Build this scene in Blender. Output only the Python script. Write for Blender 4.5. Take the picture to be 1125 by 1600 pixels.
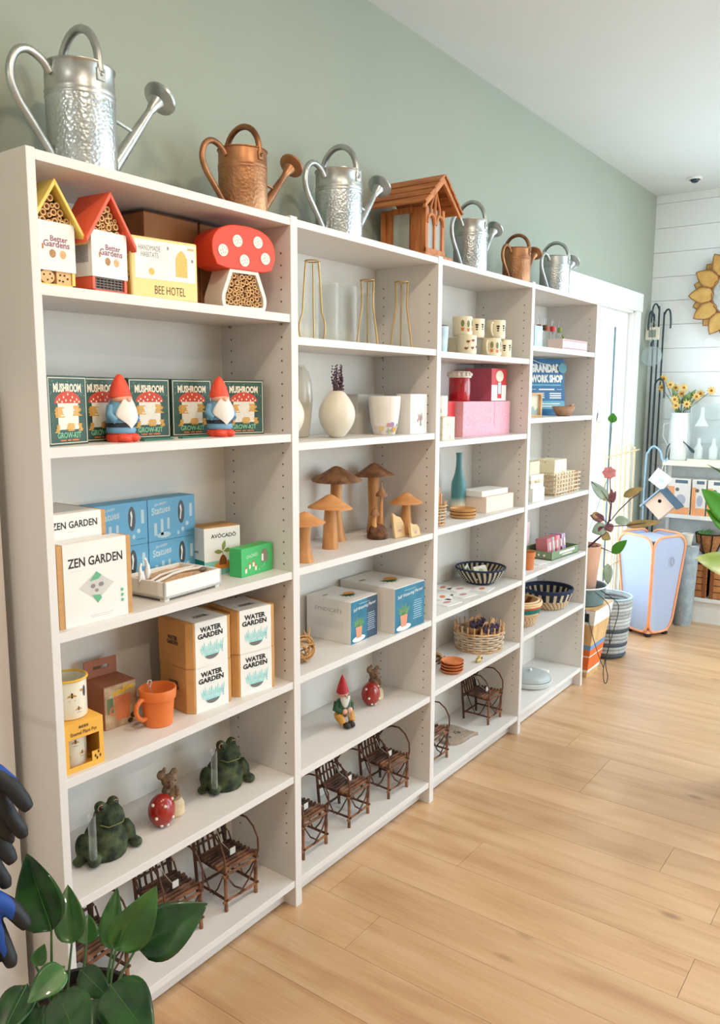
import bpy, bmesh, math, random
from mathutils import Vector, Matrix
PI = math.pi
S = bpy.context.scene
for o in list(bpy.data.objects): bpy.data.objects.remove(o)
C = S.collection

# ---------------------------------------------------------------- camera
cam = bpy.data.cameras.new('camera')
cam.sensor_fit = 'HORIZONTAL'; cam.sensor_width = 36.0
cam.lens = 36.0 * 1261.0 / 1125.0
cam.clip_start = 0.05; cam.clip_end = 200
camo = bpy.data.objects.new('camera', cam); C.objects.link(camo)
YAW, PITCH, ROLL = 0.627, -0.1456, 0.0041
_f = Vector((math.cos(YAW)*math.cos(PITCH), math.sin(YAW)*math.cos(PITCH), math.sin(PITCH)))
_r = _f.cross(Vector((0, 0, 1))).normalized(); _u = _r.cross(_f)
_R = math.cos(ROLL)*_r + math.sin(ROLL)*_u; _U = -math.sin(ROLL)*_r + math.cos(ROLL)*_u
camo.matrix_world = Matrix(((_R.x, _U.x, -_f.x, -0.9342), (_R.y, _U.y, -_f.y, -1.7589), (_R.z, _U.z, -_f.z, 1.5505), (0, 0, 0, 1)))
S.camera = camo

# ---------------------------------------------------------------- world, lights, exposure
S.view_settings.view_transform = 'Standard'
S.view_settings.look = 'None'
S.view_settings.gamma = 1.0
S.view_settings.use_curve_mapping = False
S.view_settings.exposure = -0.12
W = bpy.data.worlds.new('sky'); S.world = W; W.use_nodes = True
bg = W.node_tree.nodes['Background']
bg.inputs['Color'].default_value = (0.80, 0.92, 1.0, 1); bg.inputs['Strength'].default_value = 4.0

def area_light(name, loc, size, power, col, shape='DISK', rot=(0, 0, 0), size_y=None):
    L = bpy.data.lights.new(name, 'AREA'); L.shape = shape; L.size = size
    if size_y: L.size_y = size_y
    L.energy = power; L.color = col
    o = bpy.data.objects.new(name, L); C.objects.link(o); o.location = loc; o.rotation_euler = rot
    return o
WARM = (1.0, 0.82, 0.62); NEUT = (1.0, 0.95, 0.88); COOL = (0.78, 0.92, 1.0)
# ceiling lamps: a warm row close in front of the shelves, plus added fill lamps at the left, deep in the shop and towards the far wall
CEIL = 2.90
LAMPS = [(-2.3, -1.0, 24, NEUT), (-0.30, -1.32, 13, WARM), (0.65, -1.32, 13, WARM), (1.75, -1.32, 2.5, NEUT),  # first entry is added fill that lightens the left side panel
         (-1.0, -3.3, 32, WARM), (3.5, -2.2, 34, COOL), (3.3, -4.2, 16, COOL)]  # all added: warm fill from behind the camera, cool fill for the far wall
for (lx, ly, lp, lc) in LAMPS:
    area_light('ceiling_and_fill_light', (lx, ly, CEIL - 0.03), 0.15, lp, lc)
# daylight entering by the shop-front glazing (front of the shop) and by the glazed door
area_light('shopfront_daylight', (3.2, -5.85, 1.55), 2.6, 90, (0.70, 0.88, 1.0), 'RECTANGLE', (math.radians(90), 0, 0), 2.2)
area_light('side_fill_light', (4.90, -2.7, 1.55), 2.2, 58, (0.70, 0.87, 1.0), 'RECTANGLE', (0, math.radians(90), 0), 2.3)  # added cool fill for the right-hand floor, set before the unseen far-wall window
area_light('door_daylight', (4.02, 0.10, 1.1), 0.95, 14, (0.80, 0.94, 1.0), 'RECTANGLE', (math.radians(-90), 0, 0), 1.9)

# ---------------------------------------------------------------- helpers
def lin(c):
    def f(v):
        v /= 255.0
        return v/12.92 if v <= 0.04045 else ((v+0.055)/1.055)**2.4
    return (f(c[0]), f(c[1]), f(c[2]), 1.0)

_mats = {}
def M(name, rgb, rough=0.55, metal=0.0, var=0.06, scale=14.0, bump=0.0, bscale=60.0, rgb2=None, stretch=(1, 1, 1), spec=None, alpha=None, trans=0.0, ior=1.45, coat=0.0, sheen=0.0, detail=3.0, lo=0.35, hi=0.65):
    if name in _mats: return _mats[name]
    m = bpy.data.materials.new(name); m.use_nodes = True
    nt = m.node_tree; n = nt.nodes; b = n['Principled BSDF']
    base = lin(rgb)
    tc = n.new('ShaderNodeTexCoord'); mp = n.new('ShaderNodeMapping'); mp.inputs['Scale'].default_value = stretch
    nt.links.new(tc.outputs['Object'], mp.inputs['Vector'])
    nz = n.new('ShaderNodeTexNoise'); nz.inputs['Scale'].default_value = scale; nz.inputs['Detail'].default_value = detail
    nt.links.new(mp.outputs['Vector'], nz.inputs['Vector'])
    cr = n.new('ShaderNodeValToRGB'); cr.color_ramp.elements[0].position = lo; cr.color_ramp.elements[1].position = hi
    if rgb2 is None:
        c0 = tuple(max(0, v*(1-var)) for v in base[:3]) + (1,); c1 = tuple(min(1, v*(1+var)) for v in base[:3]) + (1,)
    else: c0, c1 = base, lin(rgb2)
    cr.color_ramp.elements[0].color = c0; cr.color_ramp.elements[1].color = c1
    nt.links.new(nz.outputs['Fac'], cr.inputs['Fac']); nt.links.new(cr.outputs['Color'], b.inputs['Base Color'])
    b.inputs['Roughness'].default_value = rough; b.inputs['Metallic'].default_value = metal
    if spec is not None: b.inputs['Specular IOR Level'].default_value = spec
    if trans: b.inputs['Transmission Weight'].default_value = trans
    b.inputs['IOR'].default_value = ior
    if coat: b.inputs['Coat Weight'].default_value = coat
    if sheen: b.inputs['Sheen Weight'].default_value = sheen
    if alpha is not None: b.inputs['Alpha'].default_value = alpha
    if bump:
        nb = n.new('ShaderNodeTexNoise'); nb.inputs['Scale'].default_value = bscale; nb.inputs['Detail'].default_value = 4
        nt.links.new(mp.outputs['Vector'], nb.inputs['Vector'])
        bp = n.new('ShaderNodeBump'); bp.inputs['Strength'].default_value = bump; bp.inputs['Distance'].default_value = 0.004
        nt.links.new(nb.outputs['Fac'], bp.inputs['Height']); nt.links.new(bp.outputs['Normal'], b.inputs['Normal'])
    _mats[name] = m
    return m

def glass(name, rgb=(245, 250, 250), alpha=0.12, rough=0.03):
    # thin clear wall: part transparent, part glossy
    if name in _mats: return _mats[name]
    m = bpy.data.materials.new(name); m.use_nodes = True; nt = m.node_tree; n = nt.nodes
    for x in list(n): n.remove(x)
    out = n.new('ShaderNodeOutputMaterial'); mix = n.new('ShaderNodeMixShader'); tr = n.new('ShaderNodeBsdfTransparent'); pr = n.new('ShaderNodeBsdfPrincipled')
    lw = n.new('ShaderNodeLayerWeight'); lw.inputs['Blend'].default_value = 0.35
    mr = n.new('ShaderNodeMapRange'); mr.inputs['To Min'].default_value = alpha; mr.inputs['To Max'].default_value = min(1, alpha + 0.30)
    tr.inputs['Color'].default_value = lin(rgb); pr.inputs['Base Color'].default_value = lin(rgb); pr.inputs['Roughness'].default_value = rough
    nt.links.new(lw.outputs['Facing'], mr.inputs['Value']); nt.links.new(mr.outputs['Result'], mix.inputs['Fac'])
    nt.links.new(tr.outputs[0], mix.inputs[1]); nt.links.new(pr.outputs[0], mix.inputs[2]); nt.links.new(mix.outputs[0], out.inputs['Surface'])
    _mats[name] = m
    return m

class MB:
    def __init__(s): s.v = []; s.f = []; s.m = []
    def _add(s, vs, fs, mi=0):
        o = len(s.v); s.v += [tuple(p) for p in vs]; s.f += [[i+o for i in f] for f in fs]; s.m += [mi]*len(fs); return s
    def box(s, x0, x1, y0, y1, z0, z1, mi=0):
        return s._add([(x0,y0,z0),(x1,y0,z0),(x1,y1,z0),(x0,y1,z0),(x0,y0,z1),(x1,y0,z1),(x1,y1,z1),(x0,y1,z1)],
                      [[3,2,1,0],[4,5,6,7],[0,1,5,4],[1,2,6,5],[2,3,7,6],[3,0,4,7]], mi)
    def cbox(s, c, d, mi=0): return s.box(c[0]-d[0]/2, c[0]+d[0]/2, c[1]-d[1]/2, c[1]+d[1]/2, c[2]-d[2]/2, c[2]+d[2]/2, mi)
    def tube(s, pts, r, n=8, caps=True, closed=False, mi=0, flat=1.0):
        pts = [Vector(p) for p in pts]; k = len(pts)
        if not hasattr(r, '__len__'): r = [r]*k
        vs = []; fs = []; ref = None
        for i in range(k):
            a = pts[(i-1) % k] if (closed or i > 0) else pts[i]; b = pts[(i+1) % k] if (closed or i < k-1) else pts[i]
            t = (b-a); t = t.normalized() if t.length > 1e-9 else Vector((0, 0, 1))
            if ref is None: ref = Vector((0, 0, 1)) if abs(t.z) < 0.9 else Vector((1, 0, 0))
            u = ref - t*ref.dot(t)
            if u.length < 1e-6: u = t.orthogonal()
            u.normalize(); w = t.cross(u); ref = u
            for j in range(n):
                an = 2*PI*j/n; vs.append(pts[i] + (u*math.cos(an)*flat + w*math.sin(an))*r[i])
        m = k if closed else k-1
        for i in range(m):
            for j in range(n):
                a = i*n+j; b = i*n+(j+1) % n; c = ((i+1) % k)*n+(j+1) % n; d = ((i+1) % k)*n+j
                fs.append([a, b, c, d])
        if caps and not closed: fs.append(list(range(n))[::-1]); fs.append([(k-1)*n+j for j in range(n)])
        return s._add(vs, fs, mi)
    def lathe(s, prof, n=24, c=(0, 0, 0), mi=0, close_bottom=True, close_top=False, sx=1.0, sy=1.0):
        vs = []; fs = []
        for (r, z) in prof:
            for j in range(n):
                a = 2*PI*j/n; vs.append((c[0]+r*sx*math.cos(a), c[1]+r*sy*math.sin(a), c[2]+z))
        for i in range(len(prof)-1):
            for j in range(n):
                fs.append([i*n+j, i*n+(j+1) % n, (i+1)*n+(j+1) % n, (i+1)*n+j])
        if close_bottom: fs.append(list(range(n))[::-1])
        if close_top: fs.append([(len(prof)-1)*n+j for j in range(n)])
        return s._add(vs, fs, mi)
    def ball(s, c, r, nu=12, nv=8, mi=0):
        if not hasattr(r, '__len__'): r = (r, r, r)
        vs = [(c[0], c[1], c[2]-r[2])]; fs = []
        for i in range(1, nv):
            t = -PI/2+PI*i/nv
            for j in range(nu):
                a = 2*PI*j/nu; vs.append((c[0]+r[0]*math.cos(t)*math.cos(a), c[1]+r[1]*math.cos(t)*math.sin(a), c[2]+r[2]*math.sin(t)))
        vs.append((c[0], c[1], c[2]+r[2])); L = len(vs)-1
        for j in range(nu):
            fs.append([0, 1+(j+1) % nu, 1+j]); fs.append([L, L-nu+j, L-nu+(j+1) % nu])
        for i in range(nv-2):
            for j in range(nu):
                a = 1+i*nu+j; b = 1+i*nu+(j+1) % nu; fs.append([a, b, b+nu, a+nu])
        return s._add(vs, fs, mi)
    def prism(s, poly, y0, y1, mi=0):
        # polygon in xz (counter-clockwise seen from -y), extruded along y
        k = len(poly); vs = [(p[0], y0, p[1]) for p in poly] + [(p[0], y1, p[1]) for p in poly]
        fs = [list(range(k)), [k+i for i in range(k)][::-1]] + [[i, k+i, k+(i+1) % k, (i+1) % k] for i in range(k)]
        return s._add(vs, fs, mi)
    def disc_y(s, c, r, y0, y1, n=14, mi=0, rz=None):
        rz = rz or r
        return s.prism([(c[0]+r*math.cos(2*PI*j/n), c[1]+rz*math.sin(2*PI*j/n)) for j in range(n)], y0, y1, mi)
    def surf(s, fn, nu, nv, mi=0):
        vs = [fn(i/nu, j/nv) for i in range(nu+1) for j in range(nv+1)]
        fs = [[i*(nv+1)+j, (i+1)*(nv+1)+j, (i+1)*(nv+1)+j+1, i*(nv+1)+j+1] for i in range(nu) for j in range(nv)]
        return s._add(vs, fs, mi)
    def xf(s, mat):
        s.v = [tuple(mat @ Vector(p)) for p in s.v]; return s
    def mesh(s, name, mats, smooth=True, angle=0.7):
        me = bpy.data.meshes.new(name); me.from_pydata(s.v, [], s.f)
        for m in (mats if isinstance(mats, (list, tuple)) else [mats]): me.materials.append(m)
        if any(s.m): me.polygons.foreach_set('material_index', s.m)
        bm = bmesh.new(); bm.from_mesh(me); bmesh.ops.recalc_face_normals(bm, faces=bm.faces); bm.to_mesh(me); bm.free()
        if smooth:
            me.polygons.foreach_set('use_smooth', [True]*len(me.polygons)); me.set_sharp_from_angle(angle=angle)
        me.update(); return me
    def build(s, name, mats, parent=None, loc=None, rot=None, smooth=True, angle=0.7, bevel=0.0, bseg=2):
        return link(name, s.mesh(name, mats, smooth, angle), parent, loc, rot, bevel, bseg)

def link(name, me, parent=None, loc=None, rot=None, bevel=0.0, bseg=2):
    o = bpy.data.objects.new(name, me); C.objects.link(o)
    if parent is not None: o.parent = parent
    if loc is not None: o.location = loc
    if rot is not None: o.rotation_euler = rot
    if bevel:
        md = o.modifiers.new('bevel', 'BEVEL'); md.width = bevel; md.segments = bseg; md.limit_method = 'ANGLE'; md.angle_limit = 0.6
    return o
def thing(name, label, cat, loc=(0, 0, 0), rz=0.0, group=None, rot=None):
    o = bpy.data.objects.new(name, None); C.objects.link(o); o.empty_display_size = 0.05
    o.location = loc; o.rotation_euler = rot if rot else (0, 0, rz)
    return tag(o, label, cat, group)
def tag(o, label, cat, group=None):
    o['label'] = label; o['category'] = cat
    if group: o['group'] = group
    return o
def struct(o): o['kind'] = 'structure'; return o
def lab(o, text): o['label'] = text; return o
def dup(root, label, loc=None, rz=None, group=None):
    r = root.copy(); C.objects.link(r)
    if loc is not None: r.location = loc
    if rz is not None: r.rotation_euler = (0, 0, rz)
    r['label'] = label
    if group: r['group'] = group
    for ch in list(root.children):
        c = ch.copy(); C.objects.link(c); c.parent = r
        for g in list(ch.children):
            d = g.copy(); C.objects.link(d); d.parent = c
    return r
def arc(c, r, a0, a1, n, plane='xz', rz=None):
    rz = rz or r; out = []
    for i in range(n+1):
        a = math.radians(a0+(a1-a0)*i/n); p, q = r*math.cos(a), rz*math.sin(a)
        out.append((c[0]+p, c[1], c[2]+q) if plane == 'xz' else (c[0], c[1]+p, c[2]+q) if plane == 'yz' else (c[0]+p, c[1]+q, c[2]))
    return out
_tx = {}
def text(s, mat, parent, name='lettering', w=0.1, h=None, at=(0, 0, 0), face='-y', bold=0.0, align='C', tilt=0.0, rise=0.0, shear=0.0):
    """flat printed words, w wide (h high), centred at `at` on a face: '-y' front, '-x' left side, '+z' top"""
    key = (s, bold)
    if key not in _tx:
        cu = bpy.data.curves.new('words', 'FONT'); cu.body = s; cu.resolution_u = 2; cu.offset = bold; cu.space_line = 0.85; cu.align_x = 'CENTER'
        ob = bpy.data.objects.new('words', cu); C.objects.link(ob)
        bpy.context.view_layer.update()
        me = bpy.data.meshes.new_from_object(ob); bpy.data.objects.remove(ob); bpy.data.curves.remove(cu)
        _tx[key] = ([tuple(v.co) for v in me.vertices], [list(p.vertices) for p in me.polygons]); bpy.data.meshes.remove(me)
    vs, fs = _tx[key]
    xs = [v[0] for v in vs]; ys = [v[1] for v in vs]; x0, x1, y0, y1 = min(xs), max(xs), min(ys), max(ys)
    sx = w/(x1-x0); sy = (h/(y1-y0)) if h else sx
    out = []
    for v in vs:
        p = (v[0]-(x0+x1)/2)*sx; q = (v[1]-(y0+y1)/2)*sy
        p += shear*q; q += rise*p
        if face == '-y': out.append((at[0]+p, at[1], at[2]+q))
        elif face == '-x': out.append((at[0], at[1]-p, at[2]+q))
        elif face == '+x': out.append((at[0], at[1]+p, at[2]+q))
        else: out.append((at[0]+p, at[1]+q, at[2]))
    me = bpy.data.meshes.new(name); me.from_pydata(out, [], fs); me.materials.append(mat)
    return link(name, me, parent)
def patch(poly, at, face, mat, parent, name, smooth=False, d=0.0):
    """flat print: polygon(s) of (p, q) on a face"""
    polys = poly if isinstance(poly[0][0], (list, tuple)) else [poly]
    vs = []; fs = []
    for pl in polys:
        b = len(vs)
        for (p, q) in pl:
            if face == '-y': vs.append((at[0]+p, at[1], at[2]+q))
            elif face == '-x': vs.append((at[0], at[1]-p, at[2]+q))
            elif face == '+x': vs.append((at[0], at[1]+p, at[2]+q))
            else: vs.append((at[0]+p, at[1]+q, at[2]))
        fs.append(list(range(b, len(vs))))
    me = bpy.data.meshes.new(name); me.from_pydata(vs, [], fs); me.materials.append(mat)
    return link(name, me, parent)
def rect(w, h, cx=0, cy=0): return [(cx-w/2, cy-h/2), (cx+w/2, cy-h/2), (cx+w/2, cy+h/2), (cx-w/2, cy+h/2)]
def ell(rx, ry, cx=0, cy=0, n=14, a0=0, a1=360):
    full = abs(a1-a0) >= 360
    return [(cx+rx*math.cos(math.radians(a0+(a1-a0)*i/n)), cy+ry*math.sin(math.radians(a0+(a1-a0)*i/n))) for i in range(n if full else n+1)]
def frame(w, h, t, cx=0, cy=0):
    return [rect(w, t, cx, cy+h/2-t/2), rect(w, t, cx, cy-h/2+t/2), rect(t, h-2*t, cx-w/2+t/2, cy), rect(t, h-2*t, cx+w/2-t/2, cy)]
# ---------------------------------------------------------------- setting: walls, ceiling, floor
m_wall = M('sage_wall_paint', (159, 166, 151), 0.75, var=0.015, scale=3, bump=0.05, bscale=300)
m_ceil = M('ceiling_paint', (218, 224, 224), 0.85, var=0.01, scale=2)
m_white = M('white_laminate', (221, 216, 211), 0.45, var=0.01, scale=3)
m_trim = M('white_trim_paint', (236, 236, 232), 0.5, var=0.01)
m_ship = M('shiplap_paint', (240, 244, 244), 0.55, var=0.012, scale=3)
XF = 4.957; H = 2.90
DX0, DX1, DZ = 3.46, 4.58, 2.10          # glazed door opening in the left wall
# left wall (the shelves stand against it) with the door opening cut out
b = MB(); b.box(-4.0, DX0, 0, 0.12, 0, H); b.box(DX1, XF+0.12, 0, 0.12, 0, H); b.box(DX0, DX1, 0, 0.12, DZ, H)
struct(b.build('wall_left', m_wall, smooth=False))
b = MB(); b.box(XF+0.02, XF+0.14, -1.5, 0.0, 0, H); b.box(XF+0.02, XF+0.14, -6.0, -3.9, 0, H); b.box(XF+0.02, XF+0.14, -3.9, -1.5, 0, .42); b.box(XF+0.02, XF+0.14, -3.9, -1.5, 2.68, H)
wf = struct(b.build('wall_far', m_trim, smooth=False))
k = 0; z = 2.845
zs = [2.845, 2.682, 2.519, 2.355, 2.195, 2.033, 1.87]
while zs[-1] > 0.2: zs.append(zs[-1]-0.163)
zs = [H] + zs + [0.0]
bd = None
for i in range(len(zs)-1):
    for (ya, yb) in (((-6.0, 0.0),) if zs[i] < .45 or zs[i+1] > 2.65 else ((-6.0, -3.9), (-1.5, 0.0))):
        b = MB(); b.box(XF, XF+0.019, ya, yb, zs[i+1]+0.0018, zs[i]-0.0005); b.build('board', m_ship, wf, smooth=False)
b = MB(); b.box(-4.12, -4.0, -6.0, 0.12, 0, H); struct(b.build('wall_back', m_trim, smooth=False))
# shop-front wall: piers, sill and head around wide glazing
b = MB(); b.box(-4.0, 1.6, -6.12, -6.0, 0, H); b.box(4.6, XF+0.14, -6.12, -6.0, 0, H); b.box(1.6, 4.6, -6.12, -6.0, 0, 0.35); b.box(1.6, 4.6, -6.12, -6.0, 2.62, H)
struct(b.build('wall_right', m_trim, smooth=False))
b = MB(); b.box(-4.12, XF+0.14, -6.12, 0.12, H, H+0.12); struct(b.build('ceiling', m_ceil, smooth=False))
sky_glass = glass('window_glass', (250, 252, 255), 0.05)
for i, (x0, x1) in enumerate(((1.6, 2.6), (2.6, 3.6), (3.6, 4.6))):
    w = thing('window_%d' % (i+1), '', '', (0, 0, 0)); del w['label']; del w['category']; struct(w)
    b = MB(); b.box(x0, x0+0.06, -6.09, -6.03, 0.35, 2.62); b.box(x1-0.06, x1, -6.09, -6.03, 0.35, 2.62); b.box(x0, x1, -6.09, -6.03, 0.35, 0.42); b.box(x0, x1, -6.09, -6.03, 2.55, 2.62)
    b.build('window_frame', m_trim, w, smooth=False)
    b = MB(); b.box(x0+0.06, x1-0.06, -6.065, -6.055, 0.42, 2.55); b.build('pane', sky_glass, w, smooth=False)
w = thing('window_4', '', ''); del w['label']; del w['category']; struct(w); b = MB(); b.box(XF+.03, XF+.09, -3.9, -3.84, .42, 2.68); b.box(XF+.03, XF+.09, -1.56, -1.5, .42, 2.68); b.box(XF+.03, XF+.09, -3.9, -1.5, .42, .48); b.box(XF+.03, XF+.09, -3.9, -1.5, 2.62, 2.68); b.box(XF+.03, XF+.09, -2.73, -2.67, .48, 2.62); b.build('window_frame', m_trim, w, smooth=False)  # unseen window, added so cool light can reach the floor
for (ya, yb) in ((-3.84, -2.73), (-2.67, -1.56)): b = MB(); b.box(XF+.055, XF+.065, ya, yb, .48, 2.62); b.build('pane', sky_glass, w, smooth=False)
# ceiling lamps and added fill lamps (fixture rims with frosted lenses)
LL = ['added fill lamp in the ceiling, behind and left of the camera', 'recessed ceiling lamp in front of the nearest bookcase, to its left', 'recessed ceiling lamp in front of the nearest bookcase, to its right', 'recessed ceiling lamp in front of the third bookcase', 'added warm fill lamp in the ceiling, deep in the shop', 'added cool fill lamp in the ceiling, towards the far wall', 'added cool fill lamp in the ceiling, between far wall and shop front']
m_lens = M('lamp_rim', (240, 238, 232), 0.4)
for (lx, ly, lp, lc) in LAMPS:
    t = thing('ceiling_and_fill_lamp', LL.pop(0), 'lamp', (lx, ly, H), group='recessed ceiling lamps')
    b = MB(); b.lathe([(0.10, 0.0), (0.11, -0.012), (0.095, -0.018), (0.088, -0.004), (0.088, 0)], 24, close_bottom=False); b.build('rim', m_lens, t)

# floor: sub-floor plus individual planks running away from the shelves
def plank_mat():
    m = bpy.data.materials.new('oak_vinyl_plank'); m.use_nodes = True; nt = m.node_tree; n = nt.nodes; b = n['Principled BSDF']
    tc = n.new('ShaderNodeTexCoord'); oi = n.new('ShaderNodeObjectInfo')
    ad = n.new('ShaderNodeVectorMath'); ad.operation = 'ADD'
    cv = n.new('ShaderNodeCombineXYZ'); mu = n.new('ShaderNodeMath'); mu.operation = 'MULTIPLY'; mu.inputs[1].default_value = 37.0
    nt.links.new(oi.outputs['Random'], mu.inputs[0]); nt.links.new(mu.outputs[0], cv.inputs['X']); nt.links.new(mu.outputs[0], cv.inputs['Y'])
    nt.links.new(tc.outputs['Object'], ad.inputs[0]); nt.links.new(cv.outputs[0], ad.inputs[1])
    mp = n.new('ShaderNodeMapping'); mp.inputs['Scale'].default_value = (7, 0.7, 1); nt.links.new(ad.outputs[0], mp.inputs['Vector'])
    g = n.new('ShaderNodeTexNoise'); g.inputs['Scale'].default_value = 2.2; g.inputs['Detail'].default_value = 6; g.inputs['Distortion'].default_value = 0.6; nt.links.new(mp.outputs[0], g.inputs['Vector'])
    mp2 = n.new('ShaderNodeMapping'); mp2.inputs['Scale'].default_value = (60, 2.5, 1); nt.links.new(ad.outputs[0], mp2.inputs['Vector'])
    g2 = n.new('ShaderNodeTexNoise'); g2.inputs['Scale'].default_value = 3; g2.inputs['Detail'].default_value = 4; nt.links.new(mp2.outputs[0], g2.inputs['Vector'])
    cr = n.new('ShaderNodeValToRGB'); e = cr.color_ramp.elements
    e[0].position = 0.30; e[0].color = lin((186, 142, 100)); e[1].position = 0.70; e[1].color = lin((212, 174, 134))
    x = e.new(0.48); x.color = lin((202, 161, 118))
    nt.links.new(g.outputs['Fac'], cr.inputs['Fac'])
    mx = n.new('ShaderNodeMixRGB'); mx.blend_type = 'OVERLAY'; mx.inputs['Fac'].default_value = 0.16
    nt.links.new(cr.outputs['Color'], mx.inputs['Color1']); nt.links.new(g2.outputs['Fac'], mx.inputs['Color2'])
    # small dark knots
    mp3 = n.new('ShaderNodeMapping'); mp3.inputs['Scale'].default_value = (7, 3.0, 1); nt.links.new(ad.outputs[0], mp3.inputs['Vector'])
    vo = n.new('ShaderNodeTexVoronoi'); vo.inputs['Scale'].default_value = 0.75; nt.links.new(mp3.outputs[0], vo.inputs['Vector'])
    kr = n.new('ShaderNodeValToRGB'); kr.color_ramp.elements[0].position = 0.03; kr.color_ramp.elements[0].color = (0.22, 0.12, 0.06, 1); kr.color_ramp.elements[1].position = 0.10; kr.color_ramp.elements[1].color = (1, 1, 1, 1)
    nt.links.new(vo.outputs['Distance'], kr.inputs['Fac'])
    mk = n.new('ShaderNodeMixRGB'); mk.blend_type = 'MULTIPLY'; mk.inputs['Fac'].default_value = 0.55
    nt.links.new(mx.outputs[0], mk.inputs['Color1']); nt.links.new(kr.outputs[0], mk.inputs['Color2'])
    hs = n.new('ShaderNodeHueSaturation'); mr = n.new('ShaderNodeMapRange'); mr.inputs['To Min'].default_value = 0.93; mr.inputs['To Max'].default_value = 1.07
    nt.links.new(oi.outputs['Random'], mr.inputs['Value']); nt.links.new(mr.outputs[0], hs.inputs['Value']); nt.links.new(mk.outputs[0], hs.inputs['Color']); nt.links.new(hs.outputs[0], b.inputs['Base Color'])
    b.inputs['Roughness'].default_value = 0.36; b.inputs['Coat Weight'].default_value = 0.5; b.inputs['Coat Roughness'].default_value = 0.28
    bp = n.new('ShaderNodeBump'); bp.inputs['Strength'].default_value = 0.06; bp.inputs['Distance'].default_value = 0.002
    nt.links.new(g2.outputs['Fac'], bp.inputs['Height']); nt.links.new(bp.outputs['Normal'], b.inputs['Normal'])
    return m
m_plank = plank_mat(); m_sub = M('floor_joint', (120, 88, 60), 0.9)
b = MB(); b.box(-4.0, XF+0.02, -6.0, 0.0, -0.06, -0.004); fl = struct(b.build('floor', m_sub, smooth=False))
PW, PL = 0.182, 1.22
rnd = random.Random(5); pm = {}
xi = 1.085-PW*28; row = 0
while xi < XF:
    y = -6.0 - rnd.choice([0.0, 0.2, 0.41, 0.61, 0.81, 1.0])
    if abs(xi-1.267) < 0.02: y = -0.57-PL*5
    while y < 0.0:
        y0, y1 = max(y, -6.0), min(y+PL, 0.0)
        x0, x1 = max(xi, -4.0), min(xi+PW, XF+0.02)
        if y1-y0 > 0.02 and x1-x0 > 0.02:
            key = (round(x1-x0, 3), round(y1-y0, 3))
            if key not in pm:
                q = MB(); e = 0.0006; q.box(e, key[0]-e, e, key[1]-e, -0.004, 0.0); pm[key] = q.mesh('plank', m_plank, False)
            if y1 > -3.6: link('plank', pm[key], fl, (x0, y0, 0))
            else: rest = globals().setdefault('rest', MB()); rest.box(x0+0.001, x1-0.001, y0+0.001, y1-0.001, -0.004, 0.0)
        y += PL
    xi += PW; row += 1
o = rest.build('planks_beyond_view', m_plank, fl, smooth=False); o['kind'] = 'stuff'

# door with casing, glazed
dr = thing('door_1', '', ''); del dr['label']; del dr['category']; struct(dr)
b = MB(); b.box(DX0-0.10, DX0, -0.022, 0, 0, DZ); b.build('casing', m_trim, dr, bevel=0.003)
b = MB(); b.box(DX1, DX1+0.10, -0.022, 0, 0, DZ); b.build('casing', m_trim, dr, bevel=0.003)
b = MB(); b.box(DX0-0.12, DX1+0.12, -0.026, 0, DZ, DZ+0.12); b.build('head_casing', m_trim, dr, bevel=0.003)
b = MB(); b.box(DX0-.001, DX0+.012, -.004, .12, 0, DZ); b.build('jamb', m_trim, dr, smooth=False); b = MB(); b.box(DX1-.012, DX1+.001, -.004, .12, 0, DZ); b.build('jamb', m_trim, dr, smooth=False); b = MB(); b.box(DX0, DX1, -.004, .12, DZ-.012, DZ+.001); b.build('head_jamb', m_trim, dr, smooth=False)
b = MB(); b.box(DX0+.012, DX0+0.10, 0.03, 0.07, 0.0, DZ-.012); b.box(DX1-0.26, DX1-.22, 0.03, 0.07, 0.0, DZ-.012); b.box(DX1-.05, DX1-.012, .03, .07, 0, DZ-.012); b.box(DX1-.22, DX1-.05, .03, .07, 0, .10); b.box(DX1-.22, DX1-.05, .03, .07, DZ-.07, DZ-.012); b.box(DX0+0.10, DX1-0.26, 0.03, 0.07, DZ-0.10, DZ-.012); b.box(DX0+0.10, DX1-0.26, 0.03, 0.07, 0, 0.22)
b.build('door_leaf', m_trim, dr, smooth=False, bevel=0.003)
b = MB(); b.box(DX0+0.10, DX1-0.26, 0.047, 0.053, 0.22, DZ-0.10); b.build('pane', sky_glass, dr, smooth=False); b = MB(); b.box(DX1-.22, DX1-.05, .047, .053, .10, DZ-.07); b.build('pane', sky_glass, dr, smooth=False)
b = MB(); b.box(DX1-0.275, DX1-0.262, 0.022, 0.03, 0.24, DZ-0.12); lab(b.build('weather_strip', M('dark_seal', (90, 110, 116), 0.6), dr, smooth=False), 'dark seal strip beside the glass')
b = MB(); b.box(DX1+0.10, XF, -0.014, 0, 0, 0.10); struct(b.build('baseboard_left', m_trim, smooth=False, bevel=0.002))

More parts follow.
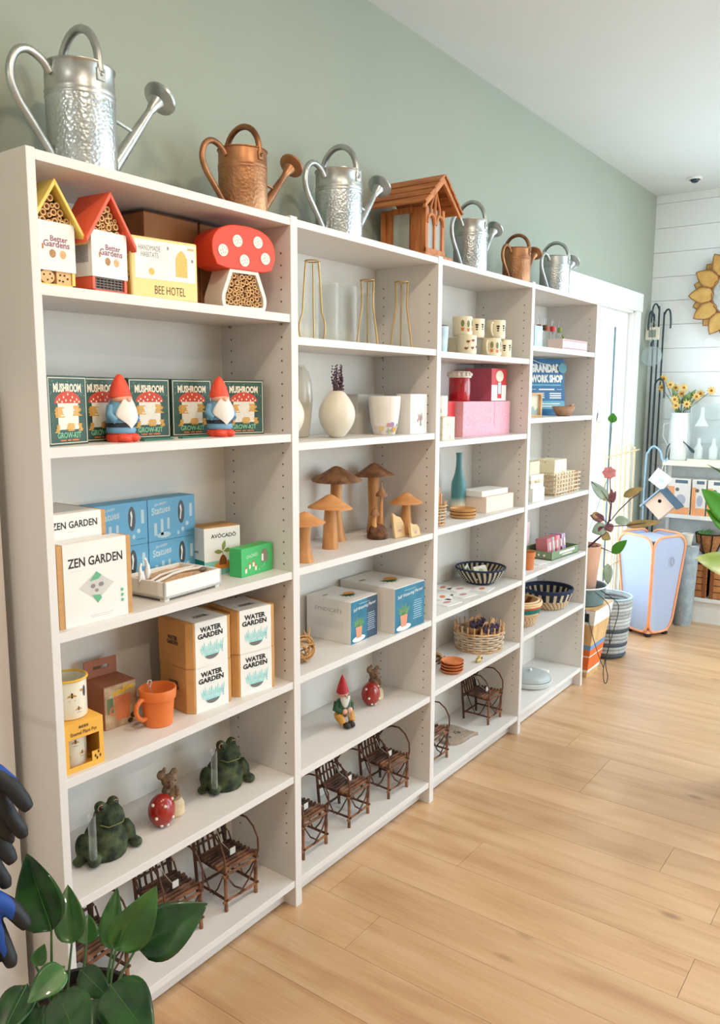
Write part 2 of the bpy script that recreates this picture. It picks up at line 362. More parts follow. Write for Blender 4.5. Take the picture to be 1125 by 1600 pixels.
# ---------------------------------------------------------------- bookcases
D = -0.28; TP = 0.0287
XP = [0.0087, 0.783, 1.566, 2.349, 3.132]
SH = [[1.7425, 1.416, 1.0235, 0.695, 0.402], [1.684, 1.390, 1.028, 0.7015, 0.407], [1.679, 1.359, 1.036, 0.706, 0.417], [1.738, 1.424, 1.040, 0.716, 0.433]]
BOT = [0.066, 0.064, 0.068, 0.080]; ST = 0.022
m_back = M('white_back_board', (230, 225, 216), 0.6, var=0.01)
m_hole = M('pin_hole', (96, 86, 76), 0.8)
m_pin = M('nickel_pin', (170, 165, 155), 0.35, 0.8)
BK = ['white bookcase nearest the camera, mushroom kits and bee hotels on it', 'white bookcase holding glass vases and carved wooden mushrooms', 'white bookcase holding stacked mugs and pink boxes', 'white bookcase farthest from camera, beside the glazed door']
def inner(i): return (XP[i]+(0.02 if i == 0 else TP), XP[i+1])
for i in range(4):
    t = thing('bookcase', BK[i], 'bookcase', (XP[i], 0, 0), group='white bookcases along the wall'); ox = XP[i]
    x0, x1 = inner(i); x0 -= ox; x1 -= ox
    if i == 0:
        b = MB(); b.box(0, x0, D, -0.004, 0, 2.02); b.build('side_panel', m_white, t, smooth=False, bevel=0.0012)
    b = MB(); rw = TP if i < 3 else 0.022; b.box(x1, x1+rw, D, -0.004, 0, 2.02+(0.004 if i < 3 else 0)); b.build('side_panel', m_white, t, smooth=False, bevel=0.0012)
    b = MB(); b.box(x0, x1, D+0.001, -0.004, 1.998, 2.018); b.build('top_panel', m_white, t, smooth=False, bevel=0.001)
    for z in SH[i]:
        b = MB(); b.box(x0+0.0005, x1-0.0005, D+0.003, -0.013, z, z+ST); b.build('shelf', m_white, t, smooth=False, bevel=0.001)
    z = BOT[i]; b = MB(); b.box(x0, x1, D+0.003, -0.012, z, z+ST); b.build('bottom_shelf', m_white, t, smooth=False, bevel=0.001)
    b = MB(); b.box(x0, x1, D+0.045, D+0.06, 0.004, z); b.build('plinth', m_white, t, smooth=False, bevel=0.001)
    b = MB(); b.box(x0, x1, -0.012, -0.005, z, 2.0); b.build('back_panel', m_back, t, smooth=False)
    b = MB()
    for yy in (D+0.035, -0.05):
        zz = 0.20
        while zz < 1.93:
            if all(abs(zz-s-ST/2) > 0.018 for s in SH[i]): b.tube([(x1-0.0006, yy, zz), (x1+0.001, yy, zz)], 0.0028, 6)
            zz += 0.032
    o = b.build('shelf_pin_holes', m_hole, t); o['kind'] = 'stuff'
    for z in SH[i]:
        for yy in (D+0.035, -0.05):
            b = MB(); b.tube([(x1, yy, z-0.0035), (x1-0.008, yy, z-0.0035)], 0.0033, 8); b.build('shelf_pin', m_pin, t)
def top(bay, k):   # k = 0 top of unit, 1..5 shelves from above, 6 bottom
    return 2.018 if k == 0 else (BOT[bay] if k == 6 else SH[bay][k-1]) + ST
# ---------------------------------------------------------------- shared object materials
def hammered(name, rgb, rough, metal, rgb2):
    m = M(name, rgb, rough, metal, rgb2=rgb2, scale=9, detail=4)
    nt = m.node_tree; n = nt.nodes; b = n['Principled BSDF']
    tc = n.new('ShaderNodeTexCoord'); vo = n.new('ShaderNodeTexVoronoi'); vo.inputs['Scale'].default_value = 130
    nt.links.new(tc.outputs['Object'], vo.inputs['Vector'])
    bp = n.new('ShaderNodeBump'); bp.inputs['Strength'].default_value = 0.40; bp.inputs['Distance'].default_value = 0.003
    nt.links.new(vo.outputs['Distance'], bp.inputs['Height']); nt.links.new(bp.outputs['Normal'], b.inputs['Normal'])
    return m
m_galvh = hammered('hammered_galvanised', (176, 184, 186), 0.30, 0.85, (214, 220, 220))
m_galv = M('galvanised_steel', (168, 172, 170), 0.34, 0.85, rgb2=(196, 200, 198), scale=20)
m_coph = hammered('hammered_copper', (146, 100, 68), 0.42, 0.75, (194, 146, 106))
m_cop = M('aged_copper', (132, 88, 60), 0.42, 0.75, rgb2=(184, 132, 92), scale=12)
m_kraft = M('kraft_card', (196, 150, 98), 0.8, var=0.05, scale=30, stretch=(1, 1, 4))
m_kraftd = M('brown_carton', (170, 118, 74), 0.8, var=0.06, scale=25)
m_card = M('white_card', (232, 229, 223), 0.6, var=0.01)
m_ink = M('black_ink', (38, 36, 38), 0.6); m_inkg = M('grey_ink', (140, 138, 136), 0.6); m_mark = M('white_ink', (238, 236, 228), 0.6)
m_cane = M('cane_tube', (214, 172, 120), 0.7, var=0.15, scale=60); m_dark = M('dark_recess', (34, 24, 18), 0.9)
m_tag = M('paper_tag', (236, 230, 218), 0.7)

def smooth_path(c, k=4):
    out = []
    for i in range(len(c)-1):
        p0, p1, p2, p3 = c[max(0, i-1)], c[i], c[i+1], c[min(len(c)-1, i+2)]
        for j in range(k):
            u = j/k; out.append(0.5*((2*p1)+(p2-p0)*u+(2*p0-5*p1+4*p2-p3)*u*u+(3*p1-p0-3*p2+p3)*u*u*u))
    return out+[c[-1]]
# ---------------------------------------------------------------- watering cans on top of the bookcases
def can(label, x, r, h, mh, mp, y=-0.15, rz=0.0, group=None):
    t = thing('watering_can', label, 'watering can', (x, y, 2.0185), rz, group)
    k = r/0.075; b = MB()
    b.lathe([(r*0.98, 0), (r, 0.004), (r, h*0.70), (r*0.95, h*0.70), (r*0.95, h*0.2)], 36); b.build('body', mh, t, angle=0.9)
    b = MB(); b.lathe([(r*0.995, h*0.695), (r*1.018, h*0.712), (r, h*0.73), (r, h*0.745), (r*1.018, h*0.762), (r, h*0.78), (r*0.985, h*0.975), (r*1.035, h*0.99), (r*1.03, h), (r*0.96, h*1.002), (r*0.945, h*0.97), (r*0.945, h*0.70)], 36, close_bottom=False); b.build('collar', mp, t, angle=0.9)
    # carrying arch across the mouth
    b = MB(); pts = [(0, -r*0.98, h*0.9)] + arc((0, 0, h*0.97), r*0.93, 180, 0, 14, 'yz', h*0.38) + [(0, r*0.98, h*0.9)]
    b.tube(pts, 0.0092*k, 10); hd = b.build('top_handle', mp, t)
    b = MB()
    for sgn in (-1, 1): b.cbox((0, sgn*r*1.0, h*0.885), (0.022*k, 0.006, 0.026*k))
    b.build('bracket', mp, hd, bevel=0.002)
    b = MB()
    for sgn in (-1, 1): b.ball((0, sgn*(r+0.004), h*0.885), 0.004*k, 8, 5)
    b.build('rivets', mp, hd)
    # pouring loop at the back
    cp = [Vector(p) for p in ((-r*0.98, 0, h*0.88), (-r*1.25, 0, h*0.97), (-r*1.7, 0, h*1.01), (-r*2.08, 0, h*0.93), (-r*2.24, 0, h*0.75), (-r*2.06, 0, h*0.58), (-r*1.6, 0, h*0.39), (-r*1.06, 0, h*0.17), (-r*1.0, 0, h*0.10))]
    b = MB(); b.tube(smooth_path(cp, 4), 0.0088*k, 10)
    b.build('pouring_handle', mp, t)
    # spout, brace, rose
    p0 = Vector((r*0.9, 0, h*0.12)); p1 = Vector((r*2.62, 0, h*0.86)); dr_ = (p1-p0).normalized()
    b = MB(); b.tube([p0, p0.lerp(p1, .5), p1], [0.017*k, 0.0135*k, 0.0095*k], 12); sp = b.build('spout', mp if mp is m_cop else m_galv, t)
    b = MB(); q = p0.lerp(p1, 0.62); b.tube([(r*0.97, 0, h*0.66), (q.x, 0, q.z)], 0.005*k, 6); b.build('brace', mp, sp)
    a = p1; rr = 0.041*k; tl = Vector((0.70, 0, 0.71)).normalized()
    b = MB(); b.tube([a-dr_*0.004, a+dr_*0.012, a+dr_*0.022+tl*0.008], [0.0098*k, 0.013*k, 0.020*k], 16)
    c0 = a+dr_*0.022+tl*0.008; b.tube([c0, c0+tl*0.012*k, c0+tl*0.018*k, c0+tl*0.021*k], [0.020*k, rr, rr*1.02, rr*0.92], 20); b.build('rose', mp, sp, angle=0.6)
    return t
GW = 'watering cans on top of the bookcases'
can('largest galvanised hammered watering can at left end of bookcase top', 0.232, 0.0745, 0.232, m_galvh, m_galv, group=GW)
can('copper watering can above the red mushroom bee hotel', 0.738, 0.066, 0.178, m_coph, m_cop, group=GW)
can('galvanised watering can left of the wooden bird feeder', 1.180, 0.0745, 0.218, m_galvh, m_galv, y=-0.14, group=GW)
can('galvanised watering can right of the wooden bird feeder', 2.030, 0.068, 0.211, m_galvh, m_galv, group=GW)
can('smaller copper watering can between two galvanised ones', 2.458, 0.062, 0.166, m_coph, m_cop, group=GW)
can('galvanised watering can farthest from camera, beside the door', 2.885, 0.072, 0.188, m_galvh, m_galv, group=GW)

# ---------------------------------------------------------------- cedar bird feeder house
m_cedar = M('cedar', (178, 104, 52), 0.55, rgb2=(206, 134, 74), scale=8, stretch=(6, 6, 1)); m_cedd = M('cedar_roof', (164, 92, 44), 0.55, rgb2=(196, 122, 64), scale=8, stretch=(8, 1, 8))
t = thing('bird_feeder', 'cedar bird feeder house with gabled slat roof and clear windows', 'bird feeder', (1.632, -0.128, 2.0245))
b = MB(); b.box(-0.095, 0.095, -0.115, 0.105, 0, 0.014); b.build('base', m_cedar, t, bevel=0.002)
W2, Y0, Y1, ZE = 0.066, -0.088, 0.085, 0.176
for sx in (-1, 1):
    for yy in (Y0, Y1):
        b = MB(); b.cbox((sx*(W2-0.009), yy, 0.014+(ZE-0.014)/2), (0.018, 0.018, ZE-0.014)); b.build('post', m_cedar, t, bevel=0.0015)
    for (ya, yb) in ((Y0+0.009, Y0+0.062), (Y1-0.045, Y1-0.009)):
        b = MB(); b.box(sx*W2-sx*0.010 if sx < 0 else W2-0.012, sx*W2+0.012 if sx < 0 else W2, ya, yb, 0.014, ZE); b.build('side_board', m_cedar, t, bevel=0.001)
    b = MB(); b.box(sx*W2-0.003-sx*0.006, sx*W2+0.001-sx*0.006, Y0+0.062, Y1-0.045, 0.016, ZE-0.012); b.build('pane', glass('feeder_pane', (235, 240, 235), 0.30), t, smooth=False)
    b = MB(); b.box(sx*W2-0.010 if sx > 0 else -W2-0.002, W2+0.002 if sx > 0 else -W2+0.010, Y0+0.05, Y1-0.04, ZE-0.02, ZE); b.build('rail', m_cedar, t)
b = MB(); b.box(-W2+0.018, W2-0.018, Y0-0.002, Y0+0.002, 0.016, ZE-0.004); b.build('pane', glass('feeder_pane'), t, smooth=False)
b = MB(); b.box(-W2+0.018, W2-0.018, Y1-0.002, Y1+0.002, 0.016, ZE-0.004); b.build('pane', glass('feeder_pane'), t, smooth=False)
b = MB(); b.cbox((0, Y0-0.003, 0.014+(ZE-0.014)/2), (0.011, 0.010, ZE-0.014)); b.build('mullion', m_cedar, t, bevel=0.001)
b = MB(); b.box(-W2, W2, Y0-0.012, Y0-0.002, 0.014, 0.034); b.build('sill', m_cedar, t, bevel=0.001)
for sx in (-1, 1):       # pointed arches of the gable front
    for cx in (0.0,):
        b = MB(); b.tube([(sx*0.004, Y0-0.008, 0.118), (sx*0.008, Y0-0.008, 0.138), (sx*0.020, Y0-0.008, 0.150), (sx*0.036, Y0-0.008, 0.150), (sx*0.050, Y0-0.008, 0.140), (sx*0.056, Y0-0.008, 0.118)], 0.0065, 6); b.build('arch', m_cedar, t)
        b = MB(); b.tube([(sx*0.028, Y0-0.006, 0.148), (sx*0.030, Y0-0.006, 0.178), (sx*0.004, Y0-0.006, 0.232)], 0.005, 6); b.build('gable_tracery', m_cedar, t)
b = MB(); b.tube([(0, Y0-0.006, 0.14), (0, Y0-0.006, 0.262)], 0.005, 6); b.build('king_post', m_cedar, t)
ZR, RW = 0.278, 0.122
for sx in (-1, 1):
    d = Vector((sx*RW, 0, ZE-0.006-ZR)); L = d.length; d /= L; nrm = Vector((-d.z*sx, 0, d.x*sx)); nrm = nrm if nrm.z > 0 else -nrm
    for i in range(4):
        a0, a1 = i*L/4, (i+1)*L/4+0.006; c = []
        for (aa, off) in ((a0, 0.0), (a1, 0.004), (a1, 0.012), (a0, 0.008)):
            p = Vector((0, 0, ZR))+d*aa+nrm*off; c.append((p.x, p.z))
        if sx > 0: c = c[::-1]
        b = MB(); b.prism(c, -0.136, 0.118); b.build('roof_slat', m_cedd, t, smooth=False, bevel=0.001)
    b = MB(); c = [(0, ZR-0.002), (d.x*L, ZR+d.z*L-0.002), (d.x*L, ZR+d.z*L-0.016), (0, ZR-0.024)]
    b.prism(c if sx < 0 else c[::-1], -0.130, -0.120); b.build('barge_board', m_cedar, t, smooth=False)

# ---------------------------------------------------------------- bay 1, top shelf: bee hotels
def ring_mesh(r, l=0.012):
    b = MB(); n = 10
    prof = [(r, l), (r, 0), (r*0.62, 0), (r*0.62, l)]
    b.lathe(prof, n, close_bottom=False); b.xf(Matrix.Rotation(PI/2, 4, 'X') @ Matrix.Translation((0, 0, -l)) if False else Matrix.Rotation(-PI/2, 4, 'X'))
    return b.mesh('cane_tube', m_cane)
_ring = ring_mesh(0.01)
def canes(parent, inside, box, rmin, rmax, n, y, seed):
    """pack tube ends (each its own part) into a shape; inside(x, z, r) -> bool"""
    rr = random.Random(seed); put = []
    for k in range(6000):
        r = rmax-(rmax-rmin)*min(1, k/3000)*rr.random()**0.5
        x = rr.uniform(box[0], box[1]); z = rr.uniform(box[2], box[3])
        if not inside(x, z, r): continue
        if any((x-a)**2+(z-c)**2 < (r+q)**2*0.96 for a, c, q in put): continue
        put.append((x, z, r))
        if len(put) >= n: break
    for (x, z, r) in put:
        o = link('cane_tube', _ring, parent, (x, y-rr.uniform(0, 0.003), z)); o.scale = (r/0.01, 1, r/0.01)
z1 = top(0, 1)
def bee_house(label, loc, rz, w, d, he, ha, col, base):
    m = M('paint_%s' % base, col, 0.45, var=0.02)
    t = thing('bee_hotel', label, 'bee hotel', loc, rz, 'house-shaped bee hotels'); hw = w/2; th = 0.007
    b = MB(); b.box(-hw, -hw+th, -d/2, d/2, 0, he); b.box(hw-th, hw, -d/2, d/2, 0, he); b.box(-hw, hw, -d/2, d/2, 0, th); b.prism([(-hw, 0), (hw, 0), (hw, he), (0, ha-0.012), (-hw, he)], d/2-0.004, d/2)
    b.build('body', m, t, smooth=False)
    b = MB(); b.prism([(-hw+th, th), (hw-th, th), (hw-th, he), (0, ha-0.016), (-hw+th, he)], -d/2+0.016, -d/2+0.020); b.build('backing', m_dark, t, smooth=False)
    ov = 0.022; sl = (ha-he)/hw
    for sx in (-1, 1):
        c = [(0, ha), (sx*(hw+ov), ha-sl*(hw+ov)), (sx*(hw+ov), ha-sl*(hw+ov)-0.013), (0, ha-0.013)]
        b = MB(); b.prism(c if sx < 0 else c[::-1], -d/2-0.012, d/2+0.006); b.build('roof_board', m, t, smooth=False, bevel=0.0015)
    def ins(x, z, r): return z-r > he-0.030 and abs(x)+r < hw-th and z+r < ha-0.018-sl*abs(x)-0.25*r
    canes(t, ins, (-hw, hw, he-0.03, ha), 0.0042, 0.0072, 26, -d/2+0.004, 3 if base == 'yellow' else 4)
    zs0, zs1 = 0.033, he-0.012
    b = MB(); e = 0.0015; b.box(-hw-e, hw+e, -d/2-e, d/2+e, zs0, zs1); sl_ = b.build('paper_sleeve', m_card, t, smooth=False)
    yf = -d/2-e-0.0004; m_pl = M('plum_ink', (150, 96, 116), 0.6)
    text('Better', m_pl, sl_, 'lettering', w*0.44, None, (0.010, yf, zs0+(zs1-zs0)*0.66), bold=0.02)
    text('Gardens', m_pl, sl_, 'lettering', w*0.66, None, (0.004, yf, zs0+(zs1-zs0)*0.55), bold=0.02)
    patch([ell(0.0075, 0.0085, -0.006, 0.0, 16)], (0, yf, zs0+0.034), '-y', M('tan_print', (196, 152, 100), 0.7, rgb2=(150, 110, 70), scale=400), sl_, 'print')
    patch([ell(0.0075, 0.0085, 0.018, 0.0, 16)], (0, yf, zs0+0.034), '-y', M('peach_print', (232, 190, 140), 0.7, rgb2=(214, 150, 96), scale=400), sl_, 'print')
    patch([rect(0.004, 0.010, -0.028, 0.012)], (0, yf, zs0+0.034), '-y', M('rust_print', (196, 116, 70), 0.7), sl_, 'print')
    patch([rect(w*0.7, 0.0013, 0, 0.0026*j) for j in range(14)], (-hw-e-0.0004, 0, zs0+0.03), '-x', m_inkg, sl_, 'small_print')
    if base == 'yellow':
        mw = M('drilled_block', (222, 178, 126), 0.7, var=0.08); b = MB(); b.disc_y((-0.018, 0.0205), 0.0165, -d/2+0.002, -d/2+0.03, 20, rz=0.0135); b.build('wood_disc', mw, t)
        b = MB(); b.box(0.004, hw-th-0.001, -d/2+0.003, -d/2+0.03, th, 0.033); b.build('wood_block', mw, t, smooth=False)
        for j, (x, z) in enumerate([(-0.026, 0.024), (-0.018, 0.014), (-0.012, 0.026), (-0.008, 0.018), (0.010, 0.015), (0.018, 0.014), (0.012, 0.026), (0.022, 0.026), (0.029, 0.02)]):
            b = MB(); b.disc_y((x, z), 0.0018, -d/2+0.0012, -d/2+0.004, 8); b.build('drill_hole', m_dark, t)
    else:
        b = MB()
        for j in range(8): b.cbox((-hw+th+(w-2*th)*(j+0.5)/8, -d/2+0.004, 0.02), (0.0012, 0.002, 0.027))
        for j in range(5): b.cbox((0, -d/2+0.004, 0.009+0.0055*j), (w-2*th, 0.002, 0.0012))
        b.build('wire_mesh', M('wire', (120, 112, 104), 0.4, 0.6), t)
        b = MB(); b.box(-hw+th, hw-th, -d/2+0.008, -d/2+0.01, th, 0.033); b.build('cavity', M('dark_straw', (92, 64, 48), 0.9, var=0.4, scale=200), t, smooth=False)
    return t
bee_house('yellow house-shaped bee hotel at far left of top shelf', (0.085, -0.195, z1), 0, 0.092, 0.10, 0.142, 0.214, (232, 200, 98), 'yellow')
bee_house('coral red house-shaped bee hotel beside the yellow one', (0.213, -0.206, z1), math.radians(5), 0.096, 0.085, 0.142, 0.213, (232, 98, 68), 'red')
# brown cartons behind
for i, (x0, x1) in enumerate(((0.412, 0.588), (0.596, 0.772))):
    t = thing('carton', ['brown cardboard carton behind the bee hotel tin', 'brown cardboard carton behind the red mushroom bee hotel'][i], 'box', ((x0+x1)/2, -0.074, z1)); w = x1-x0
    b = MB(); b.box(-w/2, w/2, -0.056, 0.056, 0, 0.226); b.build('body', m_kraftd, t, smooth=False, bevel=0.0015)
    b = MB(); b.box(-w/2-0.0003, w/2+0.0003, -0.0565, 0.0565, 0.2225, 0.2265); b.build('lid_edge', M('carton_edge', (96, 62, 40), 0.8), t, smooth=False)
# bee hotel gift tin
t = thing('bee_hotel_tin', 'pale yellow bee hotel gift box with white printed panel', 'box', (0.372, -0.236, z1), math.radians(-9))
m_tin = M('butter_yellow', (238, 212, 140), 0.45, var=0.02); m_tinD = M('mustard_dots', (206, 156, 40), 0.5, rgb2=(110, 80, 30), scale=90, lo=0.58, hi=0.62)
b = MB(); b.box(-0.089, 0.089, -0.016, -0.006, 0, 0.138); b.build('lid', m_tin, t, bevel=0.006, bseg=3)
b = MB(); b.box(-0.0885, 0.0885, -0.006, 0.024, 0, 0.137); b.build('base', m_tinD, t, bevel=0.004)
yf = -0.0164
patch([rect(0.160, 0.086, 0.002, 0.088)], (0, yf, 0), '-y', M('pale_panel', (226, 228, 226), 0.5), t, 'printed_panel')
text('HANDMADE\nHABITATS', M('tin_grey_ink', (120, 112, 100), 0.6), t, 'lettering', 0.056, 0.026, (-0.040, yf-0.0003, 0.106), bold=-0.01)
text('BEE HOTEL', M('tin_brown_ink', (92, 74, 42), 0.6), t, 'lettering', 0.082, 0.019, (0.012, yf-0.0003, 0.022), bold=-0.005)
m_hc = M('honeycomb_print', (232, 200, 120), 0.6, rgb2=(214, 172, 84), scale=300)
patch([[(0.028, 0.056), (0.060, 0.056), (0.060, 0.098), (0.052, 0.112), (0.044, 0.117), (0.036, 0.112), (0.028, 0.098)]], (0, yf-0.0003, 0), '-y', m_hc, t, 'print')
patch([ell(0.008, 0.008, -0.036, 0.062)], (0, yf-0.0003, 0), '-y', m_hc, t, 'print'); patch([rect(0.018, 0.005, 0.070, 0.122)], (0, yf-0.0003, 0), '-y', m_hc, t, 'print')
patch([ell(0.0025, 0.004, 0.008, 0.118)], (0, yf-0.0003, 0), '-y', m_inkg, t, 'bee_print'); patch([ell(0.003, 0.004, 0.074, 0.096)], (0, yf-0.0003, 0), '-y', m_inkg, t, 'bee_print')
# red mushroom bee hotel
t = thing('mushroom_bee_hotel', 'red and white mushroom-shaped bee hotel filled with cane tubes', 'bee hotel', (0.632, -0.217, z1), math.radians(-9))
m_red = M('toadstool_red', (228, 70, 40), 0.4, var=0.03); m_mw = M('toadstool_white', (236, 228, 216), 0.45, var=0.01)
cap = []
for i in range(33):
    a = math.radians(-14+208*i/32); x = 0.100*math.copysign(abs(math.cos(a))**0.8, math.cos(a)); z = 0.146+0.062*math.copysign(abs(math.sin(a))**0.85, math.sin(a))
    cap.append((x, z))
cap = cap + [(-0.086, 0.104), (-0.055, 0.098), (0.055, 0.098), (0.086, 0.104)]
b = MB(); b.prism(cap, -0.045, 0.040); b.build('cap', m_red, t, angle=0.5, bevel=0.002)
for j, (x, z) in enumerate([(-0.068, 0.140), (-0.023, 0.168), (0.042, 0.172), (0.066, 0.134), (-0.002, 0.122)]):
    b = MB(); b.disc_y((x, z), 0.0150, -0.0468, -0.0445, 20); sp = b.build('white_spot', m_mw, t)
    b = MB(); rr = random.Random(j)
    for k in range(9):
        a = k*2.4; b.disc_y((x+0.0038*math.sqrt(k)*math.cos(a), z+0.0038*math.sqrt(k)*math.sin(a)), 0.0011, -0.0472, -0.0466, 6)
    b.build('holes', m_dark, sp)
def stem_w(u): return 0.045+0.026*min(1, (1-u)*1.5)-0.006*max(0, 0.15-u)/0.15
outer = [(stem_w(i/10), 0.098*i/10) for i in range(11)]; inr = [(max(0.01, stem_w(0.1+0.85*i/10)-0.010), 0.008+0.082*i/10) for i in range(11)]
b = MB(); vs = []; N = 11
yy = (-0.042, 0.036)
po = outer + [(-x, z) for x, z in outer[::-1]]; pi_ = inr + [(-x, z) for x, z in inr[::-1]]
K = len(po)
for p in (po, pi_):
    for y in yy: vs += [(x, y, z) for x, z in p]
fs = []
for i in range(K):
    j = (i+1) % K
    fs += [[i, j, 2*K+j, 2*K+i], [K+i, 3*K+i, 3*K+j, K+j], [i, K+i, K+j, j], [2*K+i, 2*K+j, 3*K+j, 3*K+i]]
b._add(vs, fs); b.build('stem_frame', m_mw, t, angle=0.5)
b = MB(); b.prism(pi_, -0.022, 0.034); b.build('cavity', m_dark, t, smooth=False)
def ins(x, z, r):
    u = (z-0.008)/0.082
    return 0 < z-r-0.007 and z+r < 0.091 and abs(x)+r < max(0.01, stem_w(0.1+0.85*min(1, max(0, u)))-0.011)
canes(t, ins, (-0.065, 0.065, 0.008, 0.092), 0.0035, 0.0068, 62, -0.036, 8)

# ---------------------------------------------------------------- bay 1, second shelf: mushroom kits and gnomes
z2 = top(0, 2)
m_kit = M('bottle_green_print', (44, 72, 60), 0.5, rgb2=(54, 84, 70), scale=40); m_kitS = M('kit_pattern', (24, 40, 36), 0.5)
m_cream = M('cream_ink', (236, 226, 204), 0.6); m_capr = M('cap_red_ink', (206, 70, 46), 0.6); m_och = M('ochre_ink', (218, 164, 72), 0.6); m_mint = M('mint_ink', (128, 190, 150), 0.6); m_stalk = M('stalk_ink', (228, 222, 208), 0.6, var=0.04, scale=120); m_orin = M('orange_ink', (214, 120, 66), 0.6); m_bluin = M('blue_ink', (110, 170, 190), 0.6); m_pin_ = M('pink_ink', (222, 116, 110), 0.6)
KG = 'mushroom growing kits'
def kit(label, x, y, deg, w=0.12, h=0.148, d=0.058, side=False):
    t = thing('mushroom_kit_box', label, 'box', (x, y, z2), math.radians(deg), KG)
    b = MB(); b.box(-w/2, w/2, -d/2, d/2, 0, h); b.build('carton', m_kit, t, smooth=False, bevel=0.0008)
    yf = -d/2-0.0003; yg = yf-0.0003
    patch(frame(w-0.006, h-0.008, 0.0016, 0, h/2), (0, yf, 0), '-y', m_cream, t, 'border_print')
    text('MUSHROOM', m_cream, t, 'lettering', 0.084, 0.019, (0, yf, h*0.825), bold=0.045)
    patch([[(0.040*math.cos(math.radians(a)), 0.026*math.sin(math.radians(a))) for a in range(0, 181, 12)]], (0, yf, h*0.605), '-y', m_capr, t, 'cap_print')
    patch([ell(0.0022, 0.0026, px, pz, 8) for px, pz in ((0, .019), (-.013, .013), (.014, .013), (-.026, .008), (.027, .008), (-.006, .006), (.008, .006), (-.032, .003), (.034, .003), (-.018, .003), (.02, .003))], (0, yg, h*0.605), '-y', m_cream, t, 'spot_print')
    rr = random.Random(2)
    patch([rect(0.062, 0.056, 0, 0.005)], (0, yf, h*0.605-0.033), '-y', m_stalk, t, 'stalk_print')
    cl = []
    for (cx, cz, n, ww) in ((-0.028, 0.015, 8, 0.026), (0.027, 0.018, 8, 0.026), (0.004, -0.014, 6, 0.024), (-0.034, -0.017, 6, 0.012), (0.036, -0.015, 6, 0.012)):
        for k in range(n): cl.append(rect(ww*rr.uniform(.55, 1.1), 0.0024, cx+rr.uniform(-.003, .003), cz-0.011+0.0028*k))
    patch(cl, (0, yg, h*0.605-0.033), '-y', m_och, t, 'cluster_print')
    text('GROW-KIT', m_mint, t, 'lettering', 0.072, 0.013, (0, yg-0.0002, h*0.145), bold=0.03)
    patch([rect(0.017, 0.003, -0.018, 0), rect(0.010, 0.003, 0.0, 0), rect(0.020, 0.003, 0.019, 0)], (0, yf, h*0.072), '-y', m_orin, t, 'small_print')
    patch([ell(0.0012, 0.0012, rr.uniform(-.052, .052), rr.uniform(.1, .138), 5) for k in range(26)], (0, yf, 0), '-y', m_mint, t, 'dots_print')
    patch([ell(0.002, 0.0035, -w/2+0.012+0.0137*k, rr.uniform(-d/2+0.01, d/2-0.01), 6) for k in range(8)], (0, 0, h+0.0003), '+z', m_orin, t, 'dots_print')
    for (col, px, pz) in ((m_bluin, -.020, .118), (m_bluin, .012, .070), (m_och, .004, .122), (m_och, -.004, .094), (m_pin_, -.014, .045), (m_orin, -.018, .074), (m_orin, .014, .016), (m_orin, -.016, .012)):
        sx, sz = px, pz
        patch([[(sx-.009, sz), (sx+.009, sz), (sx+.005, sz+.011), (sx, sz+.015), (sx-.005, sz+.011)], rect(.004, .012, sx, sz-.006)], (-w/2-0.0003, 0, 0), '-x', col, t, 'pattern_print')
    return t
kit('mushroom kit box leftmost on its shelf, patterned left side showing', 0.106, -0.196, 14)
kit('mushroom kit box behind the left gnome', 0.240, -0.140, 4)
kit('mushroom kit box in the middle, between the two gnomes', 0.400, -0.118, -5)
kit('mushroom kit box just left of the right gnome', 0.546, -0.115, -11)
kit('mushroom kit box rightmost on its shelf, beside the panel', 0.700, -0.160, -22)
m_gr = M('gnome_red', (230, 78, 52), 0.45); m_gb = M('gnome_blue', (112, 164, 196), 0.5); m_gw = M('gnome_beard', (232, 228, 220), 0.55); m_gs = M('gnome_skin', (232, 168, 142), 0.55); m_gk = M('gnome_belt', (40, 44, 54), 0.5)
